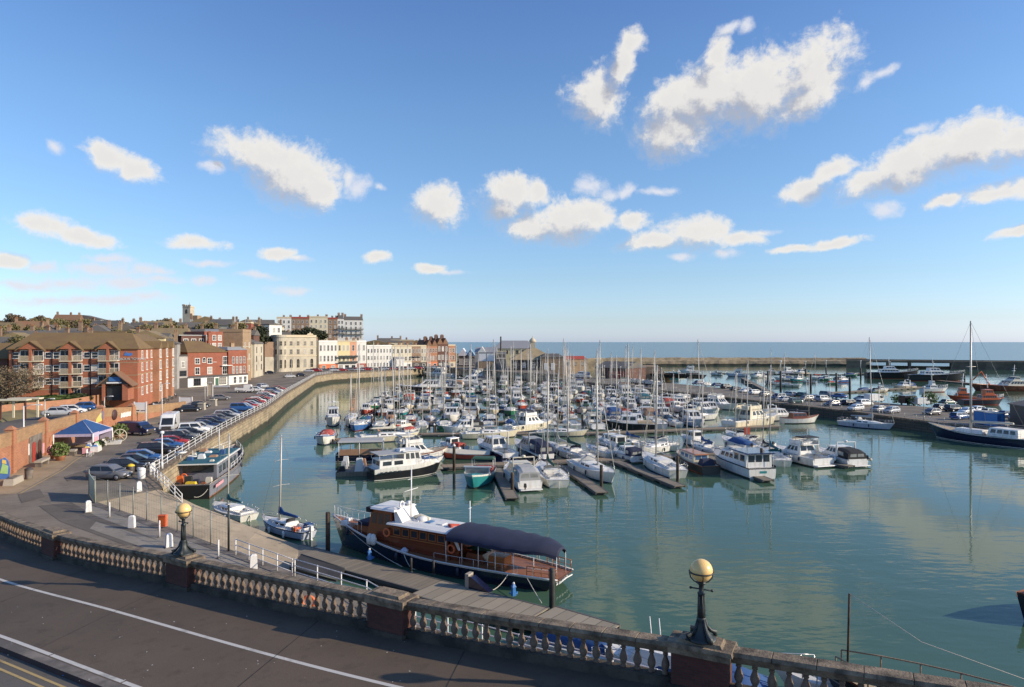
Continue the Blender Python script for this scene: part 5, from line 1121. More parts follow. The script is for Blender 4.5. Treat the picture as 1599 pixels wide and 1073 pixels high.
MB().box(ha-1.0,hb_+.2,-2.55,2.55,3.36,3.5).build('roof', 'boot_white', Wb)
MB().box(ha-.9,hb_+.1,-2.4,2.4,3.502,3.56).build('roof_cover', 'canvas_teal', Wb)
for i in range(9):
    x, y = ha+.4+i*1.15, (-1.6,1.2,.2,-.9,1.7,-1.4,.6,1.5,-.5)[i]; s_ = .25+.08*(i%4)
    MB().frustum((x-s_,x+s_,y-s_,y+s_),(x-s_*.8,x+s_*.8,y-s_*.7,y+s_*.7),3.56,3.75+.17*(i%3)).build('roof_gear', ('canvas_cream','canvas_blue','white_paint','canvas_tan')[i%4], Wb)
MB().ring((ha+2.5,1.2,3.9),.55,.05,18,5).tube([(ha+2.5,1.2,3.5),(ha+2.5,1.2,4.6)],.03).build('dish_mount', 'white_paint', Wb)
MB().lathe([(.02,0),(.5,.12),(.75,.28)], 16, (ha+.2,1.9,4.5)).tube([(ha+.2,1.9,3.5),(ha+.2,1.9,4.5)], .04).build('dish', 'boot_white', Wb)
for s in (1,-1): rail_mb(side_pts(SW, hb_-6, Wl/2-.8, 9, s, .1), .75, .03).build('guard_rail', 'alu_white', Wb)
MB().tube([(ha+9,-.3,3.5),(ha+9,-.3,6.5)], .05).build('mast', 'alu_white', Wb)
for i, (x,y,m) in enumerate(((1.2,1.3,'canvas_black'),(1.8,-.6,'canvas_navy'),(2.6,.5,'iron'),(.9,-1.6,'hull_rust'),(2.9,-1.7,'canvas_cream'),(3.2,1.7,'hull_orange'))):
    s_ = .3+.07*(i%3); MB().frustum((-Wl/2+x-s_,-Wl/2+x+s_,y-s_,y+s_),(-Wl/2+x-s_*.7,-Wl/2+x+s_*.7,y-s_*.8,y+s_*.8),1.2,1.75+.2*(i%3)).build('deck_gear', m, Wb)
for i in range(4): MB().frustum((hb_+1+i*1.5,hb_+2+i*1.5,-.8+.3*i,.4+.3*i),(hb_+1.1+i*1.5,hb_+1.8+i*1.5,-.6+.3*i,.3+.3*i),1.4,2.0+.2*(i%2)).build('deck_gear', ('canvas_tan','hull_rust','canvas_cream','iron')[i], Wb)
MB().ring((-Wl/2+3.9,1.4,1.9),.33,.08,16,6,axis='x').build('lifebelt','lifering',Wb)
fenders(Wb, SW, (-5,2,8), -1, 'fender'); MB().box(-Wl/2+1.2,-Wl/2+4.6,-2.93,-2.88,1.0,1.35).build('name_board', 'art_pink', Wb)
rope('mooring_rope', 'pale rope from the workboat stern to the rusty pile', at(331,752,1.8), at(303,776,.9), .6)
# small yachts drying at the slip
r, S1 = sailboat('sailing_yacht', 'small white yacht with blue sail cover lying off the concrete slip', 7.6, 2.5, 'hull_lav', 'boot_dark', 'canvas_blue', 8.0, 'deck_white', None, furl=False, strake='boot_dark')
put2(r, (411,822), (481,842)); outboard(r, -3.85, .75, 'fender_white'); MB().box(-2.9,-2.3,.3,.9,.5,1.1).build('fuel_can', 'hull_orange', r); MB().frustum((-3.2,-2.3,-1.0,-.3),(-3.1,-2.4,-.9,-.4),.6,1.2).build('locker_cover', 'canvas_blue', r)
MB().box(-.95,-.90,-.5,.5,.9,1.5).build('companion_hatch', 'canvas_black', r)
r, S1 = sailboat('sailing_yacht', 'low white multihull with folded mast cover at the slip edge by the workboat', 7.0, 3.0, 'hull_white', 'boot_blue', 'canvas_teal', 7.4, 'deck_white', None, furl=False)
put2(r, (336,798), (389,814))
# boats moored under the balustrade, only their tops in view
r, S1 = motorboat('motor_boat', 'white motor boat under blue covers moored below the quay, seen through balusters', 9, 3.2, 'hull_white', 'boot_blue', 'open', 'canvas_blue'); put(r, (8.6,35.4), R(150)); MB().frustum((-1.5,2.5,-1.1,1.1),(-1.2,2.0,-.8,.8),1.1,2.0).build('cabin', 'cabin_white', r)
for x in (1.46,.95): MB().tube([(x,-.43,1.2),(x+.18,-.38,3.3)], .03).build('aerial', 'alu_white', r)
r, S1 = motorboat('motor_boat', 'white cabin boat with blue tarpaulin tied below the railing, seen through balusters', 8, 3., 'hull_white', 'boot_blue', 'open', 'canvas_blue'); put(r, (2.0,39.2), R(-32)); r.location = (4.9,37.9,0)
kz = thing('sailing_barge', 'old sailing vessel below the balustrade showing only its rail and thin pole', 'sailing vessel'); kz.location = (20.1,29.5,0); kz.rotation_euler = (0,0,R(139))
SK = hullgeo(13, 4.2, (2.2,1.95,2.1), .6, 14); hull_mb(SK, .9, 1.5).build('hull', ['hull_black','boot_red','antifoul','varnish'], kz); deck_mb(SK, .5).build('deck', 'deck_tan', kz)
for s in (1,-1): rail_mb(side_pts(SK,-5.5,5.6,8,s,.06),.75,.04,False).build('rail', 'pontoon_wood', kz)
MB().tube([(5.2,0,2.2),(5.1,.05,5.9)], .055).build('pole', 'pile_wood', kz); MB().tube([(5.1,.05,5.9),(2.2,-.6,4.2),(-6,-1.5,2.8)], .014, 4).build('stay', 'rope', kz); MB().frustum((-2.5,1.5,-1,1),(-2.2,1.2,-.8,.8),1.5,2.3).build('cabin', 'varnish', kz)
r, S1 = sailboat('sailing_yacht', 'small yacht below the balustrade with only its bow rail in view', 7, 2.4, 'hull_white', 'boot_blue', 'canvas_black', 5, hood=None, furl=False); put(r, (18.2,33.2), R(160)); r.scale = (1.5,1.4,1.4); 
for k in list(r.children_recursive):
    if k.name.split('.')[0] in ('mast','spreader','boom','sail_cover','stay','forestay','guard_rail','stern_rail'): bpy.data.objects.remove(k)
tg = thing('tug', 'dark navy tug with rust coloured deck at the edge of the basin', 'tug'); tg.location = (38.0,44.3,0); tg.rotation_euler = (0,0,R(183))
ST = hullgeo(11, 4.2, (1.9,1.4,1.5), .8, 12); hull_mb(ST, .8, .6).build('hull', ['hull_navy','boot_dark','antifoul','hull_rust'], tg); deck_mb(ST, .3).build('deck', 'hull_rust', tg); MB().frustum((-2,2,-1.0,1.0),(-1.8,1.6,-.8,.8),1.3,1.9).build('hatch','cabin_cream',tg)
p = at(541,925,QZ); bl = tag(MB().ring((0,0,.75),.30,.075,18,6,axis='y').box(-.05,.05,-.05,.05,.15,.45).build('lifebelt', 'lifering', None, (p.x-1.1,p.y-3.4,QZ)), 'orange lifebelt hanging at the quay railing behind the balusters', 'lifebelt')

# ================================================================== the marina
PW = 'pontoon_wood'
def walkway(label, a, c, w=1.3, m=PW): return pontoon('pontoon', label, at(*a), at(*c), w, w, .45, m, 'marina pontoons')
def finger(label, root, tip, w=.75): return pontoon('finger_pontoon', label, at(*root,.4), at(*tip,.4), w, w, .42, 'pontoon_dark', 'finger pontoons')
walkway('nearest marina walkway between the teal boat and the houseboat', (690,733), (1010,719)); walkway('end of the nearest walkway beyond the row of fingers', (1010,719), (1180,705))
walkway('marina walkway behind the white trawler yacht', (655,681), (950,679)); walkway('marina walkway past the black hulled launch', (950,679), (1215,668))
walkway('short walkway beside the white boat with red gear', (525,690), (655,681))
finger('finger pontoon between the teal boat and the canvas topped boat', (775,731), (800,778)); finger('finger pontoon with folded tender, right of the two masted berth', (880,727), (940,769))
finger('long bare finger pontoon before the sailing yacht with blue stripe', (960,719), (1062,759)); finger('finger pontoon under the white houseboat', (1105,712), (1200,750))
finger('finger pontoon between the two cabin cruisers', (1210,708), (1330,728))
for (px,py,top,lb) in ((800,770,738,'brown pile at the tip of the finger by the canvas topped boat'),(939,762,726,'brown pile at the tip of the finger with the folded tender'),(1058,752,712,'brown pile at the tip of the long bare finger'),(1189,743,700,'brown pile in front of the white houseboat'),(709,736,697,'white capped black pile left of the teal boat'),(988,716,690,'brown pile on the walkway behind the bare finger'),(678,678,664,'white capped pile by the open water of the second walkway'),(855,724,697,'dark pile behind the navy cruisers')):
    pile(px,py,top,lb,'pile_wood',.2,'boot_white' if 'white capped' in lb else None)
# --- nearest row, each boat by itself
def SB(label, bow, stern, **k): L_ = len2(bow, stern)*1.07; r, s = sailboat('sailing_yacht', label, max(L_,5), **k); put2(r, bow, stern); return r, s
def MO(label, bow, stern, nm='motor_cruiser', **k): L_ = len2(bow, stern)*1.05; r, s = motorboat(nm, label, max(L_,4), **k); put2(r, bow, stern); return r, s
# black hulled trawler yacht
tl = len2((692,737),(580,749)); T_ = thing('trawler_yacht', 'black hulled trawler yacht with white sides and blue foredeck cover', 'motor yacht'); put2(T_, (692,737),(580,749))
S2 = hullgeo(tl*1.02, 3.7, (2.3,1.75,1.5), .85, 14, .45, 2.2); hull_mb(S2, .7, 1.5, (.05,.15), .62, .9).build('hull', ['hull_black','boot_white','antifoul','hull_white'], T_); deck_mb(S2, .1).build('deck', 'deck_white', T_)
h1 = house((-4.6,-.9,-1.55,1.55),(-4.5,-1.0,-1.5,1.5),1.4,2.6,T_,'cabin_white',2,'aft_cabin','glass',0,2); house((-1.2,1.5,-1.5,1.5),(-1.1,1.1,-1.3,1.3),1.5,3.5,T_,'cabin_white',3,'wheelhouse','glass',3,0,.5,.88,.25,'cabin_white')
MB().box(-4.8,-.9,-1.7,1.7,3.3,3.4).build('canopy','canvas_grey',T_); [MB().tube([(x,y,2.5),(x,y,3.3)],.03).build('canopy_post','alu_white',T_) for x in (-4.6,-2.8) for y in (-1.6,1.6)]
MB().frustum((1.5,4.3,-1.1,1.1),(1.5,3.6,-.8,.8),1.6,2.15).build('fore_cabin','cabin_white',T_); MB().frustum((2.0,3.8,-.9,.9),(2.1,3.4,-.7,.7),2.16,2.4).build('deck_cover','canvas_blue',T_)
for k in range(5): MB().box(-4.6+k*.62,-4.25+k*.62,-1.88,-1.80,.98,1.18).build('port_light','glass',T_)
MB().tube([(.2,0,3.5),(0,0,6.2)],.06).tube([(0,-.7,5.0),(0,.7,5.0)],.03).build('mast','alu_white',T_); MB().frustum((-1.6,-.6,-.9,.4),(-1.4,-.8,-.6,.2),3.4,3.8).build('tender','hull_white',T_)
rail_mb(side_pts(S2,.8,tl*.49,6,1)+side_pts(S2,.8,tl*.49,6,-1)[::-1],.75,.02).build('bow_rail','steel',T_)
MO('white flybridge cruiser with tan deck and brown hull stripe behind the trawler', (698,715),(600,725), B=4.0, stripe='hull_rust', kind='flybridge', fab='canvas_cream', deck='deck_tan', strake='varnish')
wb = thing('work_raft', 'dark work raft heaped with gear at the stern of the trawler', 'raft'); p = at(566,737); put(wb, p, R(6)); MB().box(-3.2,3.2,-3,3,-.4,.55).build('deck','pontoon_dark',wb)
for i in range(9): 
    x, y, s_ = -2.5+(i%3)*2.3, -2+(i//3)*1.9, .45+.12*(i%3); MB().frustum((x-s_,x+s_,y-s_,y+s_),(x-s_*.6,x+s_*.7,y-s_*.7,y+s_*.5),.55,1.2+.35*((i*7)%4)).build('gear', ('canvas_black','fender_white','canvas_tan','deck_grey','hull_lav')[i%5], wb)
MB().box(-3.0,-2.8,-3.0,-2.8,.5,2.2).build('post','pile_wood',wb)
ch = thing('canopy_boat', 'open harbour boat with flat pale canopy behind the work raft', 'motor boat'); p = at(573,719); put(ch, p, R(8))
Sx = hullgeo(9,3.4,(1.5,1.2,1.2),.9); hull_mb(Sx).build('hull',['hull_navy','boot_white','antifoul','hull_white'],ch); deck_mb(Sx,.4).build('deck','deck_tan',ch); MB().frustum((-4.2,2.6,-1.8,1.8),(-4.0,2.4,-1.5,1.5),3.0,3.25).build('canopy','canvas_grey',ch); [MB().tube([(x,y,.8),(x,y,3.0)],.05).build('canopy_post','alu_white',ch) for x in (-4,-1,2.4) for y in (-1.7,1.7)]; MB().box(-3.9,2.3,-1.72,-1.66,1.1,2.0).build('side_screen','canvas_tan',ch)
# teal passenger boat, bow on
tb = thing('passenger_boat', 'teal and white open passenger boat with red seats, bow towards the open water', 'passenger boat'); tL = 10.5; a = at(757,766); put(tb, (a.x-.9,a.y+tL*.5-.3), R(-97))
S3 = hullgeo(tL,3.7,(1.9,1.35,1.3),.8,14,.5,2.0); hull_mb(S3,.6,1.2,(.05,.2),.22,.86).build('hull',['hull_teal','boot_dark','antifoul_green','hull_white'],tb); deck_mb(S3,.35).build('deck','deck_grey',tb)
fb_ = [(x,w,z) for x,w,z in S3 if x > 1.8]; MB().loft([[(x,-max(w-.1,.02),z-.05),(x,0,z+.12),(x,max(w-.1,.02),z-.05)] for x,w,z in fb_],0,False,False).build('foredeck','hull_teal',tb)
for k in range(4): MB().box(-3.8+k*1.3,-3.2+k*1.3,-1.4,1.4,.95,1.5).build('seat','canvas_red',tb)
MB().box(1.3,1.5,-1.6,1.6,1.1,2.15).box(1.2,1.55,-1.75,1.75,2.15,2.28).build('windscreen_frame','boot_white',tb); MB().box(1.51,1.53,-1.45,1.45,1.45,2.1).build('windscreen','glass_clear',tb)
MB().frustum((-4.3,-2.4,-1.5,1.5),(-4.1,-2.6,-1.3,1.3),2.5,2.7).build('canopy','canvas_green',tb); [MB().tube([(x,y,1),(x,y,2.5)],.04).build('canopy_post','alu_white',tb) for x in (-4.2,-2.5) for y in (-1.4,1.4)]
cv = thing('covered_boat', 'long open boat under a pinkish tarpaulin behind the teal boat', 'boat'); put(cv, at(726,716), R(175)); Sx = hullgeo(8,2.8,(1.2,.9,.9),.8); hull_mb(Sx).build('hull',['hull_red','boot_dark','antifoul','hull_white'],cv); MB().loft([[(x,-w*.97,z-.02),(x,0,z+.5),(x,w*.97,z-.02)] for x,w,z in Sx],0,False,False).build('cover','canvas_cream',cv)
r, _ = MO('white boat wrapped in grey canvas with brown wooden stern screen', (796,742),(827,766), nm='canvas_boat', B=3.5, kind='cruiser', fab='canvas_grey', cab='cabin_cream'); lc_ = -len2((796,742),(827,766))*1.05*.475; MB().box(lc_,lc_+.05,-1.0,1.0,.95,2.0).build('stern_screen','canvas_tan',r); outboard(r,lc_-.7,.5,'iron_black',.8)
SB('beamy white yacht with rounded stern facing the open water, third berth', (845,736),(872,762), B=3.9, cover='canvas_green', hood='canvas_grey', wheel=True, mast=12.5)
MO('navy and white hardtop cruiser lying behind the canvas topped boat', (748,703),(796,722), B=3.4, hull='hull_navy', kind='cruiser', fab=None); MO('dark grey sports cruiser beside the navy hardtop cruiser', (806,704),(852,724), B=3.2, hull='hull_navy', kind='cruiser', fab='canvas_navy', cab='deck_grey')
SB('white yacht with dark green sail cover behind the walkway pile', (868,706),(918,722), B=3.5, cover='canvas_green', hood='canvas_navy', mast=11, wheel=True)
SB('white yacht lying along the finger with the folded tender', (958,757),(899,730), B=3.8, cover=None, hood='canvas_grey', mast=13.5)
SB('blue striped yacht alongside the long bare finger pontoon', (1006,721),(1058,747), B=3.8, cover=None, hood=None, mast=13, stripe='boot_blue')
kb = thing('canal_boat', 'black hulled cabin boat with wooden roof beside the blue striped yacht', 'cabin boat'); put2(kb,(1062,721),(1110,741)); kl = len2((1062,721),(1110,741))
Sx = hullgeo(kl*1.03,3.5,(1.8,1.2,1.15),.8,14); hull_mb(Sx,.6,1.2).build('hull',['hull_black','hull_rust','antifoul','varnish'],kb); deck_mb(Sx,.15).build('deck','deck_tan',kb); house((-kl*.22,kl*.28,-1.2,1.2),(-kl*.21,kl*.26,-1.05,1.05),1.0,2.2,kb,'cabin_cream',3,'cabin','glass_blue',2,2); MB().frustum((-kl*.24,kl*.28,-1.2,1.2),(-kl*.23,kl*.27,-.9,.9),2.204,2.32).build('roof','varnish_light',kb)
MB().tube([(kl*.05,0,2.3),(kl*.04,0,9.5)],[.08,.05]).build('mast','alu',kb); MB().frustum((-kl*.44,-kl*.3,-1,1),(-kl*.42,-kl*.32,-.7,.7),1.1,1.9).build('deck_gear','canvas_navy',kb)
hbt = thing('houseboat', 'white houseboat with navy flat roof, its square stern to the open water', 'houseboat'); put2(hbt,(1118,721),(1190,748)); hl = len2((1118,721),(1190,748))
Sx = hullgeo(hl*1.02,4.2,(2.1,1.5,1.45),.92,14,.5,2.6); hull_mb(Sx,.6,1.4,(.06,.2),.16,.93).build('hull',['hull_white','boot_dark','antifoul','hull_navy'],hbt); deck_mb(Sx,.12).build('deck','deck_grey',hbt)
house((-hl*.44,-hl*.16,-1.85,1.85),(-hl*.44,-hl*.16,-1.8,1.8),1.35,3.2,hbt,'cabin_white',2,'saloon','glass',0,3,.4,.85); house((-hl*.16,hl*.2,-1.7,1.7),(-hl*.16,hl*.14,-1.5,1.5),1.4,2.7,hbt,'cabin_white',3,'cabin','glass',3,0); MB().frustum((-hl*.49,-hl*.1,-2.1,2.1),(-hl*.48,-hl*.11,-1.9,1.9),3.21,3.34).build('roof','hull_navy',hbt)
MB().frustum((-hl*.02,hl*.16,-1.1,1.1),(0,hl*.13,-.7,.7),2.72,3.15).build('roof_tent','canvas_cream',hbt); MB().box(-hl*.512,-hl*.508,-.6,.4,.75,1.05).build('name_plate','hull_teal',hbt)
for s in (1,-1): MB().tube([(-hl*.47,s*1.85,1.4),(-hl*.47,s*1.85,3.2)],.04).build('roof_post','trim_white',hbt)
SB('white yacht with teal hood between the houseboat and the flybridge cruiser', (1190,711),(1223,729), B=3.5, cover='canvas_teal', hood='canvas_teal', mast=13, wheel=True)
r, Sx = MO('large white flybridge cruiser with black flybridge screens near the row end', (1214,712),(1284,729), B=4.2, kind='flybridge', fab='canvas_black', stripe='boot_dark'); tender = dinghy('dinghy','small white tender on the flybridge cruiser stern',2.6,1.3,'fender_white',None,False); put(tender,(r.location.x+3.6,r.location.y-2.9),R(60),.7)
r, Sx = MO('white cruiser with black canvas cockpit at the end of the row', (1280,714),(1338,729), B=3.9, kind='cruiser', fab='canvas_black', stripe='hull_rust'); dg_ = dinghy('dinghy','grey inflatable hung across the stern of the black canvas cruiser',3.2,1.5,'canvas_cream',None,True); put(dg_,(at(1347,724).x+.3,at(1347,724).y+.4),R(80),.55)
r, Sx = MO('white boat under a bright blue tarpaulin behind the houseboat', (1130,694),(1172,706), nm='covered_boat', B=3.2, kind='open', fab='canvas_blue'); 
r, Sx = SB('white yacht with a red flag at its stern behind the blue tarpaulin boat', (1135,682),(1170,693), B=3.2, cover=None, hood='canvas_navy', mast=11); MB().box(-4.6,-4.57,-.1,1.0,1.6,2.9).build('flag','hull_red',r)
SB('white yacht with navy mainsail cover behind the bare finger', (1060,706),(1000,698), B=3.0, cover='canvas_navy', hood=None, mast=12.5); SB('cream decked yacht on the far side of the nearest walkway', (1004,712),(1052,700), B=2.9, cover=None, hood='canvas_cream', mast=10.5)
MO('green hulled cabin boat with dark cover left of the walkway pile', (945,700),(985,713), nm='fishing_boat', B=3., kind='fisher', fab='canvas_green', hull='hull_white'); SB('white yacht with open transom beside the green covered boat', (917,704),(955,716), B=3., cover='canvas_grey', hood=None, mast=12)
SB('slim white yacht with grey hood beyond the green covered boat', (960,693),(1010,703), B=2.8, cover='canvas_blue', hood='canvas_grey', mast=11.5); MO('white motor boat with cream cabin beyond the navy covered yacht', (1065,690),(1105,699), B=2.9, kind='fisher', fab=None)
MO('small white speedboat nosed to the walkway past the flybridge cruiser', (1165,694),(1205,701), nm='speedboat', B=2.4, kind='open', fab=None); SB('white yacht with tall mast beyond the flybridge cruiser', (1150,690),(1192,700), B=2.8, cover=None, hood='canvas_navy', mast=13.5)
SB('white yacht with cream hood squeezed beside the navy hardtop cruiser', (858,700),(892,712), B=3.2, cover='canvas_cream', hood='canvas_cream', mast=12); SB('white yacht with tan sail cover and open cockpit behind the canal style cabin boat', (1060,712),(1092,722), B=3.1, cover='canvas_tan', hood='canvas_navy', mast=11.5)
MO('small white cabin cruiser with navy canopy between the pile and the bare finger', (962,712),(996,722), B=3.2, kind='cruiser', fab='canvas_navy'); SB('pale grey yacht with blue cover tucked behind the houseboat bow', (1080,700),(1122,711), B=3.1, hull='hull_lav', cover='canvas_blue', hood='canvas_blue', mast=12)
SB('white yacht with black sail cover ahead of the flybridge cruiser', (1178,704),(1214,715), B=3.2, cover='canvas_black', hood='canvas_black', mast=12); MO('white motor boat with teal canopy beyond the green covered boat', (935,692),(968,700), B=3.0, kind='cruiser', fab='canvas_teal')
MO('open fishing boat with orange gear on the near walkway', (690,700),(722,706), nm='fishing_boat', B=3.0, kind='fisher', fab='canvas_red', hull='hull_white')
# --- second walkway
SB('long cream hulled sailing yacht alongside the second walkway', (808,682),(722,685), B=3.8, hull='hull_cream', strake='hull_cream', cover=None, hood='canvas_navy', mast=17, stripe='boot_dark', bottom='antifoul')
MO('white launch with dark windows behind the long cream yacht', (690,677),(752,674), B=3.2, kind='cruiser', fab='canvas_black'); MO('white cruiser with open bridge between the two long yachts', (862,668),(795,675), B=3.8, kind='flybridge', fab='canvas_navy', hull='hull_cream')
SB('long white yacht with blue bow cover alongside the second walkway', (916,681),(842,680), B=3.6, hull='hull_cream', strake='hull_white', cover='canvas_cream', hood='canvas_black', mast=15.5)
SB('white motor sailer with brown canopy beside the red covered boat', (652,686),(558,691), B=3.7, hull='hull_cream', strake='hull_white', cover='canvas_cream', hood='canvas_tan', mast=15.5)
MO('red covered open boat behind the white motor sailer', (657,674),(628,677), nm='covered_boat', B=2.6, kind='open', fab='canvas_red', hull='hull_white'); MO('white wheelhouse boat with cream roof behind the motor sailer', (610,673),(640,670), nm='fishing_boat', B=2.9, kind='fisher', fab='canvas_cream')
r, Sx = MO('white fishing boat heaped with red gear, bow to the channel', (504,697),(513,684), nm='fishing_boat', B=3.4, kind='open', fab='canvas_red', hull='hull_white', strake='hull_blue')
MO('white launch with grey awning at the head of the short walkway', (519,668),(521,656), nm='launch', B=3., kind='cruiser', fab='canvas_grey'); SB('white yacht with furled rust red sail at the short walkway', (545,668),(552,655), B=2.8, cover='canvas_tan', hood=None, mast=9); dr = dinghy('work_punt','brown wooden punt beside the red gear fishing boat',4.2,2.0,'pile_wood',None,True); put(dr, at(531,691), R(70))
bl2 = thing('black_launch', 'black hulled motor launch with white cabin on the second walkway', 'motor launch'); put2(bl2,(946,670),(1022,671)); ll = len2((946,670),(1022,671)); Sx = hullgeo(ll*1.03,3.6,(2.0,1.4,1.3),.8,14); hull_mb(Sx,.6,1.4,(.06,.2),.12).build('hull',['hull_black','boot_dark','antifoul','boot_white'],bl2); deck_mb(Sx,.1).build('deck','deck_tan',bl2); house((-1.5,2.2,-1.2,1.2),(-1.4,1.7,-1.0,1.0),1.3,2.9,bl2,'cabin_white',2); MB().frustum((-4.5,-1.6,-1.2,1.2),(-4.4,-1.6,-1,1),1.3,1.8).build('aft_cabin','deck_tan',bl2); rail_mb(side_pts(Sx,.5,ll*.48,5,1)+side_pts(Sx,.5,ll*.48,5,-1)[::-1],.6,.02).build('bow_rail','steel',bl2)
MO('big cream motor cruiser with raked windows beside the car park quay', (1212,661),(1140,669), B=4.4, hull='hull_cream', kind='flybridge', fab=None, cab='cabin_cream', stripe='boot_dark'); MO('white cruiser with open arch behind the big cream cruiser', (1245,655),(1190,657), B=3.8, hull='hull_white', kind='cruiser', fab='canvas_cream')
wr = thing('wooden_ketch', 'white hulled boat with red brown deck beside the quay wall', 'motor sailer'); put2(wr,(1278,660),(1222,661)); ll = len2((1278,660),(1222,661)); Sx = hullgeo(ll*1.03,3.2,(1.9,1.2,1.3),.7,14); hull_mb(Sx,.6,1.4).build('hull',['hull_white','boot_dark','antifoul','hull_red'],wr); deck_mb(Sx,.05).build('deck','canvas_tan',wr); house((-2.4,1.2,-1,1),(-2.3,.9,-.85,.85),1.1,2.3,wr,'varnish',3); MB().tube([(2,0,1.2),(2,0,11)],[.09,.05]).build('mast','alu',wr); MB().tube([(2,0,2.6),(-2.5,0,2.8)],.12).build('boom','canvas_navy',wr)
SB('long pale grey racing yacht moored alone at the quay wall', (1394,672),(1314,664), B=3.9, hull='hull_lav', strake='hull_white', cover='canvas_grey', hood='canvas_grey', mast=17.5, wheel=True)
kt = thing('sailing_ship', 'large navy hulled sailing vessel with very tall mast at the quay wall', 'sailing vessel'); put2(kt,(1450,681),(1612,701)); kl = len2((1450,681),(1612,701)); Sx = hullgeo(kl*1.02,5.2,(2.7,1.6,1.7),.6,16); hull_mb(Sx,1.,2.,(.05,.15),.14).build('hull',['hull_navy','boot_white','antifoul','boot_white'],kt); deck_mb(Sx,.1).build('deck','deck_tan',kt)
house((-7.5,-2.5,-1.7,1.7),(-7.3,-2.8,-1.5,1.5),1.6,3.0,kt,'cabin_white',4); MB().frustum((-1.5,3.5,-1.2,1.2),(-1.4,3.2,-1,1),1.6,2.3).build('fore_cabin','cabin_white',kt)
a = at(1515,690); top = zat(501,a.y); dx = (Vector((a.x,a.y,0))-kt.location).length*(1 if a.x < kt.location.x else -1)
MB().tube([(dx,0,1.5),(dx,0,top)],[.22,.13],8).build('mast','alu',kt); MB().tube([(dx,-1.5,top*.62),(dx,1.5,top*.62)],.05).build('spreader','alu',kt)
for e in ((kl*.5,0,2.6),(-kl*.48,0,1.8),(dx-1.5,2.4,1.6),(dx-1.5,-2.4,1.6)): MB().tube([(dx,0,top-.2),e],.022,4).build('stay','wire',kt)
MB().tube([(dx-.2,0,3.6),(dx-7,0,3.9)],.22).build('boom','canvas_cream',kt); MB().frustum((-kl*.42,-kl*.3,-1.3,1.3),(-kl*.4,-kl*.32,-1,1),1.6,2.8).build('hood','canvas_navy',kt); rail_mb(side_pts(Sx,-kl*.45,kl*.49,14,1),.8,.02).build('guard_rail','steel',kt); rail_mb(side_pts(Sx,-kl*.45,kl*.49,14,-1),.8,.02).build('guard_rail','steel',kt)
# --- far rows: a few boats of each build, copied along the pontoons with colours of their own
rnd = random.Random(11)
MO('tall white motor vessel lying under the far quay wall', (662,588),(707,589), nm='motor_vessel', B=6.0, hull='hull_white', kind='flybridge', fab=None, stripe='boot_red')
r, _ = MO('long black hulled vessel with white windowed deckhouse near the far quay', (620,613),(716,612), nm='motor_vessel', B=5.5, hull='hull_black', kind='cruiser', fab=None, strake='boot_white')
MO('long white passenger boat with dark windows behind the far rows', (697,602),(765,602), nm='passenger_boat', B=5.5, hull='hull_white', kind='cruiser', fab='canvas_navy', stripe='boot_red')
MO('white double decked boat moored by the small sandstone building', (722,592),(762,591), nm='passenger_boat', B=5.5, hull='hull_cream', kind='flybridge', fab='canvas_cream')
MO('pale motor yacht with high bow beneath the car park quay', (1150,641),(1098,636), B=4.4, hull='hull_white', kind='flybridge', fab=None, stripe='boot_blue')
MO('grey white cruiser with raised bridge near the car park quay', (1042,633),(1082,637), B=4., hull='hull_lav', kind='flybridge', fab=None); MO('grey covered motor yacht below the pale railing', (975,618),(1008,622), B=4., hull='hull_lav', kind='cruiser', fab='canvas_grey')
SB('long white yacht with bright awnings on the walkway below the car park', (1120,655),(1050,657), B=3.6, cover='canvas_cream', hood='canvas_grey', mast=17)
protoS = []
for i, (Ls, hb, cv, hd, mh) in enumerate(((8.2,2.8,'canvas_blue','canvas_navy',10.5),(9.4,3.1,'canvas_navy','canvas_blue',12.5),(7.2,2.5,'canvas_cream',None,9.0),(10.2,3.3,None,'canvas_grey',14.0))):
    r, _ = sailboat('sailing_yacht', 'yacht', Ls, hb, 'hull_white', 'boot_blue', cv, mh, 'deck_white', hd, detail=(i in (1,3))); protoS.append(r)
protoM = [motorboat('motor_cruiser','cruiser',8.6,3.1,kind='cruiser',fab='canvas_navy')[0], motorboat('motor_cruiser','cruiser',10.5,3.5,kind='flybridge',fab='canvas_blue')[0], motorboat('fishing_boat','fisher',6.6,2.5,kind='fisher',fab='canvas_green')[0], motorboat('speedboat','open boat',5.6,2.2,kind='open',fab='canvas_blue')[0]]
used_p = set()
HC = [('white','hull_white'),('white','hull_white'),('white','hull_white'),('cream','hull_cream'),('navy','hull_navy'),('pale grey','hull_lav'),('teal','hull_teal'),('white','hull_white'),('blue','hull_blue'),('red','hull_red'),('green','hull_green'),('white','hull_white')]
CC = [('blue','canvas_blue'),('navy','canvas_navy'),('cream','canvas_cream'),('green','canvas_green'),('grey','canvas_grey'),('black','canvas_black'),('red','canvas_red'),('tan','canvas_tan'),('blue','canvas_blue'),('teal','canvas_teal')]
KN = {'sailing_yacht':('sailing yacht','sail cover'),'motor_cruiser':('motor cruiser','canopy'),'fishing_boat':('fishing boat','cover'),'speedboat':('open boat','cover')}
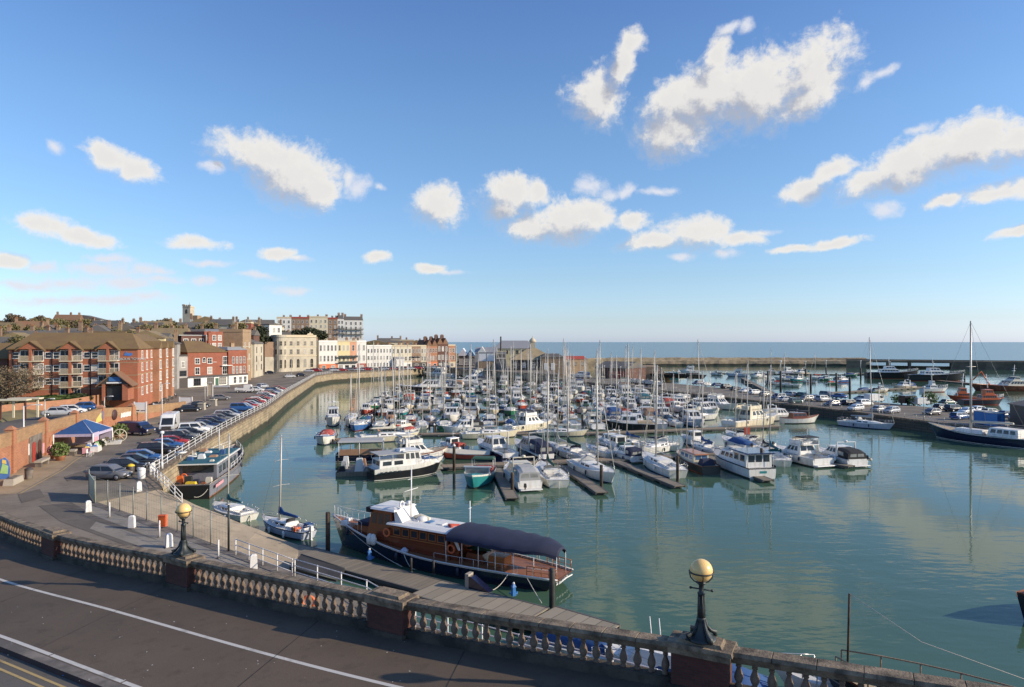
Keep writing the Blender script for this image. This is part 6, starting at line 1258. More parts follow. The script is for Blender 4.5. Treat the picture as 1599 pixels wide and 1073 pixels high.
def berth(kind, i, pos, rz, label_tail):
    pr = (protoS if kind == 'S' else protoM)[i]
    nm = pr.name.split('.')[0]; hc = rnd.choice(HC); cc = rnd.choice(CC)
    r = pr if pr.name not in used_p else copy_tree(pr)
    used_p.add(pr.name)
    cat, cov = KN[nm]
    has = any(k.name.split('.')[0] in ('sail_cover','canopy','cover','bimini') for k in r.children_recursive)
    r['label'] = f'{hc[0]} {cat} {"with " + cc[0] + " " + cov + ", " if has else ""}{label_tail}'.replace(' sail cover', ' cover'); r['category'] = 'sailing boat' if kind == 'S' else 'motor boat'; r['group'] = 'boats berthed along the marina pontoons'
    put(r, pos, rz)
    recolor(r, {'hull': {0: hc[1], 1: rnd.choice(['boot_blue','boot_dark','boot_red'])}, 'sail_cover': {0: cc[1]}, 'canopy': {0: cc[1]}, 'cover': {0: cc[1]}, 'bimini': {0: cc[1]}, 'spray_hood': {0: rnd.choice(CC)[1]}})
    s = rnd.uniform(.95, 1.25); r.scale = (s,s,s*rnd.uniform(.95,1.05)); return r
# rows: (pontoon line left px/py, right px/py, name, fingers toward viewer / away)
ROWS = [((552,663),(1085,659),'third', 4.5),((562,643),(1125,641),'fourth', 4.6),((582,627),(1075,625),'fifth', 4.8),((612,614),(990,612),'sixth', 5.2),((690,603),(930,603),'farthest', 5.8)]
pil_me = MB().lathe([(.17,-3),(.17,2.6),(.15,2.7)], 8).mesh('shaft', 'pile_wood'); cap_me = MB().lathe([(.2,2.7),(.19,2.8),(.02,3.05)], 8).mesh('cap', 'boot_white')
for a, c, nm, step in ROWS:
    A, C = at(*a), at(*c); d = (C-A); L_ = d.length; d.normalize(); nrm = Vector((-d.y, d.x, 0)); ang = math.atan2(d.y, d.x)
    walkway(f'{nm} marina walkway from the front, crowded with boats on both sides', a, c, 1.2)
    for side, sw in ((-1,'near side'),(1,'far side')):
        s = 2.5; k = 0
        while s < L_-2:
            kind = 'S' if rnd.random() < .52 else 'M'; i = rnd.randrange(4)
            if kind == 'M' and i == 1 and rnd.random() < .5: i = 0
            ln = ([8.2,9.4,7.2,10.2] if kind == 'S' else [8.6,10.5,6.6,5.6])[i]
            if rnd.random() > .07:
                p = A + d*s + nrm*side*(1.9+ln/2); bow_in = rnd.random() < .6
                rz = ang + R(90)*side*(-1 if bow_in else 1) + R(rnd.uniform(-4,4))
                berth(kind, i, p, rz, f'{ordn(k)} along the {sw} of the {nm} walkway'); k += 1
            s += step*rnd.uniform(.86,1.12)*(1.12 if (kind=='M' and i==1) else 1)
    n = int(L_/11)
    for side in (-1, 1):
        for j in range(n):
            s0 = 5 + j*11; p = A + d*s0
            q = p + nrm*side*(7.5); 
            r = thing('finger_pontoon', f'{ordn(j)} finger on the {"near" if side < 0 else "far"} side of the {nm} walkway', 'pontoon', (p.x,p.y,0), ang+R(90)*side, 'finger pontoons')
            MB().box(1.2,8.2,-.35,.35,.32,.42).build('deck','pontoon_dark',r); MB().box(1.3,8,-.3,.3,-.2,.32).build('float','float_grey',r)
            if j % 2 == 0:
                r = thing('mooring_pile', f'{"white capped" if j%4==0 else "bare brown"} pile by the {ordn(j)} {"near" if side < 0 else "far"} finger of the {nm} walkway', 'pile', (q.x,q.y,0), 0, 'mooring piles'); ob('shaft', pil_me, r)
                if j % 4 == 0: ob('cap', cap_me, r)
# boats along the car park quay inside the basin and those of the outer harbour
for k, (px,py) in enumerate(((935,600),(955,606),(1010,625),(1055,643),(1098,648),(905,597),(1120,634))):
    p = at(px,py); berth('S' if k in (0,1,5) else 'M', (1,0,0,2,0,2,3)[k], p, R(-66), f'{ordn(k)} of those lying under the car park wall')
walkway('outer harbour walkway parallel to the breakwater', (1110,584),(1345,586), 1.3); walkway('outer harbour walkway leading to the dark ships', (1325,583),(1560,604), 1.5); walkway('sandy outer harbour pontoon behind the parked cars', (1285,616),(1440,606), 1.5)
pontoon('gangway', 'sloping gangway from the car park quay to the outer walkways', at(1212,612,2.2), at(1160,592,.6), 1, 1, 1.2, 'pontoon_dark')
k = 0
for px, py, kd, i, rz in ((1075,583,'M',1,180),(1118,586,'M',2,150),(1150,588,'M',1,170),(1182,590,'M',0,200),(1205,582,'S',1,80),(1232,583,'M',1,10),(1250,585,'M',0,190),(1222,594,'M',2,180),(1245,596,'M',0,200),(1262,598,'M',3,170),(1275,592,'S',0,190),(1290,594,'M',2,0),(1316,597,'M',0,20),(1330,588,'M',3,0),(1205,600,'M',2,170),(1228,604,'S',0,160),(1300,600,'M',3,10),(1352,611,'M',3,20),(1376,612,'M',2,10),(1410,607,'M',0,190),(1045,590,'M',0,160),(1060,588,'M',2,10)):
    berth(kd, i, at(px,py), R(rz), f'{ordn(k)} of the outer harbour boats'); k += 1
def ship(label, cpx, L_, B, rz, hull, name, cabm='cabin_white', cab=(-.05,.2,1.5), strake='boot_white', hgt=1.):
    r = thing(name, label, 'ship'); put(r, at(*cpx), R(rz)); S_ = hullgeo(L_,B,(2.9*hgt,2.1*hgt,2.0*hgt),.85,14,.5,2.6); hull_mb(S_,.8,2,(.06,.25),.18).build('hull',[hull,'boot_red','antifoul',strake],r); deck_mb(S_,.15).build('deck','deck_grey',r)
    x0, x1 = (cab[0]-cab[1])*L_, (cab[0]+cab[1])*L_; z = 2.0*hgt
    house((x0,x1,-B*.36,B*.36),(x0+.3,x1-L_*.06,-B*.33,B*.33),z,z+cab[2],r,cabm,6,'deckhouse','glass',3,2,.45,.85,.3,cabm); house((x0+L_*.1,x1-L_*.08,-B*.28,B*.28),(x0+L_*.11,x1-L_*.13,-B*.25,B*.25),z+cab[2]+.12,z+cab[2]+1.5,r,cabm,3,'bridge','glass',3,0,.45,.85,.2,cabm)
    xm = (x0+x1)/2; MB().tube([(xm,0,z+cab[2]+2),(xm-.4,0,z+cab[2]+6)],[.14,.07]).tube([(xm-.3,-1.2,z+cab[2]+4.6),(xm-.3,1.2,z+cab[2]+4.6)],.06).lathe([(.5,0),(.5,.2),(.02,.25)],10,(xm,0,z+cab[2]+3.6)).build('mast','alu_white',r); rail_mb(side_pts(S_,x1,L_*.48,6,1)+side_pts(S_,x1,L_*.48,6,-1)[::-1],1.,.04).build('guard_rail','alu_white',r); return r, S_
ship('dark navy crew ship with sleek white bridge by the harbour entrance', (1393,591), 24, 6.5, -12, 'hull_black', 'crew_ship', strake='hull_black', hgt=1.45); ship('second dark crew ship, white bridge, right of the entrance gap', (1462,595), 25, 6.8, -8, 'hull_black', 'crew_ship', strake='hull_black', hgt=1.45)
ship('small white fishing vessel tied to the sandy outer pontoon', (1460,612), 10, 3.6, 5, 'hull_white', 'fishing_vessel', 'cabin_white', (-.12,.16,1.2), 'boot_white', .6)
r, S_ = ship('rust red dredger with orange bow at the edge of the outer harbour', (1580,610), 30, 8, 178, 'hull_rust', 'dredger', 'cabin_cream', (-.02,.14,1.8), 'hull_orange', .9)
MB().frustum((-14,-5,-2.5,2.5),(-12,-6,-2,2),1.8,3.8).build('hopper','pile_rust',r); MB().tube([(8,0,2),(11,0,7),(14,0,4)],.25).build('crane_arm','hull_orange',r)
r, S_ = ship('orange pilot boat with raised mast beside the car park quay', (1534,632), 12, 3.9, -4, 'boot_dark', 'pilot_boat', 'hull_orange', (.12,.2,1.3), 'hull_orange', .75)
r, S_ = ship('red orange workboat moored behind the orange pilot boat', (1505,627), 9.5, 3.4, 172, 'hull_red', 'pilot_boat', 'hull_orange', (.05,.2,1.1), 'hull_orange', .7)
for k,(px,py,top) in enumerate(((1219,612,580),(1306,608,583),(1327,617,590),(1344,590,575),(1290,588,574),(1258,588,576),(1506,597,587),(1517,598,588),(1199,602,580),(1266,611,585))):
    p = at(px,py); h = zat(top,p.y); r = thing('mooring_pile', f'dark outer harbour pile, {ordn(k)} of the tall ones', 'pile', (p.x,p.y,0), 0, 'mooring piles'); MB().lathe([(.4,-3),(.4,h),(.3,h+.1)],8).build('shaft','pile_steel',r)
    if k in (0,3,4,5): MB().tube([(0,0,h),(0,0,h+3.5)],.09).ball((0,0,h+3.6),.35).build('light','alu_white',r)
# ================================================================== buildings
WIN = {}
def winmesh(w, h, st='white', arch=False, bars=1):
    k = (round(w,2), round(h,2), st, arch, bars)
    if k in WIN: return WIN[k]
    fm = {'white':'trim_white','dark':'trim_dark','stone':'trim_stone'}[st]; b = MB(); e = .11*min(1.3,max(.7,w)); y0, y1 = -.06, .04
    b.box(-w/2-e,-w/2,y0,y1,0,h).box(w/2,w/2+e,y0,y1,0,h).box(-w/2-e*1.3,w/2+e*1.3,y0-.08,y1,-e*1.1,0)
    if arch:
        pts = [(w/2*math.cos(R(a)), h+w/2*math.sin(R(a))) for a in range(0,181,30)]; po = [((w/2+e)*math.cos(R(a)), h+(w/2+e)*math.sin(R(a))) for a in range(0,181,30)]
        for i in range(6): b.quad((pts[i][0],y0,pts[i][1]),(po[i][0],y0,po[i][1]),(po[i+1][0],y0,po[i+1][1]),(pts[i+1][0],y0,pts[i+1][1]))
        b.add([(p[0],-.02,p[1]) for p in pts],[tuple(range(7))],1)
    else: b.box(-w/2-e,w/2+e,y0,y1,h,h+e)
    b.quad((-w/2,-.02,0),(w/2,-.02,0),(w/2,-.02,h),(-w/2,-.02,h),1)
    for i in range(bars): x = -w/2+(i+1)*w/(bars+1); b.box(x-.03,x+.03,-.045,-.015,0,h)
    b.box(-w/2,w/2,-.045,-.015,h*.5-.03,h*.5+.03)
    WIN[k] = b.mesh('window', [fm,'house_glass']); return WIN[k]
SIDE = {'front':(0,0),'right':(1,R(90)),'left':(2,R(-90))}
class Bld:
    """local frame: x along the front (left to right as seen), y to the back, z up from the foot; front face at y = 0"""
    def __init__(s, name, label, p0, p1, h, depth, wall, cat='building', group=None):
        s.w = math.hypot(p1[0]-p0[0], p1[1]-p0[1]); s.h, s.d = h, depth; s.z = p0[2]
        s.r = thing(name, label, cat, p0, math.atan2(p1[1]-p0[1], p1[0]-p0[0]), group)
        MB().box(0,s.w,0,depth,-8,h).build('wall', wall, s.r)
    def part(s, name, b, m): return b.build(name, m, s.r)
    def win(s, x, z, w, h, st='white', face='front', arch=False, bars=1):
        me = winmesh(w,h,st,arch,bars)
        loc, rz = {'front':((x,0,z),0),'right':((s.w,x,z),R(90)),'left':((0,x,z),R(-90))}[face]
        return ob('window', me, s.r, loc, rz)
    def grid(s, cols, rows, w, h, z0, dz, st='white', face='front', x0=None, x1=None, **k):
        span = s.w if face == 'front' else s.d
        a = 0 if x0 is None else x0; c = span if x1 is None else x1
        for i in range(cols):
            for j in range(rows): s.win(lerp(a,c,(i+.5)/cols), z0+j*dz, w, h, st, face, **k)
    def gable(s, rh, m, over=.3, along='x', x0=0, x1=None, y0=0, y1=None, z=None, hip=0.):
        x1 = s.w if x1 is None else x1; y1 = s.d if y1 is None else y1; z = s.h if z is None else z; b = MB(); o = over
        if along == 'x': v = [(x0-o,y0-o,z),(x1+o,y0-o,z),(x1+o,y1+o,z),(x0-o,y1+o,z),(x0-o+hip,(y0+y1)/2,z+rh),(x1+o-hip,(y0+y1)/2,z+rh)]; f = [(0,1,5,4),(2,3,4,5),(1,2,5),(3,0,4),(3,2,1,0)]
        else: v = [(x0-o,y0-o,z),(x1+o,y0-o,z),(x1+o,y1+o,z),(x0-o,y1+o,z),((x0+x1)/2,y0-o+hip,z+rh),((x0+x1)/2,y1+o-hip,z+rh)]; f = [(0,1,4),(1,2,5,4),(2,3,5),(3,0,4,5),(3,2,1,0)]
        b.add(v, f); b.box(x0-o,x1+o,y0-o,y1+o,z-.16,z-.004); return s.part('roof', b, m)
    def flat(s, m='roof_lead', par=.5, pm=None, over=.15):
        MB().box(-over,s.w+over,-over,s.d+over,s.h,s.h+.22).build('cornice', pm or 'trim_stone', s.r)
        b = MB(); b.box(.3,s.w-.3,.3,s.d-.3,s.h+.2,s.h+.3); rf = s.part('roof', b, m)
        MB().box(0,s.w,0,.28,s.h+.22,s.h+.22+par).box(0,.28,.28,s.d,s.h+.22,s.h+.22+par).box(s.w-.28,s.w,.28,s.d,s.h+.22,s.h+.22+par).build('parapet', pm or 'trim_stone', s.r); return rf
    def chimney(s, x, y, h=2.0, m='brown_brick', w=.9, pots=3, z=None):
        z = s.h if z is None else z; o = MB().box(x-w/2,x+w/2,y-.35,y+.35,z-.5,z+h).box(x-w/2-.08,x+w/2+.08,y-.43,y+.43,z+h,z+h+.15).build('chimney', m, s.r)
        for i in range(pots): MB().lathe([(.13,0),(.12,.5),(.14,.55)],7,(x-w/2+(i+.5)*w/pots,y,z+h+.15)).build('chimney_pot','chimney_pot',o)
    def band(s, z, h=.2, m='trim_stone', p=.08): MB().box(-p,s.w+p,-p,s.d,z,z+h).build('band', m, s.r)
def foot(px, py, z): return (*at(px,py,z).xy, z)
def dep(px, Y, z): return (xat(px,Y), Y, z)
def text(s, body, size, loc, m, parent, rz=0):
    cu = bpy.data.curves.new(s, 'FONT'); cu.body = body; cu.size = size; cu.extrude = .04; cu.align_x = 'CENTER'; cu.materials.append(MT(m))
    tmp = bpy.data.objects.new('tmp', cu); COL.objects.link(tmp); dg = bpy.context.evaluated_depsgraph_get()
    me = bpy.data.meshes.new_from_object(tmp.evaluated_get(dg)); bpy.data.objects.remove(tmp); bpy.data.curves.remove(cu)
    o = ob(s, me, parent, loc); o.rotation_euler = (R(90),0,rz); return o

# retirement flats: brick block with three gabled balcony bays
zf = 6.6; q1 = Vector(foot(215,622,zf)); q0 = q1 + Vector((-.955,-.296,0))*22.2
B = Bld('apartment_block', 'four storey red brick apartment block with gabled balcony bays and mossy roof', tuple(q0), tuple(q1), 10.1, 12, 'flat_brick', 'apartment block'); W = B.w
sx_ = lambda px: (px-22)*W/193.
B.gable(3.2,'roof_moss',.35,'x',0,W,0,12,None,2.6)
MB().box(W-12,W,12,40,-8,10.1).build('wing_wall','flat_brick',B.r); B.gable(3.2,'roof_moss',.33,'y',W-12,W,6,40,10.1,.3)
for k, (a, c) in enumerate(((38,72),(97,129),(155,185))):
    xa, xc = sx_(a), sx_(c); xm = (xa+xc)/2
    g = MB(); g.profile([(xa,10.0),(xc,10.0),(xm,11.35)], -1.0, 1.0); g.build('gable','flat_brick',B.r)
    rb = MB()
    for s in (1,-1):
        e = xm+s*(xc-xa)*.62; rb.add([(xm,-1.25,11.62),(e,-1.25,9.85),(e,3.0,9.85),(xm,3.0,11.62),(xm,-1.25,11.42),(e,-1.25,9.65),(e,3.0,9.65),(xm,3.0,11.42)], [(0,1,2,3),(7,6,5,4),(0,4,5,1),(1,5,6,2)])
    rb.build('gable_roof','roof_moss',B.r); MB().box(xm-.22,xm+.22,-.98,0,0 if k else 2,11.2).build('bay_post','flat_brick',B.r)
    for j in range(3):
        z = 2.6+j*2.55
        MB().box(xa+.02,xc-.02,-1.05,-.01,z-.18,z).build('balcony_slab','trim_stone',B.r)
        for u0, u1 in ((xa+.05,xm-.3),(xm+.3,xc-.05)):
            rl = MB(); rl.box(u0,u1,-1.02,-.97,z+.95,z+1.02); n = int((u1-u0)/.16)
            for i in range(n+1): rl.box(lerp(u0,u1,i/n)-.035,lerp(u0,u1,i/n)+.035,-1.01,-.98,z,z+.95)
            rl.box(u0,u0+.06,-1.0,0,z+.9,z+1.0).build('balcony_rail','trim_stone',B.r); B.win((u0+u1)/2, z+.05, 1.5, 1.9)
for px in (32,79,91,136.5,148.5):
    for j in range(3): B.win(sx_(px), 3.15+j*2.55, .95, 1.05, bars=0)
for px in (28,84.5,142): MB().lathe([(.08,0),(.08,10)],6,(sx_(px),-.10,0)).build('downpipe','iron_black',B.r)
for z in (2.2,4.75): MB().box(sx_(185),W+.03,-.03,.1,z+2.4,z+2.6).build('band','tan_brick',B.r)
MB().box(-.03,W+.03,-.03,12,2.0,2.2).build('band','tan_brick',B.r); MB().box(W-.1,W+.035,12,40,2.0,2.2).box(W-.1,W+.035,0.15,40,4.7,4.9).box(W-.1,W+.035,0.15,40,7.2,7.4).build('band','tan_brick',B.r)
for y in range(8):
    for j in range(4): B.win(4+y*4.6, .5+j*2.5, 1.1, 1.5, 'white', 'right')
for y in (16,24,32): MB().box(W-.01,W+1.3,y-1.6,y+1.6,-2,10.05).build('side_bay','orange_brick',B.r); B.gable(1.5,'roof_moss',.2,'x',W-4,W+1.3,y-1.6,y+1.6,10.1,0)
for y in (16,24,32):
    for j in range(4): o = B.win(y, .5+j*2.5, 1.5, 1.7, 'white', 'right', bars=2); o.location.x += 1.32
B.win(sx_(104),.1,1.5,2.1); B.win(sx_(122),.1,1.0,2.0)
text('lettering', 'HARBOUR TOWERS', .66, (sx_(202),-.06,7.75), 'sign_grey', B.r)
MB().profile([(sx_(193),8.7),(sx_(197),9.5),(sx_(199),9.1),(sx_(206),9.2),(sx_(207),8.8),(sx_(203),8.55)], -.08,-.02).build('emblem','art_blue',B.r)
# entrance porch
xa, xc = sx_(166), sx_(212); xm = (xa+xc)/2
MB().box(xa+.5,xa+1.0,-5.2,-4.8,0,3.2).box(xc-1.3,xc-.3,-5.2,-.01,0,3.2).build('porch_wall','flat_brick',B.r); MB().box(xa+1.1,xc-1.4,-4.2,-4.1,0,2.9).build('porch_glass','glass',B.r); MB().profile([(xa,3.2),(xc,3.2),(xm,5.2)],-5.0,-4.8).build('porch_gable','trim_dark',B.r)
rb = MB()
for s in (1,-1):
    e = xm+s*(xc-xa)*.6; rb.add([(xm,-5.6,5.6),(e,-5.6,2.9),(e,-.02,2.9),(xm,-.02,5.6),(xm,-5.6,5.4),(e,-5.6,2.7),(e,-.02,2.7),(xm,-.02,5.4)], [(0,1,2,3),(7,6,5,4),(0,4,5,1),(1,5,6,2),(2,6,7,3)])
rb.build('porch_roof','roof_red',B.r); MB().box(xm-1.0,xm+1.0,-5.09,-5.02,3.75,4.6).build('porch_sign','sign_blue',B.r); MB().box(xm-1.4,xm+1.2,-5.1,-5.03,3.35,3.6).build('sign_strip','sign_white',B.r)
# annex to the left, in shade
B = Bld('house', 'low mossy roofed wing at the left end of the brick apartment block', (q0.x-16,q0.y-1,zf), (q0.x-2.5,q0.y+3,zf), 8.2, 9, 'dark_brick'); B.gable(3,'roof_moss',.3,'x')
# yellow gable house, grey house, red pub
B = Bld('house', 'pale yellow rendered house end beside the brick apartment block', foot(257,608,4.2), foot(271,603,4.2), 15, 10, 'render_yellow'); B.gable(2.2,'roof_brown'); B.grid(1,3,.9,1.3,4.4,3.6); B.part('shopfront', MB().box(1,B.w-1,-.12,0,0,2.9), 'trim_dark')
B = Bld('house', 'narrow grey house with dark shopfront between the yellow house and the pub', foot(270,607,QZ), foot(293,605,QZ), 9.6, 9, 'render_grey'); B.flat('roof_lead',.3,'trim_dark'); B.win(B.w*.68,6.2,1.2,1.7); B.win(B.w*.68,3.6,2.6,1.5,'dark'); B.part('shopfront', MB().box(.2,B.w-.2,-.15,0,0,3.0), 'trim_dark'); B.part('fascia', MB().box(.1,B.w-.1,-.22,0,3.0,3.5), 'render_grey'); B.win(B.w*.5,.5,2.6,2.0,bars=2)
p0, p1 = foot(293,605,QZ), foot(384,599,QZ)
B = Bld('pub', 'red brick corner pub with white ground floor and mossy hipped roof', p0, p1, 10.9, 15, 'pub_brick', 'pub'); W = B.w; u = lambda px: (px-293)/91*W
B.gable(3.4,'roof_moss',.4,'x',0,W*.66,0,15,None,4.5)
for px in (307,325.5): B.win(u(px),7.2,1.5,1.6); B.win(u(px),3.9,1.5,2.0)
B.win(u(317),7.6,1.1,.9,arch=True); B.win(u(350.5),6.6,2.0,2.6,bars=2); B.win(u(350.5),3.6,2.4,2.4,bars=2)
B.part('balcony', MB().box(u(342),u(359),-.9,0,6.25,6.45), 'trim_white'); B.part('side_tower', MB().box(W*.66+.01,W,-.5,8,-4,11.3), 'pub_brick')
for i, px in enumerate((361,367,373,379)):
    o = B.win(u(px),7.0,.7,2.1); o.location.y = -.53; o = B.win(u(px),3.7,.7,2.2); o.location.y = -.53
B.part('ground_floor', MB().box(-.1,W*.66,-.25,0,0,3.1), 'trim_white'); B.part('ground_floor', MB().box(W*.66,W+.1,-.75,0,0,3.1), 'trim_white'); B.part('fascia', MB().box(-.1,W+.1,-.95,-.78,3.0,3.5), 'trim_dark')
for px in (306,326,345): o = B.win(u(px),.5,2.3,2.0,'dark',bars=2); o.location.y = -.28
for px in (363,372,380): o = B.win(u(px),.5,1.0,2.0,'white'); o.location.y = -.78
B.part('door', MB().box(u(336)-.6,u(336)+.6,-.32,-.26,.05,2.4), 'door_green'); B.flat('roof_lead',.001,'trim_dark') if False else None
B.part('roof_tower', MB().frustum((W*.64,W+.2,-.7,8.2),(W*.7,W*.94,1,7),11.3,12.3), 'roof_lead'); B.part('sign_arm', MB().box(u(332)-.8,u(332)+.8,-.3,-.26,7.5,7.6), 'sign_white')
B.part('rear_block', MB().box(W*.2,W*.62,9,20,6,16.0), 'dark_brick'); B.part('rear_block', MB().box(W*.62,W*.95,10,20,6,17.5), 'pub_brick'); B.part('rear_roof', MB().box(W*.15,W*.62,8.8,20.2,16.0,16.3), 'roof_lead')
for x in (.27,.40,.53): B.win(W*x,13.2,1.5,1.7).location.y = 8.98
for x in (.69,.79,.89):
    for z in (11.9,14.6): B.win(W*x,z,1.2,1.6).location.y = 9.98
B.chimney(W*.97,6,2.5,'tan_brick',1.4,3,11); B.chimney(W*.60,7,3.0,'pub_brick',1.2,3,14)
B = Bld('tower_house', 'tall tan brick tower beside the pub', foot(379,596,QZ), foot(392,593,QZ), 17.5, 8, 'tan_brick'); B.flat('roof_lead',.8,'tan_brick'); B.grid(2,3,.9,1.9,3.5,4.2); B.band(7.6,.25,'render_stone'); B.band(12.2,.25,'render_stone'); B.chimney(B.w*.3,3,2.2,'tan_brick',1.1,2,18.5)
B = Bld('house', 'cream house with curved bay windows behind the tan tower', foot(393,590,QZ), foot(408,586,QZ), 13.5, 9, 'render_cream'); B.gable(2,'roof_slate'); B.grid(2,3,1.3,2.0,2.8,3.5,'dark'); B.part('bay', MB().box(.6,B.w-.6,-.9,0,0,13.2), 'render_stone'); [setattr(k.location,'y',-.93) for k in B.r.children if k.name.startswith('window')]; B.part('bay_roof', MB().frustum((.3,B.w-.3,-1.2,0),(1.2,B.w-1.2,-.6,0),13.2,14.0), 'roof_slate')
B = Bld('house', 'small red brick house at the foot of the hill road', foot(391,591,QZ), foot(406,587,QZ), 4.2, 5, 'orange_brick'); B.gable(1.2,'roof_red'); B.grid(2,1,1.,1.3,1.4,3); B.r.location.y -= 7; B.r.location.x += .5
# cream classical building
p0, p1 = foot(437,581,QZ), foot(494,579,QZ)
B = Bld('custom_building', 'grand cream stone building with rounded corner and arched ground floor', p0, p1, 16.2, 16, 'render_stone', 'building'); W = B.w
B.flat('roof_lead',.9,'trim_stone',.35); B.band(7.2,.4,'trim_stone',.2); B.band(11.6,.25,'trim_stone',.12)
for i in range(4): B.win(W*(.30+.19*i),1.8,1.5,3.4,'stone',arch=True); B.win(W*(.30+.19*i),8.2,1.4,2.3,'stone'); B.win(W*(.30+.19*i),12.3,1.3,2.0,'stone')
B.part('corner_bay', MB().lathe([(3.2,-6),(3.2,7.2),(3.4,7.2),(3.4,7.6),(3.2,7.6),(3.2,16.2),(3.5,16.2),(3.5,16.6),(3.3,16.6),(3.3,17.3),(.02,17.4)],20,(1.4,2.6,0),0,False), 'render_stone')
for a in (-150,-110,-70):
    for z, h in ((1.8,3.4),(8.2,2.3),(12.3,2.0)): ob('window', winmesh(1.0,h,'stone',z<3), B.r, (1.4+3.22*math.cos(R(a)),2.6+3.22*math.sin(R(a)),z), R(a+90))
B.part('crest', MB().profile([(W*.72,17.3),(W*.92,17.3),(W*.88,18.1),(W*.85,18.0),(W*.82,18.9),(W*.79,18.0),(W*.76,18.1)],-.2,.2), 'trim_stone'); B.part('left_range', MB().box(-6.5,.2,2,18,-6,14.0), 'brown_brick'); B.part('left_range_front', MB().box(-6.4,-.6,1.9,1.99,-6,7), 'render_stone'); B.part('upper_range', MB().box(-1,W*.28,8,16,16.2,22.0), 'render_white'); B.win(W*.08,18.5,1.1,2.2).location.y = 7.98; B.win(W*.2,18.5,1.1,2.2).location.y = 7.98; B.part('upper_roof', MB().box(-1.2,W*.3,7.8,16.2,22.0,22.5), 'roof_slate')
# the white terrace along the far quay: (label, px0, px1, top py, wall, shopfront, cols, storeys, roof)
T = [('white three storey building with orange shopfront by the cream stone building',498,527,534,'render_white','trim_orange',5,2),('cream house with dark iron balcony beside the orange shopfront',527,546.5,534,'render_yellow','trim_white',3,2),('narrow orange pink house next to the iron balcony',546.5,557,534,'render_orange','trim_white',1,2),('white house with red shopfront',557,572,534,'render_white','trim_red',2,2),
 ('long white terrace with three rows of small windows',573,612,541,'render_white','render_white',8,3),('cream hotel with glazed white porch',612,643,541,'render_cream','trim_white',5,2),('brown brick house with balconies by the cream hotel',643,657,541,'brown_brick','trim_dark',3,2),('narrow pale house squeezed before the orange brick block',657,666,541,'render_stone','trim_dark',2,2),('orange brick gabled block above an orange awning',666,683,540,'orange_brick','trim_orange',4,2),('dark red brick gabled building with many chimneys near the sea',683,700,537,'dark_brick','trim_dark',3,2),('last brick building of the front with pale end wall before the sea',700,711,540,'orange_brick','trim_stone',2,2)]
fy = lambda px: 334 + (px-498)*.19 if px < 640 else 361+(px-640)*.25
for i, (lb, a, c, top, wm, sm, cols, st) in enumerate(T):
    Ya, Yc = fy(a), fy(c); z0 = QZ; hh = zat(top,(Ya+Yc)/2)-z0
    B = Bld('terrace_house', lb, (xat(a,Ya),Ya,z0), (xat(c,Yc)-.02,Yc,z0), hh, 11, wm, 'building', 'harbour front terrace'); W = B.w
    fl = 3.2 if sm != wm else .4; dz = (hh-fl-.5)/st
    if lb.startswith('orange brick g') or lb.startswith('dark red'):
        n = 2
        for k in range(n): B.gable(3.2,'roof_red',.1,'y',W*k/n,W*(k+1)/n,0,11); B.part('gable', MB().profile([(W*k/n,hh-.1),(W*(k+1)/n,hh-.1),(W*(k+.5)/n,hh+3.0)],-.08,.1), wm)
        for k in range(4): B.chimney(W*(.1+.27*k),3+2*(k%2),3.5,'dark_brick',1.3,3,hh+1)
    else:
        B.flat('roof_lead',.5,'trim_white' if 'white' in wm else 'trim_stone'); B.chimney(W*.06+.4,6,1.6,'brown_brick',1.2,4); 
        if i in (4,5): B.chimney(W*.6,6,1.6,'brown_brick',1.2,4)
    B.grid(cols,st,min(1.05,W/cols*.45),dz*.52,fl+dz*.25,dz)
    if sm != wm:
        B.part('shopfront', MB().box(.1,W-.1,-.28,0,0,2.9), sm); B.part('fascia', MB().box(0,W,-.40,-.29,2.5,3.1), sm); n = max(1,int(W/3.2))
        for k in range(n): o = B.win(W*(k+.5)/n,.5,1.7,1.7,'white' if sm != 'trim_white' else 'dark'); o.location.y = -.30
    if 'iron balcony' in lb: 
        for z in (3.3,6.2): B.part('balcony', MB().box(-.1,W+.1,-1.3,0,z,z+.15).box(-.1,W+.1,-1.3,-1.24,z+.9,z+1.0).box(-.05,W+.05,-1.28,-1.25,z+.15,z+.9), 'iron')
    if 'porch' in lb: B.part('porch', MB().box(W*.12,W*.52,-2.6,-.3,0,5.2), 'trim_white'); B.part('porch_roof', MB().frustum((W*.1,W*.54,-2.9,-.2),(W*.16,W*.48,-2,-.3),5.2,6.2), 'roof_lead')
    if 'balconies' in lb: 
        for z in (6,): B.part('balcony', MB().box(0,W,-1.2,0,z,z+.2).box(0,W,-1.2,-1.1,z+.9,z+1.0), 'iron')
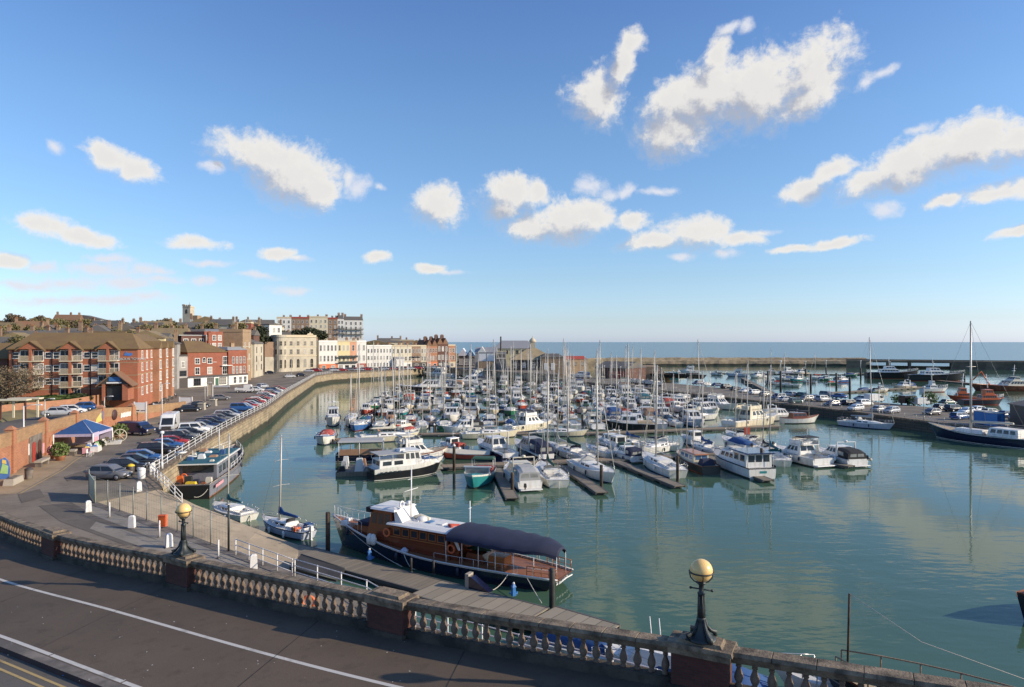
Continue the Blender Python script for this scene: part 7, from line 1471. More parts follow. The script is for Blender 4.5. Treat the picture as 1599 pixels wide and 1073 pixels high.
# upper terrace on the cliff
U = [('tall white upper terrace house above the cream stone building',432,455,497,530,'render_white'),('red brick upper terrace house beside the white one',455,483,497,530,'brown_brick'),('pale upper terrace house behind the dark evergreen',483,512,496,530,'render_cream'),('dark brown brick upper terrace house',512,527,498,530,'brown_brick'),('narrow white upper terrace house before the corner block',527,537,498,530,'render_white'),('white corner block of the upper terrace with balconies and grey mansard',537,567,500,531,'render_white')]
for lb,a,c,top,bot,wm in U:
    Ya, Yc = 425+(a-432)*.1, 425+(c-432)*.1; z0 = zat(bot,Ya); hh = zat(top,Ya)-z0
    B = Bld('terrace_house', lb, (xat(a,Ya),Ya,z0), (xat(c,Yc)-.02,Yc,z0), hh, 12, wm, 'building', 'upper terrace'); W = B.w
    if 'corner block' in lb:
        B.part('roof', MB().frustum((-.1,W+.1,-.1,12.1),(.6,W-.6,1.2,11),hh,hh+2.4), 'roof_slate'); [B.part('balcony', MB().box(-.3,W+.4,-1.4,0,z,z+.2).box(-.3,W+.4,-1.4,-1.3,z+.8,z+1.), 'iron') for z in (hh*.28,hh*.52)]; B.chimney(.8,6,3.6,'brown_brick',1.4,4); B.chimney(W-.8,6,3.6,'brown_brick',1.4,4)
    else: B.flat('roof_slate',.7,'trim_red' if 'brick' in lb else 'trim_stone'); B.chimney(W*.95-.3,6,1.8,'brown_brick',1.5,4); B.chimney(W*.45,6,1.6,'brown_brick',1.2,4)
    n = max(2,int(W/2.6)); B.grid(n,4,1.0,1.7,1.0,(hh-1)/4)
# houses on the hill: (px centre, top py, distance, width, wall height, rot, wall, roof, roof height)
HL = [(20,519,196,11,6,8,'render_cream','roof_brown',2.6),(12,503,280,16,7,-6,'brown_brick','roof_brown',4),(42,516,205,13,6,12,'brown_brick','roof_slate',3),(62,515,215,9,6.5,5,'render_white','roof_slate',2.6),(87,516,212,11,6,-5,'render_white','roof_slate',3),(48,501,270,12,6,20,'orange_brick','roof_red',4),(76,507,240,12,6,-8,'brown_brick','roof_slate',4),(112,512,218,13,7,10,'render_cream','roof_slate',3.2),(128,520,190,14,5,-4,'brown_brick','roof_slate',2.8),(150,507,215,13,6,6,'render_stone','roof_slate',4.2),(150,517,195,12,6,-8,'render_cream','roof_moss',3.4),(103,491,370,12,6,8,'orange_brick','roof_red',3),(130,492,380,18,5,0,'render_white','roof_slate',2.5),(160,500,300,15,7,-10,'brown_brick','roof_slate',4),
 (170,522,180,12,5,10,'brown_brick','roof_slate',3),(196,506,260,14,6,12,'render_white','roof_slate',3.2),(222,503,265,12,7,-6,'brown_brick','roof_slate',3.6),(240,501,280,13,7.5,8,'orange_brick','roof_brown',3),(202,514,225,13,6,-10,'render_stone','roof_brown',3),(262,512,230,11,7.5,5,'render_cream','roof_brown',2.2),(230,520,205,10,6,0,'brown_brick','roof_slate',2.5),(250,523,200,9,6,12,'render_grey','roof_slate',2.5),(285,514,262,13,6,-5,'brown_brick','roof_slate',3),(300,503,300,12,6,10,'render_stone','roof_slate',3),(320,494,330,16,9,3,'orange_brick','roof_brown',3.6),(342,498,320,12,8,-6,'render_cream','roof_slate',3),(365,500,335,16,10,4,'pub_brick','roof_lead',1.5),(383,499,350,13,9,-5,'orange_brick','roof_brown',2.5),(308,514,268,15,5.5,8,'render_grey','roof_lead',2),(335,513,272,14,6.5,-2,'render_grey','roof_slate',2.5),(358,512,278,13,7,6,'pub_brick','roof_slate',2.4),(375,515,285,11,8,-4,'dark_brick','roof_slate',2.2),
 (405,499,390,15,6,5,'brown_brick','roof_slate',3),(420,502,400,13,6,-5,'render_stone','roof_brown',3),(412,515,370,13,5.5,3,'render_cream','roof_slate',3),(433,518,352,12,7,6,'brown_brick','roof_slate',3),(585,531,400,22,5,-3,'brown_brick','roof_brown',2.6),(608,528,405,15,6,4,'render_cream','roof_slate',2.4),(628,528,408,14,7,0,'tan_brick','roof_lead',1.6),(650,531,412,14,6,-4,'brown_brick','roof_brown',3),(670,533,415,12,6,5,'orange_brick','roof_slate',2.6),(5,526,185,14,6,5,'render_grey','roof_slate',2.8)]
adj = ['weathered','tidy','low','tall','plain','old','broad','small','stout','neat','sunlit','shaded']
RC = {'roof_brown':'brown tiled','roof_slate':'grey slate','roof_red':'red tiled','roof_moss':'mossy','roof_lead':'flat grey'}; WC = {'render_stone':'stone','render_cream':'cream','brown_brick':'brown brick','render_white':'white','orange_brick':'orange brick','tan_brick':'tan brick','render_grey':'grey','pub_brick':'red brick','dark_brick':'dark brick'}
for i,(px,top,Y_,wd,wh_,rot,wm,rm,rh) in enumerate(HL):
    xc = xat(px,Y_); zt = zat(top,Y_); z0 = zt-rh-wh_; a = R(rot+8); p0 = (xc-wd/2*math.cos(a), Y_-wd/2*math.sin(a), z0); p1 = (xc+wd/2*math.cos(a), Y_+wd/2*math.sin(a), z0)
    where = 'above the brick apartment block' if px < 270 else 'above the corner pub' if px < 400 else 'beneath the upper terrace' if px < 560 else 'behind the white quay terrace'
    B = Bld('hill_house', f'{WC[wm]} house with {RC[rm]} roof on the hill {where}, {ordn(i)} from the hedge side' if False else f'{WC[wm]} hillside house under {RC[rm]} roof {where}, {"on the skyline" if top < 504 else "half way up" if top < 514 else "lower down"}', p0, p1, wh_, 8, wm, 'house', 'houses on the hill')
    if rh < 2: B.flat(rm,.5)
    else: B.gable(rh, rm, .35, 'x' if i % 3 else 'y', hip=(1.5 if i % 4 == 1 else 0))
    B.chimney(.8,4,1.6+rh*.8 if rh>2 else 2.2,'brown_brick',1.0,3)
    if i % 2: B.chimney(wd-.8,4,1.4+rh*.8,'tan_brick',1.0,2)
    n = max(2,int(wd/3.5)); B.grid(n,max(1,int(wh_/3)),1.0,1.3,wh_-2.3 if wh_ < 6 else wh_-5.2,2.9)
# church tower on the skyline
B = Bld('church', 'square flint church tower with corner turret on the skyline', dep(285,380,20), dep(297,380,20), zat(478,380)-20, 5, 'render_stone', 'church'); B.part('turret', MB().box(-.2,1.2,-.2,1.2,B.h,B.h+1.0).lathe([(.25,0),(.2,1.4),(.02,2.4)],6,(3.4,1,B.h),0), 'render_stone'); B.win(B.w*.5,B.h-4,1.0,1.6,'dark',arch=True); B.part('nave', MB().box(B.w,B.w+4,0,5,-8,B.h-5.2), 'tan_brick'); B.part('parapet', MB().box(-.2,B.w+.2,-.2,5.2,B.h-.7,B.h-.4), 'trim_stone')
[B.part('merlon', MB().box(B.w*k/4-.3,B.w*k/4+.4,-.2,.2,B.h,B.h+.7), 'render_stone') for k in range(1,5)]
# sheds, clock house and pier buildings beyond the basin
B = Bld('boat_store', 'pale grey shed with two white loading doors by the far quay', dep(742,352,QZ), dep(775,352,QZ), 8.6, 16, 'render_grey'); B.gable(2.6,'roof_lead',.3,'x',hip=0); B.part('door', MB().box(2.0,5.6,-.12,0,4.2,8.0), 'sign_white'); B.part('door', MB().box(6.0,9.6,-.12,0,4.2,8.0), 'sign_white'); B.part('base', MB().box(1.5,10.2,-3,-.13,-4,3.9), 'tan_brick'); B.part('gable', MB().profile([(1.5,8.6),(5.5,8.6),(3.5,11.6)],-.2,6), 'render_white')
B = Bld('quay_house', 'flat roofed grey house with dark balcony next to the white doors', dep(775,356,QZ), dep(790,356,QZ), 8.8, 10, 'render_grey'); B.flat('roof_lead',.3); B.win(B.w/2,6.2,3.4,1.2,'dark',bars=2); B.part('balcony', MB().box(.2,B.w-.2,-1.2,0,5.2,5.4), 'trim_white')
B = Bld('warehouse', 'long grey roofed warehouse with yellow lit upper wall facing the basin', dep(771,402,QZ), dep(836,402,QZ), 10.2, 14, 'render_yellow'); B.gable(4.6,'roof_lead',.5,'x',hip=5); B.grid(8,1,1.6,2.0,7.0,3,'stone')
B = Bld('pavilion', 'glass roofed white pavilion at the end of the brick front', dep(716,390,QZ), dep(741,390,QZ), 6.2, 10, 'trim_dark'); B.gable(4.2,'roof_white',.3,'y',0,B.w*.55); B.gable(3.6,'glass_blue',.3,'y',B.w*.5,B.w); B.grid(3,1,2.,3.2,1.0,3,'white')
tw = tag(MB().tube([(0,0,0),(0,0,17)],[.5,.42],10).build('chimney_stack','pile_steel',None,dep(782,380,QZ)), 'slim dark flue rising behind the white doors', 'chimney')
B = Bld('clock_house', 'stone clock house with broad hipped roof and domed cupola', dep(797,338,QZ), dep(868,338,QZ), 5.2, 20, 'trim_dark'); W = B.w; B.gable(6.0,'roof_stone',.6,'x',hip=W/2-.7)
B.part('cupola', MB().box(W/2-1.3,W/2+1.3,8.7,11.3,10.2,14.0).lathe([(1.8,14.0),(1.8,14.3),(1.5,15.0),(.7,15.8),(.2,16.1),(.1,17.2)],10,(W/2,10,0)), 'trim_stone'); B.grid(5,1,1.4,2.2,1.4,3,'white'); B.part('end_block', MB().box(W*.68,W+3.5,-2.5,6,-4,6.4), 'tan_brick'); B.part('end_roof', MB().frustum((W*.66,W+3.8,-2.8,6.3),(W*.75,W+1.5,0,4),6.4,8.2), 'roof_slate')
for x, m in ((W*.78,'trim_white'),(W*.93,'trim_white')): B.part('door', MB().box(x-1.0,x+1.0,-2.62,-2.5,.2,3.6), m)
B = Bld('kiosk', 'red roofed low stall row against the sandy pier wall', dep(870,372,QZ), dep(915,378,QZ), 4.6, 6, 'tan_brick', 'stall'); B.gable(1.6,'trim_red',.3,'x'); B.grid(4,1,1.6,1.5,1.2,3,'dark')
b = MB(); tag(MB().box(0,62,0,4,-6,5.2).build('sea_wall','breakwater_stone',None,(xat(860,425),425,2),R(14)), 'sandy stone sea wall joining the clock house to the breakwater', 'wall')
B = Bld('store_shed', 'dark roofed store with red doors on the car park quay', at(935,586,cz)[:2] and (*at(930,590,cz).xy,cz), (*at(978,592,cz).xy,cz), 4.6, 16, 'dark_brick', 'shed'); B.gable(2.6,'roof_slate',.3,'x'); [B.part('door', MB().box(B.w*x,B.w*(x+.16),-.1,0,.1,3.2), 'door_red') for x in (.45,.63,.8)]
mp_ = tag(MB().profile([(0,-4),(20,-4),(13,4.6),(0,4.6)],0,16).build('stone_ramp','tan_brick',None,(*at(985,588,cz).xy,cz),R(-4)), 'sandy stone ramp block beside the red doored store', 'ramp')
lg = thing('slip_hulk', 'long dark slipway cradle beside the car park quay', 'slipway cradle', tuple(at(1035,588,cz)), R(-58)); SL = hullgeo(52,11,(1.8,1.4,1.4),.6,14); hull_mb(SL,.3,2).build('side','pile_wood',lg); deck_mb(SL,.5).build('bed','pontoon_dark',lg)
# ================================================================== vehicles
CARK = {'hatchback':(4.1,1.76,.62,.90,1.47,(.31,-.49),(.06,-.34)),'saloon':(4.6,1.8,.62,.92,1.43,(.30,-.36),(.06,-.24)),'estate car':(4.6,1.8,.64,.95,1.5,(.29,-.49),(.05,-.41)),'off-roader':(4.5,1.9,.72,1.04,1.72,(.27,-.49),(.09,-.43))}
tyre = MB(); tyre.lathe([(.18,-.10),(.30,-.11),(.325,-.08),(.325,.08),(.30,.11),(.18,.10)], 16, T=Matrix.Rotation(R(90),4,'X')); TY = tyre.mesh('wheel','tyre')
RM = MB().lathe([(.02,-.112),(.2,-.106),(.205,-.06),(.205,.06),(.2,.106),(.02,.112)], 12, T=Matrix.Rotation(R(90),4,'X')).mesh('rim','rim')
CARS = {}
def car_proto(kind):
    Lc, Wc, zh, zb, zr, belt, roof = CARK[kind]; r = thing('parked_car', kind, 'car'); b = MB(); h = Wc/2
    st = [(-.50,.80,.42,.62),(-.485,.92,.30,.80),(-.40,.985,.24,zb*.985),(-.25,1,.22,zb),(.0,1,.22,zb),(.22,1,.22,zb*.985),(.30,.99,.22,zb*.95),(.40,.965,.24,zb*.85),(.47,.90,.28,zb*.74),(.50,.74,.36,.52)]
    if kind == 'saloon': st[2] = (-.42,.97,.24,zb*.97)
    b.loft([[(x*Lc,-w*h*.93,z0),(x*Lc,-w*h,z0+.18),(x*Lc,-w*h,zt-.16),(x*Lc,-w*h*.93,zt),(x*Lc,w*h*.93,zt),(x*Lc,w*h,zt-.16),(x*Lc,w*h,z0+.18),(x*Lc,w*h*.93,z0)] for x,w,z0,zt in st], 0, True, True, True)
    bx = (belt[1]*Lc, belt[0]*Lc, -h*.92, h*.92); tx = (roof[1]*Lc, roof[0]*Lc, -h*.70, h*.70); z0, z1 = zb-.03, zr
    mid = tuple(lerp(a,c,.9) for a,c in zip(bx,tx)); b.frustum(bx, mid, z0, lerp(z0,z1,.93)); b.frustum(mid, tuple(c*.9 if i > 1 else c-.12*(1 if i == 1 else -1) for i, c in enumerate(tx)), lerp(z0,z1,.93), z1)
    b.build('body','car_black',r)
    e = .012
    def gq(name, pts): MB().add(pts,[(0,1,2,3)]).build(name,'carglass',r)
    def fr(k): return tuple(lerp(a,c,k) for a,c in zip(bx,tx)), lerp(z0,z1,k)
    (l,zl),(u,zu) = fr(.14), fr(.84)
    gq('windscreen',[(l[1]+e,l[2]*.9,zl),(l[1]+e,l[3]*.9,zl),(u[1]+e,u[3]*.9,zu),(u[1]+e,u[2]*.9,zu)]); gq('rear_window',[(l[0]-e,l[2]*.86,zl),(l[0]-e,l[3]*.86,zl),(u[0]-e,u[3]*.84,zu),(u[0]-e,u[2]*.84,zu)])
    for s, i in ((-1,2),(1,3)):
        m_ = .5
        for a, c in ((.05,.49),(.53,.95)):
            gq('side_window',[(lerp(l[0],l[1],a),l[i]+s*e,zl),(lerp(l[0],l[1],c),l[i]+s*e,zl),(lerp(u[0],u[1],c),u[i]+s*e,zu),(lerp(u[0],u[1],a),u[i]+s*e,zu)])
        for x in (.315,-.30):
            o = ob('wheel',TY,r,(x*Lc,s*(h-.09),.325)); ob('rim',RM,o)
        MB().box(.47*Lc-.12,.485*Lc,s*h*.62-.16,s*h*.62+.16,.55,.68).build('headlight','headlamp',r); MB().box(-.497*Lc,-.47*Lc,s*h*.72-.12,s*h*.72+.12,.62,.80).build('taillight','taillamp',r)
        MB().box(belt[0]*Lc*.72,belt[0]*Lc*.72+.16,s*h*1.0-(.02 if s>0 else .14),s*h*1.0+(.14 if s>0 else .02),zb,zb+.13).build('mirror','car_black',r)
    MB().box(.495*Lc,.506*Lc,-.26,.26,.36,.47).build('number_plate','boot_white',r)
    CARS[kind] = [r, False]; return r
def place_car(kind, col, pos, rz, label, group):
    if kind not in CARS: car_proto(kind)
    pr, used = CARS[kind]; r = copy_tree(pr) if used else pr; CARS[kind][1] = True
    r['label'] = label; r['group'] = group; r['category'] = 'car'; r.location = pos; r.rotation_euler = (0,0,rz)
    recolor(r, {'body':{0:'car_'+col},'mirror':{0:'car_'+col}}); return r
def van(label, pos, rz, col, Lc=5.6, hgt=2.55, w=2.0, glazed=False):
    r = thing('parked_van', label, 'van', pos, rz); h = w/2; n = Lc/5.6
    pr = [(-.5,.45),(.5,.45),(.505,.95),(.44,1.12),(.30,hgt*.80),(.24,hgt*.97),(.16,hgt),(-.48,hgt),(-.5,hgt*.95)]
    b = MB(); b.loft([[(x*Lc,y,z if z < 1.2 else z-(.08 if abs(y) > h*.9 else 0)) for x,z in pr] for y in (-h*.93,-h,-h*.86,h*.86,h,h*.93)][1:5], 0, True, True, False)
    b.build('body',col,r)
    MB().add([(.435*Lc+.02,-h*.8,1.16),(.435*Lc+.02,h*.8,1.16),(.31*Lc+.02,h*.74,hgt*.78),(.31*Lc+.02,-h*.74,hgt*.78)],[(0,1,2,3)]).build('windscreen','carglass',r)
    for s in (1,-1):
        MB().add([(.19*Lc,s*(h+.012),1.2),(.37*Lc,s*(h+.012),1.2),(.29*Lc,s*(h+.012),hgt*.76),(.19*Lc,s*(h+.012),hgt*.76)],[(0,1,2,3)]).build('side_window','carglass',r)
        for x in (.31,-.30): o = ob('wheel',TY,r,(x*Lc,s*(h-.09),.325)); ob('rim',RM,o)
        MB().box(.49*Lc,.507*Lc,s*h*.7-.16,s*h*.7+.16,.72,.95).build('headlight','headlamp',r)
        MB().box(.33*Lc,.36*Lc,s*h-(.0 if s>0 else .25),s*h+(.25 if s>0 else .0),1.2,1.5).build('mirror','trim_dark',r)
    MB().box(.502*Lc,.516*Lc,-h*.62,h*.62,.62,.98).build('grille','trim_dark',r); MB().box(.47*Lc,.522*Lc,-h*.98,h*.98,.36,.58).build('bumper','trim_dark',r); return r
# along the quay railing, noses to the water
Ebase = resample([V3(p,0) for p in poly_off(E1,-3.6)[:8]], .5)
def along_rail(px):   # point on that line seen at px
    return min(Ebase, key=lambda p: abs(CX+F*p.x/p.y-px) + (0 if p.y < 300 else 400))
def nrm_at(p):
    i = min(range(len(Ebase)-1), key=lambda j: (Ebase[j]-p).length); d = Ebase[min(i+3,len(Ebase)-1)]-Ebase[max(i-3,0)]; return math.atan2(-d.x, d.y)
seq = [('hatchback','black'),('saloon','black'),('hatchback','blue'),None,('estate car','black'),('saloon','blue'),('saloon','red'),('off-roader','black'),('hatchback','grey'),('saloon','black'),('off-roader','white'),('hatchback','silver'),('saloon','navy'),('estate car','black'),('hatchback','navy'),('saloon','grey'),('saloon','black'),('estate car','silver'),('hatchback','navy'),None,None,('off-roader','blue'),('hatchback','silver'),('saloon','red'),('saloon','silver'),('hatchback','black'),('estate car','red'),('hatchback','white'),('saloon','black'),('saloon','red'),('hatchback','grey'),('saloon','navy'),('estate car','white'),('hatchback','red'),('saloon','black'),('saloon','silver'),('hatchback','blue'),('off-roader','grey'),('saloon','white'),('hatchback','black'),('saloon','red')]
s_ = 0.; k = 0; acc = 1.0; idx = 0
step_i = int(3.05/.5); base_i = 6
for n_, c in enumerate(seq):
    i = base_i + int(n_*3.1/.5)
    if i >= len(Ebase)-4: break
    if c is None: continue
    p = Ebase[i]; place_car(c[0], c[1], (p.x,p.y,QZ), nrm_at(p)+R(12 if n_ < 18 else 5), f'{c[1]} {c[0]} nosed to the quay railing, {ordn(k)} car along it from the slipway', 'cars along the quay railing'); k += 1
place_car('hatchback','grey',(*at(171,748,QZ).xy,QZ),R(-4),'grey hatchback parked alone beside the green panel of the mesh fence','cars on the lower road')
for i,(px,py,kd,cl,rz,lb) in enumerate(((93,649,'saloon','silver',8,'silver saloon on the upper road behind the brick wall'),(127,641,'hatchback','blue',186,'blue hatchback on the upper road in front of the brick apartment block'),(112,646,'hatchback','white',10,'white hatchback on the upper road tight behind the silver saloon'))):
    z = 6.9; place_car(kd,cl,(*at(px,py,z).xy,z-.08),R(rz+18),lb,'cars on the upper road')
for i,(px,py,kd,cl,rz,lb) in enumerate(((295,643,'saloon','black',30,'black saloon nearest the end of the brick wall'),(312,637,'hatchback','black',30,'black hatchback parked nose to tail with the black saloon'),(344,625,'saloon','grey',20,'dark grey saloon crossing the open road in front of the pub'),(400,612,'estate car','white',10,'white estate beyond the pickup by the hill road'),(422,584,'saloon','black',20,'black saloon coming down the hill road'),(410,606,'hatchback','silver',75,'silver hatchback on the road by the railing lamp'),(452,590,'saloon','silver',40,'silver saloon in front of the cream stone building'),(470,588,'hatchback','black',30,'black hatchback in front of the cream stone building'))):
    place_car(kd,cl,(*at(px,py,QZ).xy,QZ),R(rz),lb,'cars on the open quay road')
for i in range(34):
    px = 482+i*6.6; Y_ = fy(px)-(9 if i%2 else 14); cl = ('silver','black','red','navy','white','grey','blue','black')[(i*5+i//3)%8]; kd = ('hatchback','saloon','estate car','off-roader')[(i*3+1)%4]
    place_car(kd,cl,(xat(px,Y_),Y_,QZ),R(90 if i%2 else 12)+rnd.uniform(-.2,.2),f'{cl} {kd} below the harbour front terrace, {ordn(i)} from the cream stone building','cars below the terrace')
r = van('tall white van facing down the quay road beside the brick wall end', (*at(265,672,QZ).xy,QZ), R(-72), 'car_white', 6.0, 2.75, 2.05)
r = van('dark blue van parked against the brick wall by the round plant bed', (*at(213,679,QZ).xy,QZ), R(-14), 'car_navy', 5.2, 2.0, 1.95)
pk = van('white flatbed pickup on the open road in front of the pub', (*at(389,613,QZ).xy,QZ), R(12), 'car_white', 2.6, 2.2, 1.9); MB().box(-3.6,-1.3,-.95,.95,.7,.95).box(-3.6,-1.3,-.97,-.92,.95,1.3).box(-3.6,-1.3,.92,.97,.95,1.3).box(-3.62,-3.57,-.95,.95,.95,1.3).build('flatbed','car_white',pk)
for s in (1,-1): o = ob('wheel',TY,pk,(-3.0,s*.85,.325)); ob('rim',RM,o)
# car park quay
rowC = [V3(p,0) for p in CROSS[1:7]]
def cpos(px, py): p = at(px,py,cz); return (p.x,p.y,cz)
CP = [(1118,604),(1135,607),(1150,610),(1164,613),(1180,616),(1196,619),(1215,624),(1228,627),(1243,630),(1258,626),(1272,624),(1286,627),(1300,634),(1314,632),(1328,633),(1336,641),(1350,634),(1374,643),(1392,645),(1232,619),(1250,620),(1292,620),(1310,622),(1345,626),(1445,627),(1470,640),(1490,643),(1510,646),(1530,644),(1548,648),(1568,652),(1590,657),(1480,632),(1455,648),(1500,655),(1104,603),(1090,601)]
for i,(px,py) in enumerate(CP):
    cl = ('navy','silver','black','grey','white','silver','navy','black','green','white','blue','grey')[(i*7)%12]; kd = ('hatchback','saloon','estate car','off-roader','hatchback')[(i*3)%5]
    if (px,py) in ((1374,643),(1392,645)): cl = 'silver'
    place_car(kd,cl,cpos(px,py),R(22+rnd.uniform(-6,6))+(math.pi if i%3 == 0 else 0) + (R(90) if i > 18 and i < 24 else 0),f'{cl} {kd} on the car park quay, {ordn(i)} counting from the dark cradle','cars on the car park quay')
van('black box van on the car park quay beside tall weeds',cpos(1420,632),R(20),'car_black',5.2,2.4,2.0); van('white van on the car park quay behind the two silver cars',cpos(1365,628),R(20),'car_white',5.0,2.2,1.95); van('small pale van past the black box van on the car park quay',cpos(1437,633),R(24),'car_silver',4.6,2.0,1.9)
for i,px in enumerate((990,1003,1016,1027)):
    p = at(px,600+i*1.4,cz); r,_ = motorboat('laid_up_boat',f'white boat laid up ashore by the ramp block, {ordn(i)} from the store',6.5,2.4,'hull_white','boot_dark','open','canvas_cream' if i%2 else 'canvas_grey',group='boats laid up ashore'); put(r,p,R(-60),cz+.65); MB().box(-2,-1.6,-1,1,-.65,-.1).box(1,1.4,-.7,.7,-.65,-.1).build('cradle','pile_wood',r)
r,_ = motorboat('laid_up_boat','blue and white covered boat under wraps near the store shed',9,3.2,'hull_white','hull_blue','cruiser','canvas_blue',group='boats laid up ashore'); put(r,(*at(905,592,cz).xy,),R(170),cz+.7); MB().box(-3,-2.5,-1,1,-.7,-.1).box(2,2.5,-.9,.9,-.7,-.1).build('cradle','pile_wood',r)
sh = Bld('quay_shed', 'dark sided shed at the edge of the car park quay behind the tall masted ship', tuple(at(1603,671,cz)), (at(1603,671,cz).x+14, at(1603,671,cz).y-3, cz), 4.2, 6, 'trim_dark', 'shed'); sh.gable(1.8,'roof_slate',.3,'y'); sh.win(3,1.2,1.6,1.4); sh.part('door', MB().box(6,8.4,-.1,0,0,2.6), 'render_grey')
for i,(px,py) in enumerate(((1546,664),(1563,667))):
    q = at(px,py,cz); cb = thing('site_cabin', ('bright blue site cabin on the car park quay, beside the tall mast','bright blue site cabin on the car park quay, against the dark shed')[i], 'cabin', tuple(q), R(20)); MB().box(-1.1,1.1,0,2.4,.15,2.5).build('wall','blue_plastic',cb); MB().box(-1.2,1.2,-.1,2.5,2.5,2.62).build('roof','deck_grey',cb); MB().box(-.9,-.1,-.05,0,.2,2.2).build('door','canvas_blue',cb)
# ================================================================== street furniture
def lamp_post(p, h, label, m='alu_white', arm=1.1, rz=0., two=False):
    r = thing('lamp_post', label, 'street lamp', p, rz, 'quay lamp posts'); MB().tube([(0,0,0),(0,0,h)],[.10,.06],8).lathe([(.14,0),(.13,.7),(.09,.8)],8).build('pole',m,r)
    if arm:
        for s in ((1,-1) if two else (1,)): MB().tube([(0,0,h-.1),(s*arm*.5,0,h+.12),(s*arm,0,h+.15)],.04,6).build('arm',m,r); MB().frustum((s*arm-.1,s*arm+.55,-.14,.14) if s > 0 else (-arm-.55,-arm+.1,-.14,.14),(s*arm,s*arm+.4,-.1,.1) if s > 0 else (-arm-.4,-arm,-.1,.1),h+.08,h+.2).build('lamp_head','boot_white',r)
    else: MB().lathe([(.05,0),(.22,.08),(.22,.3),(.02,.36)],10,(0,0,h)).build('lamp_head','sign_white',r)
    return r
p = at(37,726,QZ); lamp_post((p.x,p.y,QZ),zat(634,p.y)-QZ,'tall white lamp post with level arm in front of the brick arches','white_paint',1.6)
for px,py,top,lb in ((253,732,678,'white quay lamp by the parked black estate'),(347,672,0,''),(430,623,0,'')):
    if top: p = at(px,py,QZ); lamp_post((p.x,p.y,QZ),zat(top,p.y)-QZ,lb,'white_paint',0)
for i,(px,py,top) in enumerate(((163,641,620),(70,655,624),(253,655,600),(455,590,560),(320,634,598))):
    z = 6.9 if px < 200 else QZ; p = at(px,py,z); lamp_post((p.x,p.y,z),zat(top,p.y)-z,('slim grey lamp on the upper road by the apartment porch','lamp with hooked head on the upper road before the bare tree','slim white lamp behind the tall white van','lamp post before the cream stone building','pale lamp on the island in front of the pub')[i],'alu' if i != 2 else 'white_paint',.9)
for i,(px,top) in enumerate(((943,578),(965,575),(1205,560),(1256,568),(1300,565),(1375,570),(1440,620),(1060,560),(1105,575),(1150,585))):
    e = [V3(p,0) for p in poly_off(CROSS,-1.2)]; best = min((a.lerp(c,k/20) for a,c in zip(e[1:7],e[2:8]) for k in range(21)), key=lambda q: abs(CX+F*q.x/q.y-px)); lamp_post((best.x,best.y,cz),6.5,f'slim pale lamp on the edge of the car park quay, {ordn(i)} from the store','alu',0)
# arches wall between lower and upper road
b = MB()
wp = WALLP; o0 = wp[0]
for i in range(len(wp)-1):
    a, c = wp[i], wp[i+1]; d_ = (c-a).normalized(); n_ = Vector((d_.y,-d_.x))*.0; k_ = Vector((d_.y,-d_.x))*-.45
    za, zc = WALLT[i], WALLT[i+1]
    b.add([(*a,QZ-.5),(*c,QZ-.5),(*c,zc),(*a,za),(*(a+k_),QZ-.5),(*(c+k_),QZ-.5),(*(c+k_),zc),(*(a+k_),za)],[(0,1,2,3),(5,4,7,6)]); b.add([(*(a-k_*.15),za),(*(c-k_*.15),zc),(*(c-k_*.15),zc+.14),(*(a-k_*.15),za+.14),(*(a+k_*1.15),za),(*(c+k_*1.15),zc),(*(c+k_*1.15),zc+.14),(*(a+k_*1.15),za+.14)],[(0,1,2,3),(3,2,6,7),(5,4,7,6),(0,4,5,1)],1)
pb = MB()
for i in range(len(wp)-1):
    a, c = wp[i], wp[i+1]; d_ = (c-a).normalized(); f_ = Vector((d_.y,-d_.x))*.05; za, zc = WALLT[i], WALLT[i+1]
    pb.add([(*(a+f_),za-1.25),(*(c+f_),zc-1.25),(*(c+f_),zc+.01),(*(a+f_),za+.01),(*a,za-1.27),(*c,zc-1.27)],[(0,1,2,3),(4,5,1,0)])
aw_ = tag(b.build('arches_wall',['wall_brick','coping_brick']),'long orange brick wall with arched doorways between the lower and upper road','wall')
pb.build('parapet','coping_brick',aw_)
def wall_at(px):
    for a, c in zip(wp, wp[1:]):
        k0, k1 = CX+F*a.x/a.y, CX+F*c.x/c.y
        if k0 <= px <= k1:
            k = (px-CX)/F; dd_ = c-a; t_ = (k*a.y-a.x)/(dd_.x-k*dd_.y); return a+dd_*t_, math.atan2(dd_.y,dd_.x), lerp(WALLT[wp.index(a)],WALLT[wp.index(c)],t_)
def wpart(name, px, mb, m, z=QZ):
    p, a, _ = wall_at(px); return mb.build(name, m, aw_, (p.x,p.y,z), a)
for px in (20,71,119,160,207):
    p,a,zt = wall_at(px); wpart('pier',px,MB().box(-.45,.45,-.22,.6,-.3,zt-QZ+.35).frustum((-.55,.55,-.32,.7),(-.1,.1,.1,.3),zt-QZ+.35,zt-QZ+.75),'wall_brick')
wpart('door_surround',55,MB().box(-2.4,2.4,-.12,.01,0,3.0),'kerb_stone')
for dx,m in ((-1.0,'door_red'),(1.1,'door_brown')): wpart('arched_door',55,MB().profile([(dx-.62,0),(dx+.62,0),(dx+.62,1.7)]+[(dx+.62*math.cos(R(t_)),1.7+.62*math.sin(R(t_))) for t_ in (30,60,90,120,150)]+[(dx-.62,1.7)],-.2,-.13),m)
wpart('poster',46,MB().box(-.5,.5,-.08,-.02,1.0,2.3),'sign_white'); wpart('poster',66,MB().box(-.6,.6,-.08,-.02,.4,1.6),'art_pink')
lt = MB()
for k in range(9): lt.box(-3+k*.68,-2.55+k*.68,-.06,-.01,1.95,2.3)
wpart('wall_lettering',97,lt,'sign_white'); wpart('banner',82,MB().profile([(-1.4,1.2),(1.4,1.7),(1.4,2.5),(-1.0,2.0)],-.1,-.04),'terracotta')
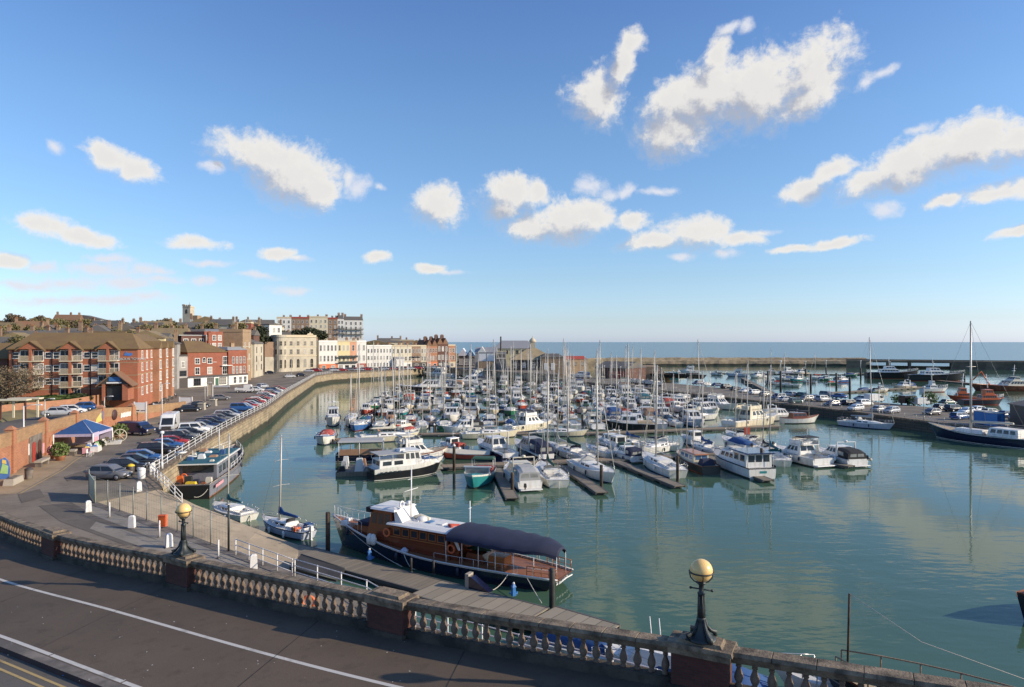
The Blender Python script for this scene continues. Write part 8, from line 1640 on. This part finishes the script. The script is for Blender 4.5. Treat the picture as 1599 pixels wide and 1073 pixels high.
wpart('mural',155,MB().profile([(-1.9,1.55),(1.9,1.75),(2.0,3.0),(.3,2.9),(-1.6,2.2)],-.08,-.02),'art_yellow'); wpart('mural_disc',160,MB().lathe([(.85,0),(.85,.08),(.02,.09)],18,T=Matrix.Translation((0,-.06,2.5))@Matrix.Rotation(R(90),4,'X')),'art_blue')
wpart('round_sign',178,MB().lathe([(.85,0),(.85,.1),(.02,.11)],18,T=Matrix.Translation((0,-.04,2.1))@Matrix.Rotation(R(90),4,'X')),'sign_dark')
g = MB()
for k in range(7): g.profile([(-1.7+k*.5,1.35+.1*(k%2)),(-1.35+k*.5,1.3),(-1.2+k*.5,2.0+.25*((k*3)%3)),(-1.5+k*.5,2.2)],-.06,-.01)
wpart('painted_lettering',196,g,'sign_white')
# sign boards
def board(px, py, w_, h_, lift, lab, m='sign_white', rz=0, frame='trim_white'):
    z = QZ; p = at(px,py,z); r = thing('sign_board', lab, 'sign', (p.x,p.y,z), R(rz)); MB().box(-w_/2,w_/2,-.05,.05,lift,lift+h_).build('panel',m,r)
    for s in (1,-1): MB().box(s*w_/2-.1,s*w_/2+.1,-.09,.09,0,lift+h_+.15).build('post',frame,r)
    return r
r = board(219,659,2.0,1.7,1.7,'large white notice board on two posts behind the blue van',rz=6); MB().box(-.7,-.1,-.07,-.052,1.9,2.1).box(.1,.8,-.07,-.052,1.9,2.05).build('notice','trim_dark',r)
board(249,646,2.2,1.0,.9,'low white sign at the end of the brick wall',rz=8); board(290,637,2.6,1.4,.8,'white board on the brick island before the grey house',rz=4); board(328,619,1.3,2.6,.3,'tall cream board on the traffic island',m='render_cream'); 
for i,(px,py) in enumerate(((315,640),(333,634))): p = at(px,py,QZ); r = thing('planter_box',f'cream stone block on the road edge, {ordn(i)} past the black saloon','block',(p.x,p.y,QZ)); MB().frustum((-.7,.7,-.5,.5),(-.6,.6,-.4,.4),0,1.3).build('block','stone_planter',r); MB().box(-.72,.72,-.52,.52,1.3,1.42).build('top','render_cream',r)
p = at(345,607,QZ); tw2 = thing('road_sign','low white chevron strip at the road turning before the pub','road sign',(p.x,p.y,QZ)); MB().box(-3,2.6,-.06,.06,.5,1.0).build('panel','sign_white',tw2); MB().box(-2.8,-2.7,-.05,.05,0,.5).box(2.3,2.4,-.05,.05,0,.5).build('leg','iron',tw2)
# marquee of the stall by the arches
p = at(128,703,QZ); a = math.atan2((WALLP[5]-WALLP[3]).y,(WALLP[5]-WALLP[3]).x); mq = thing('marquee','blue pitched marquee of the stall beside the brick arches','marquee',(p.x-1.0,p.y+2.0,QZ),a-R(6))
w_, d_, e_, rd = 3.1, 2.3, 2.2, 3.7; ro = MB(); c_ = [(-w_,-d_,e_),(w_,-d_,e_),(w_,d_,e_),(-w_,d_,e_)]; r0, r1 = (-.5,0,rd),(.5,0,rd)
ro.add(c_+[r0,r1],[(0,1,5,4),(1,2,5),(2,3,4,5),(3,0,4)]); ro.build('roof','canvas_blue',mq); va = MB()
for (a0,a1) in ((c_[0],c_[1]),(c_[1],c_[2]),(c_[2],c_[3]),(c_[3],c_[0])): va.quad(a0,a1,(a1[0],a1[1],e_-.35),(a0[0],a0[1],e_-.35))
va.build('valance','art_lilac',mq); MB().tube([r0,c_[0]],.05).tube([r1,c_[1]],.05).tube([r1,c_[2]],.05).build('edge_piping','hull_lav',mq)
for x,y,_ in c_: MB().tube([(x,y,0),(x,y,e_)],.08,6).build('pole','white_paint',mq)
MB().box(-w_,-w_+1.7,-d_-.06,-d_,.4,2.3).build('painted_screen','art_lilac',mq); MB().box(-w_+.3,-w_+1.4,-d_-.10,-d_-.06,.6,1.7).build('poster','art_pink',mq); MB().box(w_-.05,w_,-d_,d_,.2,e_).build('side_screen','art_lilac',mq)
MB().box(-1.6,-.4,-d_+.2,-d_+.3,0,2.2).build('dark_entry','canvas_black',mq)
for i,(px,py,m,lb) in enumerate(((138,708,'art_pink','red clothed stall table in front of the blue marquee'),(150,706,'boot_white','white stall table at the side of the blue marquee'))):
    q = at(px,py,QZ); r = thing('stall_table',lb,'table',(q.x,q.y,QZ),a); MB().box(-.9,.9,-.45,.45,.72,.8).build('top',m,r); MB().box(-.88,.88,-.43,.43,.1,.718).build('cloth',m,r)
    for k in range(4): MB().frustum((-.8+k*.42,-.5+k*.42,-.3,.2),(-.75+k*.42,-.55+k*.42,-.2,.1),.8,1.0+.15*(k%3)).build('goods',('art_yellow','art_blue','boot_white','art_green')[(k+i)%4],r)
def chair(px,py,lb,m='boot_white'):
    q = at(px,py,QZ); r = thing('chair',lb,'chair',(q.x,q.y,QZ),random.random()*6,'white stall chairs'); MB().box(-.22,.22,-.22,.22,.42,.46).build('seat',m,r); MB().box(-.22,.22,.2,.24,.46,.9).build('backrest',m,r)
    for x in (-.19,.19):
        for y in (-.19,.19): MB().box(x-.02,x+.02,y-.02,y+.02,0,.42).build('leg',m,r)
for i,(px,py) in enumerate(((139,713),(143,710),(147,707),(163,696),(166,693))): chair(px,py,'white garden chair beside the stall tables by the blue marquee')
q = at(170,694,QZ); bt = thing('flower_trough','white trough of small flowers between the marquee and the wheelbarrow','planter',(q.x,q.y,QZ),R(20)); MB().frustum((-1.4,1.4,-.35,.35),(-1.55,1.55,-.45,.45),0,.5).build('trough','white_paint',bt)
def leaves(n, rx, rz_, size, seed, z0=0., flat=False):
    rn = random.Random(seed); b = MB()
    for _ in range(n):
        while True:
            x,y,z = rn.uniform(-1,1),rn.uniform(-1,1),rn.uniform(-1,1)
            if x*x+y*y+z*z < 1: break
        f = .55+.45*math.sin(x*4+seed)*math.cos(y*5+z*4+seed*2)
        if rn.random() > .35+.65*f: continue
        px,py,pz = x*rx,y*rx,z0+z*rz_; s = size*rn.uniform(.5,1.25); u_ = Vector((rn.gauss(0,1),rn.gauss(0,1),rn.gauss(0,1))).normalized(); v_ = u_.cross(Vector((rn.gauss(0,1),rn.gauss(0,1),rn.gauss(0,1)))).normalized()
        c = Vector((px,py,pz)); b.add([tuple(c+u_*s),tuple(c+v_*s*.6),tuple(c-u_*s),tuple(c-v_*s*.6)],[(0,1,2,3)])
    return b
leaves(200,1.2,.3,.13,5,.65).build('flowers','leaf_olive',bt)
def plant(px,py,rx,h,m,lb,pot='terracotta',n=500,cat='plant'):
    q = at(px,py,QZ); r = thing('potted_plant',lb,cat,(q.x,q.y,QZ)); MB().lathe([(rx*.4,0),(rx*.55,.5),(rx*.6,.55),(.02,.5)],12).build('pot',pot,r); leaves(n,rx,h/2,.20,px,h/2+.35).build('foliage',m,r)
plant(94,719,1.0,1.8,'leaf_bright','bushy green plant in a pot before the stall screen'); plant(186,684,1.2,1.8,'leaf_bright','round green bush behind a wheel by the blue van'); plant(83,716,.6,1.2,'art_pink','small reddish potted shrub beside the bushy green plant'); plant(155,704,.6,1.0,'leaf_dark','small dark plant beside the white stall table')
q = at(187,690,QZ); wl = thing('cart_wheel','old cart wheel leaning by the round green bush','wheel',(q.x,q.y,QZ+.9),R(20)); MB().ring((0,0,0),.85,.06,24,6,axis='y').build('rim','render_cream',wl); MB().tube([(-.85,0,0),(.85,0,0)],.035).tube([(0,0,-.85),(0,0,.85)],.035).tube([(-.6,0,-.6),(.6,0,.6)],.035).tube([(-.6,0,.6),(.6,0,-.6)],.035).build('spokes','render_cream',wl)
for i,(px,py) in enumerate(((66,727),(114,711))): q = at(px,py,QZ); r = thing('stone_bench',('plain stone bench under the arched doors','stone block seat between the stall screen and the road')[i],'bench',(q.x,q.y,QZ),a); MB().box(-1.3 if not i else -.5,1.3 if not i else .5,-.35,.35,.5,.72).build('slab','stone_planter',r); MB().box(-1.2 if not i else -.45,-.8 if not i else -.2,-.3,.3,0,.5).box(.8 if not i else .2,1.2 if not i else .45,-.3,.3,0,.5).build('foot','kerb_stone',r)
q = at(9,748,QZ); sc_ = thing('painted_figure','tall painted cut out board in green, blue and yellow at the arches','painted board',(q.x-.2,q.y,QZ),R(20)); MB().profile([(-.5,0),(.45,0),(.55,1.0),(.4,1.8),(.1,2.2),(-.35,2.0),(-.6,1.1)],-.06,.06).build('board','art_blue',sc_); MB().profile([(-.3,.6),(.35,.5),(.4,1.3),(-.1,1.6)],-.09,-.062).build('green_patch','art_green',sc_); MB().profile([(-.15,1.65),(.25,1.5),(.2,1.9),(-.1,2.0)],-.09,-.062).build('yellow_patch','art_yellow',sc_)
q = at(21,755,QZ); r = thing('stone_trough','pale rough stone trough on the footway corner','trough',(q.x,q.y,QZ),a); MB().frustum((-1.3,1.3,-.45,.45),(-1.1,1.2,-.4,.4),0,.6).box(-.9,.9,-.25,.25,.6,.66,1).build('trough',['stone_planter','kerb_stone'],r)
# low wall and hedge bank in front of the apartment block
lw = [at(px,py,6.6).xy for px,py in ((-40,650),(20,641),(70,637),(110,633),(150,626),(205,618))]; b = MB()
for a_,c_ in zip(lw,lw[1:]): b.add([(*a_,3.5),(*c_,3.5),(*c_,7.7),(*a_,7.7),(a_.x-.1,a_.y+.35,3.5),(c_.x-.1,c_.y+.35,3.5),(c_.x-.1,c_.y+.35,7.7),(a_.x-.1,a_.y+.35,7.7)],[(0,1,2,3),(5,4,7,6),(3,2,6,7)])
tag(b.build('garden_wall','orange_brick'),'low orange brick wall along the upper road before the apartment block','wall')
gb_ = leaves(1400,1,1,.28,3); 
for i,(px,py,sx__,m) in enumerate(((75,630,9,'leaf_bright'),(35,634,8,'leaf_olive'),(110,627,6,'leaf_mid'),(140,622,4,'leaf_mid'))):
    q = at(px,py,6.8); o = tag(gb_.build('hedge',m,None,(q.x,q.y+1.5,7.3)),('bright green hedge bank in front of the apartment block','olive hedge under the bare tree','mid green hedge below the apartment doors','small hedge by the apartment porch')[i],'hedge'); o.scale = (sx__*.5,1.2,.9)
# pergola frames by the upper road
for i,(px,py) in enumerate(((20,655),(40,652))): q = at(px,py,6.9); r = thing('bus_shelter',('rust brown post and beam shelter frame on the upper road','pale beamed shelter frame beside the rust brown one')[i],'shelter',(q.x,q.y,6.9),R(10)); [MB().box(x-.12,x+.12,-.12,.12,0,2.7).build('post','door_brown' if not i else 'render_cream',r) for x in (-1.6,1.6)]; MB().box(-2.1,2.1,-.7,.7,2.7,2.9).build('beam','render_cream',r)
# motorcycles by the apartment side
def motorbike(px,py,rz,lb):
    q = at(px,py,QZ); r = thing('motorcycle',lb,'motorcycle',(q.x,q.y,QZ),R(rz),'motorcycles parked together')
    for x in (-.7,.7): MB().ring((x,0,.32),.26,.07,14,6,axis='y').build('wheel','tyre',r)
    MB().frustum((-.55,.45,-.16,.16),(-.4,.35,-.1,.1),.3,.75).frustum((-.1,.4,-.17,.17),(0,.35,-.12,.12),.7,.95).build('body','iron_black',r); MB().frustum((-.75,-.05,-.15,.15),(-.7,-.1,-.12,.12),.76,.86).build('seat','rubber',r); MB().tube([(.7,0,.35),(.45,0,1.0)],.04).tube([(.42,-.36,1.05),(.42,.36,1.05)],.025).build('fork','steel',r)
for i in range(6): motorbike(236+i*7,637-i*3.2,20+i*9,'black motorcycle standing in the row beside the brick apartment block')
# ================================================================== trees
def tree(name, lab, pos, h, rx, m, n, seed, size=.35, group='trees of the town hill', bare=False):
    r = thing(name, lab, 'tree', pos, 0, group); rn = random.Random(seed); tk = MB(); tk.tube([(0,0,-.5),(.1,.05,h*.3),(.0,.2,h*.6),(.1,.1,h*.85)],[h*.035,h*.028,h*.018,h*.006],7)
    for k in range(9 if bare else 5):
        a = rn.random()*6.28; z = h*rn.uniform(.25,.6); l = rx*rn.uniform(.6,1.0); tk.tube([(0,0,z),(math.cos(a)*l*.5,math.sin(a)*l*.5,z+h*.14),(math.cos(a)*l,math.sin(a)*l,z+h*.26)],[h*.014,h*.009,h*.003],5)
    tk.build('trunk','bark',r); b = MB(); rn2 = random.Random(seed+1); lob = [(rn.uniform(-.5,.5)*rx,rn.uniform(-.5,.5)*rx,h*rn.uniform(.45,.82),rx*rn.uniform(.38,.62)) for _ in range(9)]
    for lx,ly,lz,lr in lob:
        q = leaves(n//9,lr,lr*.8,size,rn2.randrange(999)); b.add([(v[0]+lx,v[1]+ly,v[2]+lz) for v in q.v], q.f)
    b.build('crown',m,r); return r
tree('bare_tree','spreading brown winter tree in front of the apartment block',(xat(22,122),122,6.2),zat(572,122)-6.2,6.2,'leaf_winter',6000,21,.17,None,True)
tree('evergreen_tree','big dark evergreen rising behind the tan tower',(xat(402,318),318,9),zat(506,318)-9,6.5,'leaf_dark',4200,5,.55); tree('evergreen_tree','second dark evergreen lower on the cliff beside the cream stone building',(xat(420,322),322,6),zat(532,322)-6,4.5,'leaf_dark',2400,6,.5)
for i,(px,rx,top) in enumerate(((482,7,513),(497,6,515),(470,5,516))): tree('evergreen_tree',('dome shaped dark evergreen behind the cream stone building','dark evergreen right of the dome shaped one above the terrace roof','small dark evergreen left of the dome shaped one')[i],(xat(px,372),372,zat(534,372)-1),zat(top,372)-zat(534,372)+1,rx,'leaf_dark',3000,31+i,.55)
TP = [tree('hill_tree','t',(0,0,0),9,4.2,'leaf_winter',2200,41,.42), tree('hill_tree','t',(0,0,0),8,4.0,'leaf_olive',2200,47,.42), tree('hill_tree','t',(0,0,0),9,3.6,'leaf_dark',2200,53,.42)]
TL = [(6,500,380,0),(22,489,360,0),(31,491,365,0),(50,497,370,1),(66,492,380,0),(74,496,350,1),(86,497,340,1),(95,500,330,1),(120,499,350,0),(142,500,350,1),(176,500,340,1),(188,501,330,1),(205,503,330,0),(217,502,350,1),(232,500,350,0),(248,499,340,0),(258,496,360,0),(268,501,320,1),(276,503,330,0),(180,515,205,1),(188,519,200,2),(196,517,210,1),(212,518,215,1),(165,513,230,1),(270,512,265,1),(262,505,280,0),(312,500,365,1),(575,534,395,1),(600,535,398,2),(560,535,392,1),(545,534,390,2),(90,523,190,2),(30,524,185,1),(345,503,340,2),(395,500,400,0),(440,512,365,2),(455,514,368,2),(300,495,400,0),(15,506,230,1),(58,508,235,1),(100,507,245,1),(118,503,290,0),(140,509,225,1),(166,504,300,0),(190,507,270,1),(215,508,255,0),(236,506,262,1),(252,506,268,1),(276,508,272,1),(292,506,300,0),(325,503,300,1),(8,512,205,0),(75,503,300,0),(130,498,330,1),(372,504,310,1)]
kinds = ['brown leafless','olive','dark green']
for i,(px,top,Y_,k) in enumerate(TL):
    src = TP[k]; r = src if src.get('label') == 't' else copy_tree(src); zt = zat(top,Y_); s = rnd.uniform(.85,1.25)
    r.location = (xat(px,Y_),Y_,zt-(9,8,9)[k]*.98*s); r.scale = (s*1.25,s*1.1,s); r.rotation_euler = (0,0,rnd.random()*6)
    where = 'along the skyline' if top < 505 else 'among the lower roofs' if px < 300 else 'behind the terrace roofs'
    r['label'] = f'{kinds[k]} tree {where}, {ordn(i)} going from the apartment block side'; r['group'] = 'trees of the town hill'; r['category'] = 'tree'
for i,(px,py,s) in enumerate(((1425,633,1.0),(1452,630,1.3),(1368,622,.8),(1400,628,.9))): q = at(px,py,cz); o = tag(leaves(350,1.6,1.4,.28,px,1.0).build('weed_bush','leaf_bright',None,(q.x,q.y,cz)),('bright weedy bush beside the black box van','tall weedy bush past the small pale van','low bush behind the white van on the car park quay','low bush between the silver cars and the black van')[i],'bush'); o.scale = (s,s,s)
# gulls over the pontoon roofs
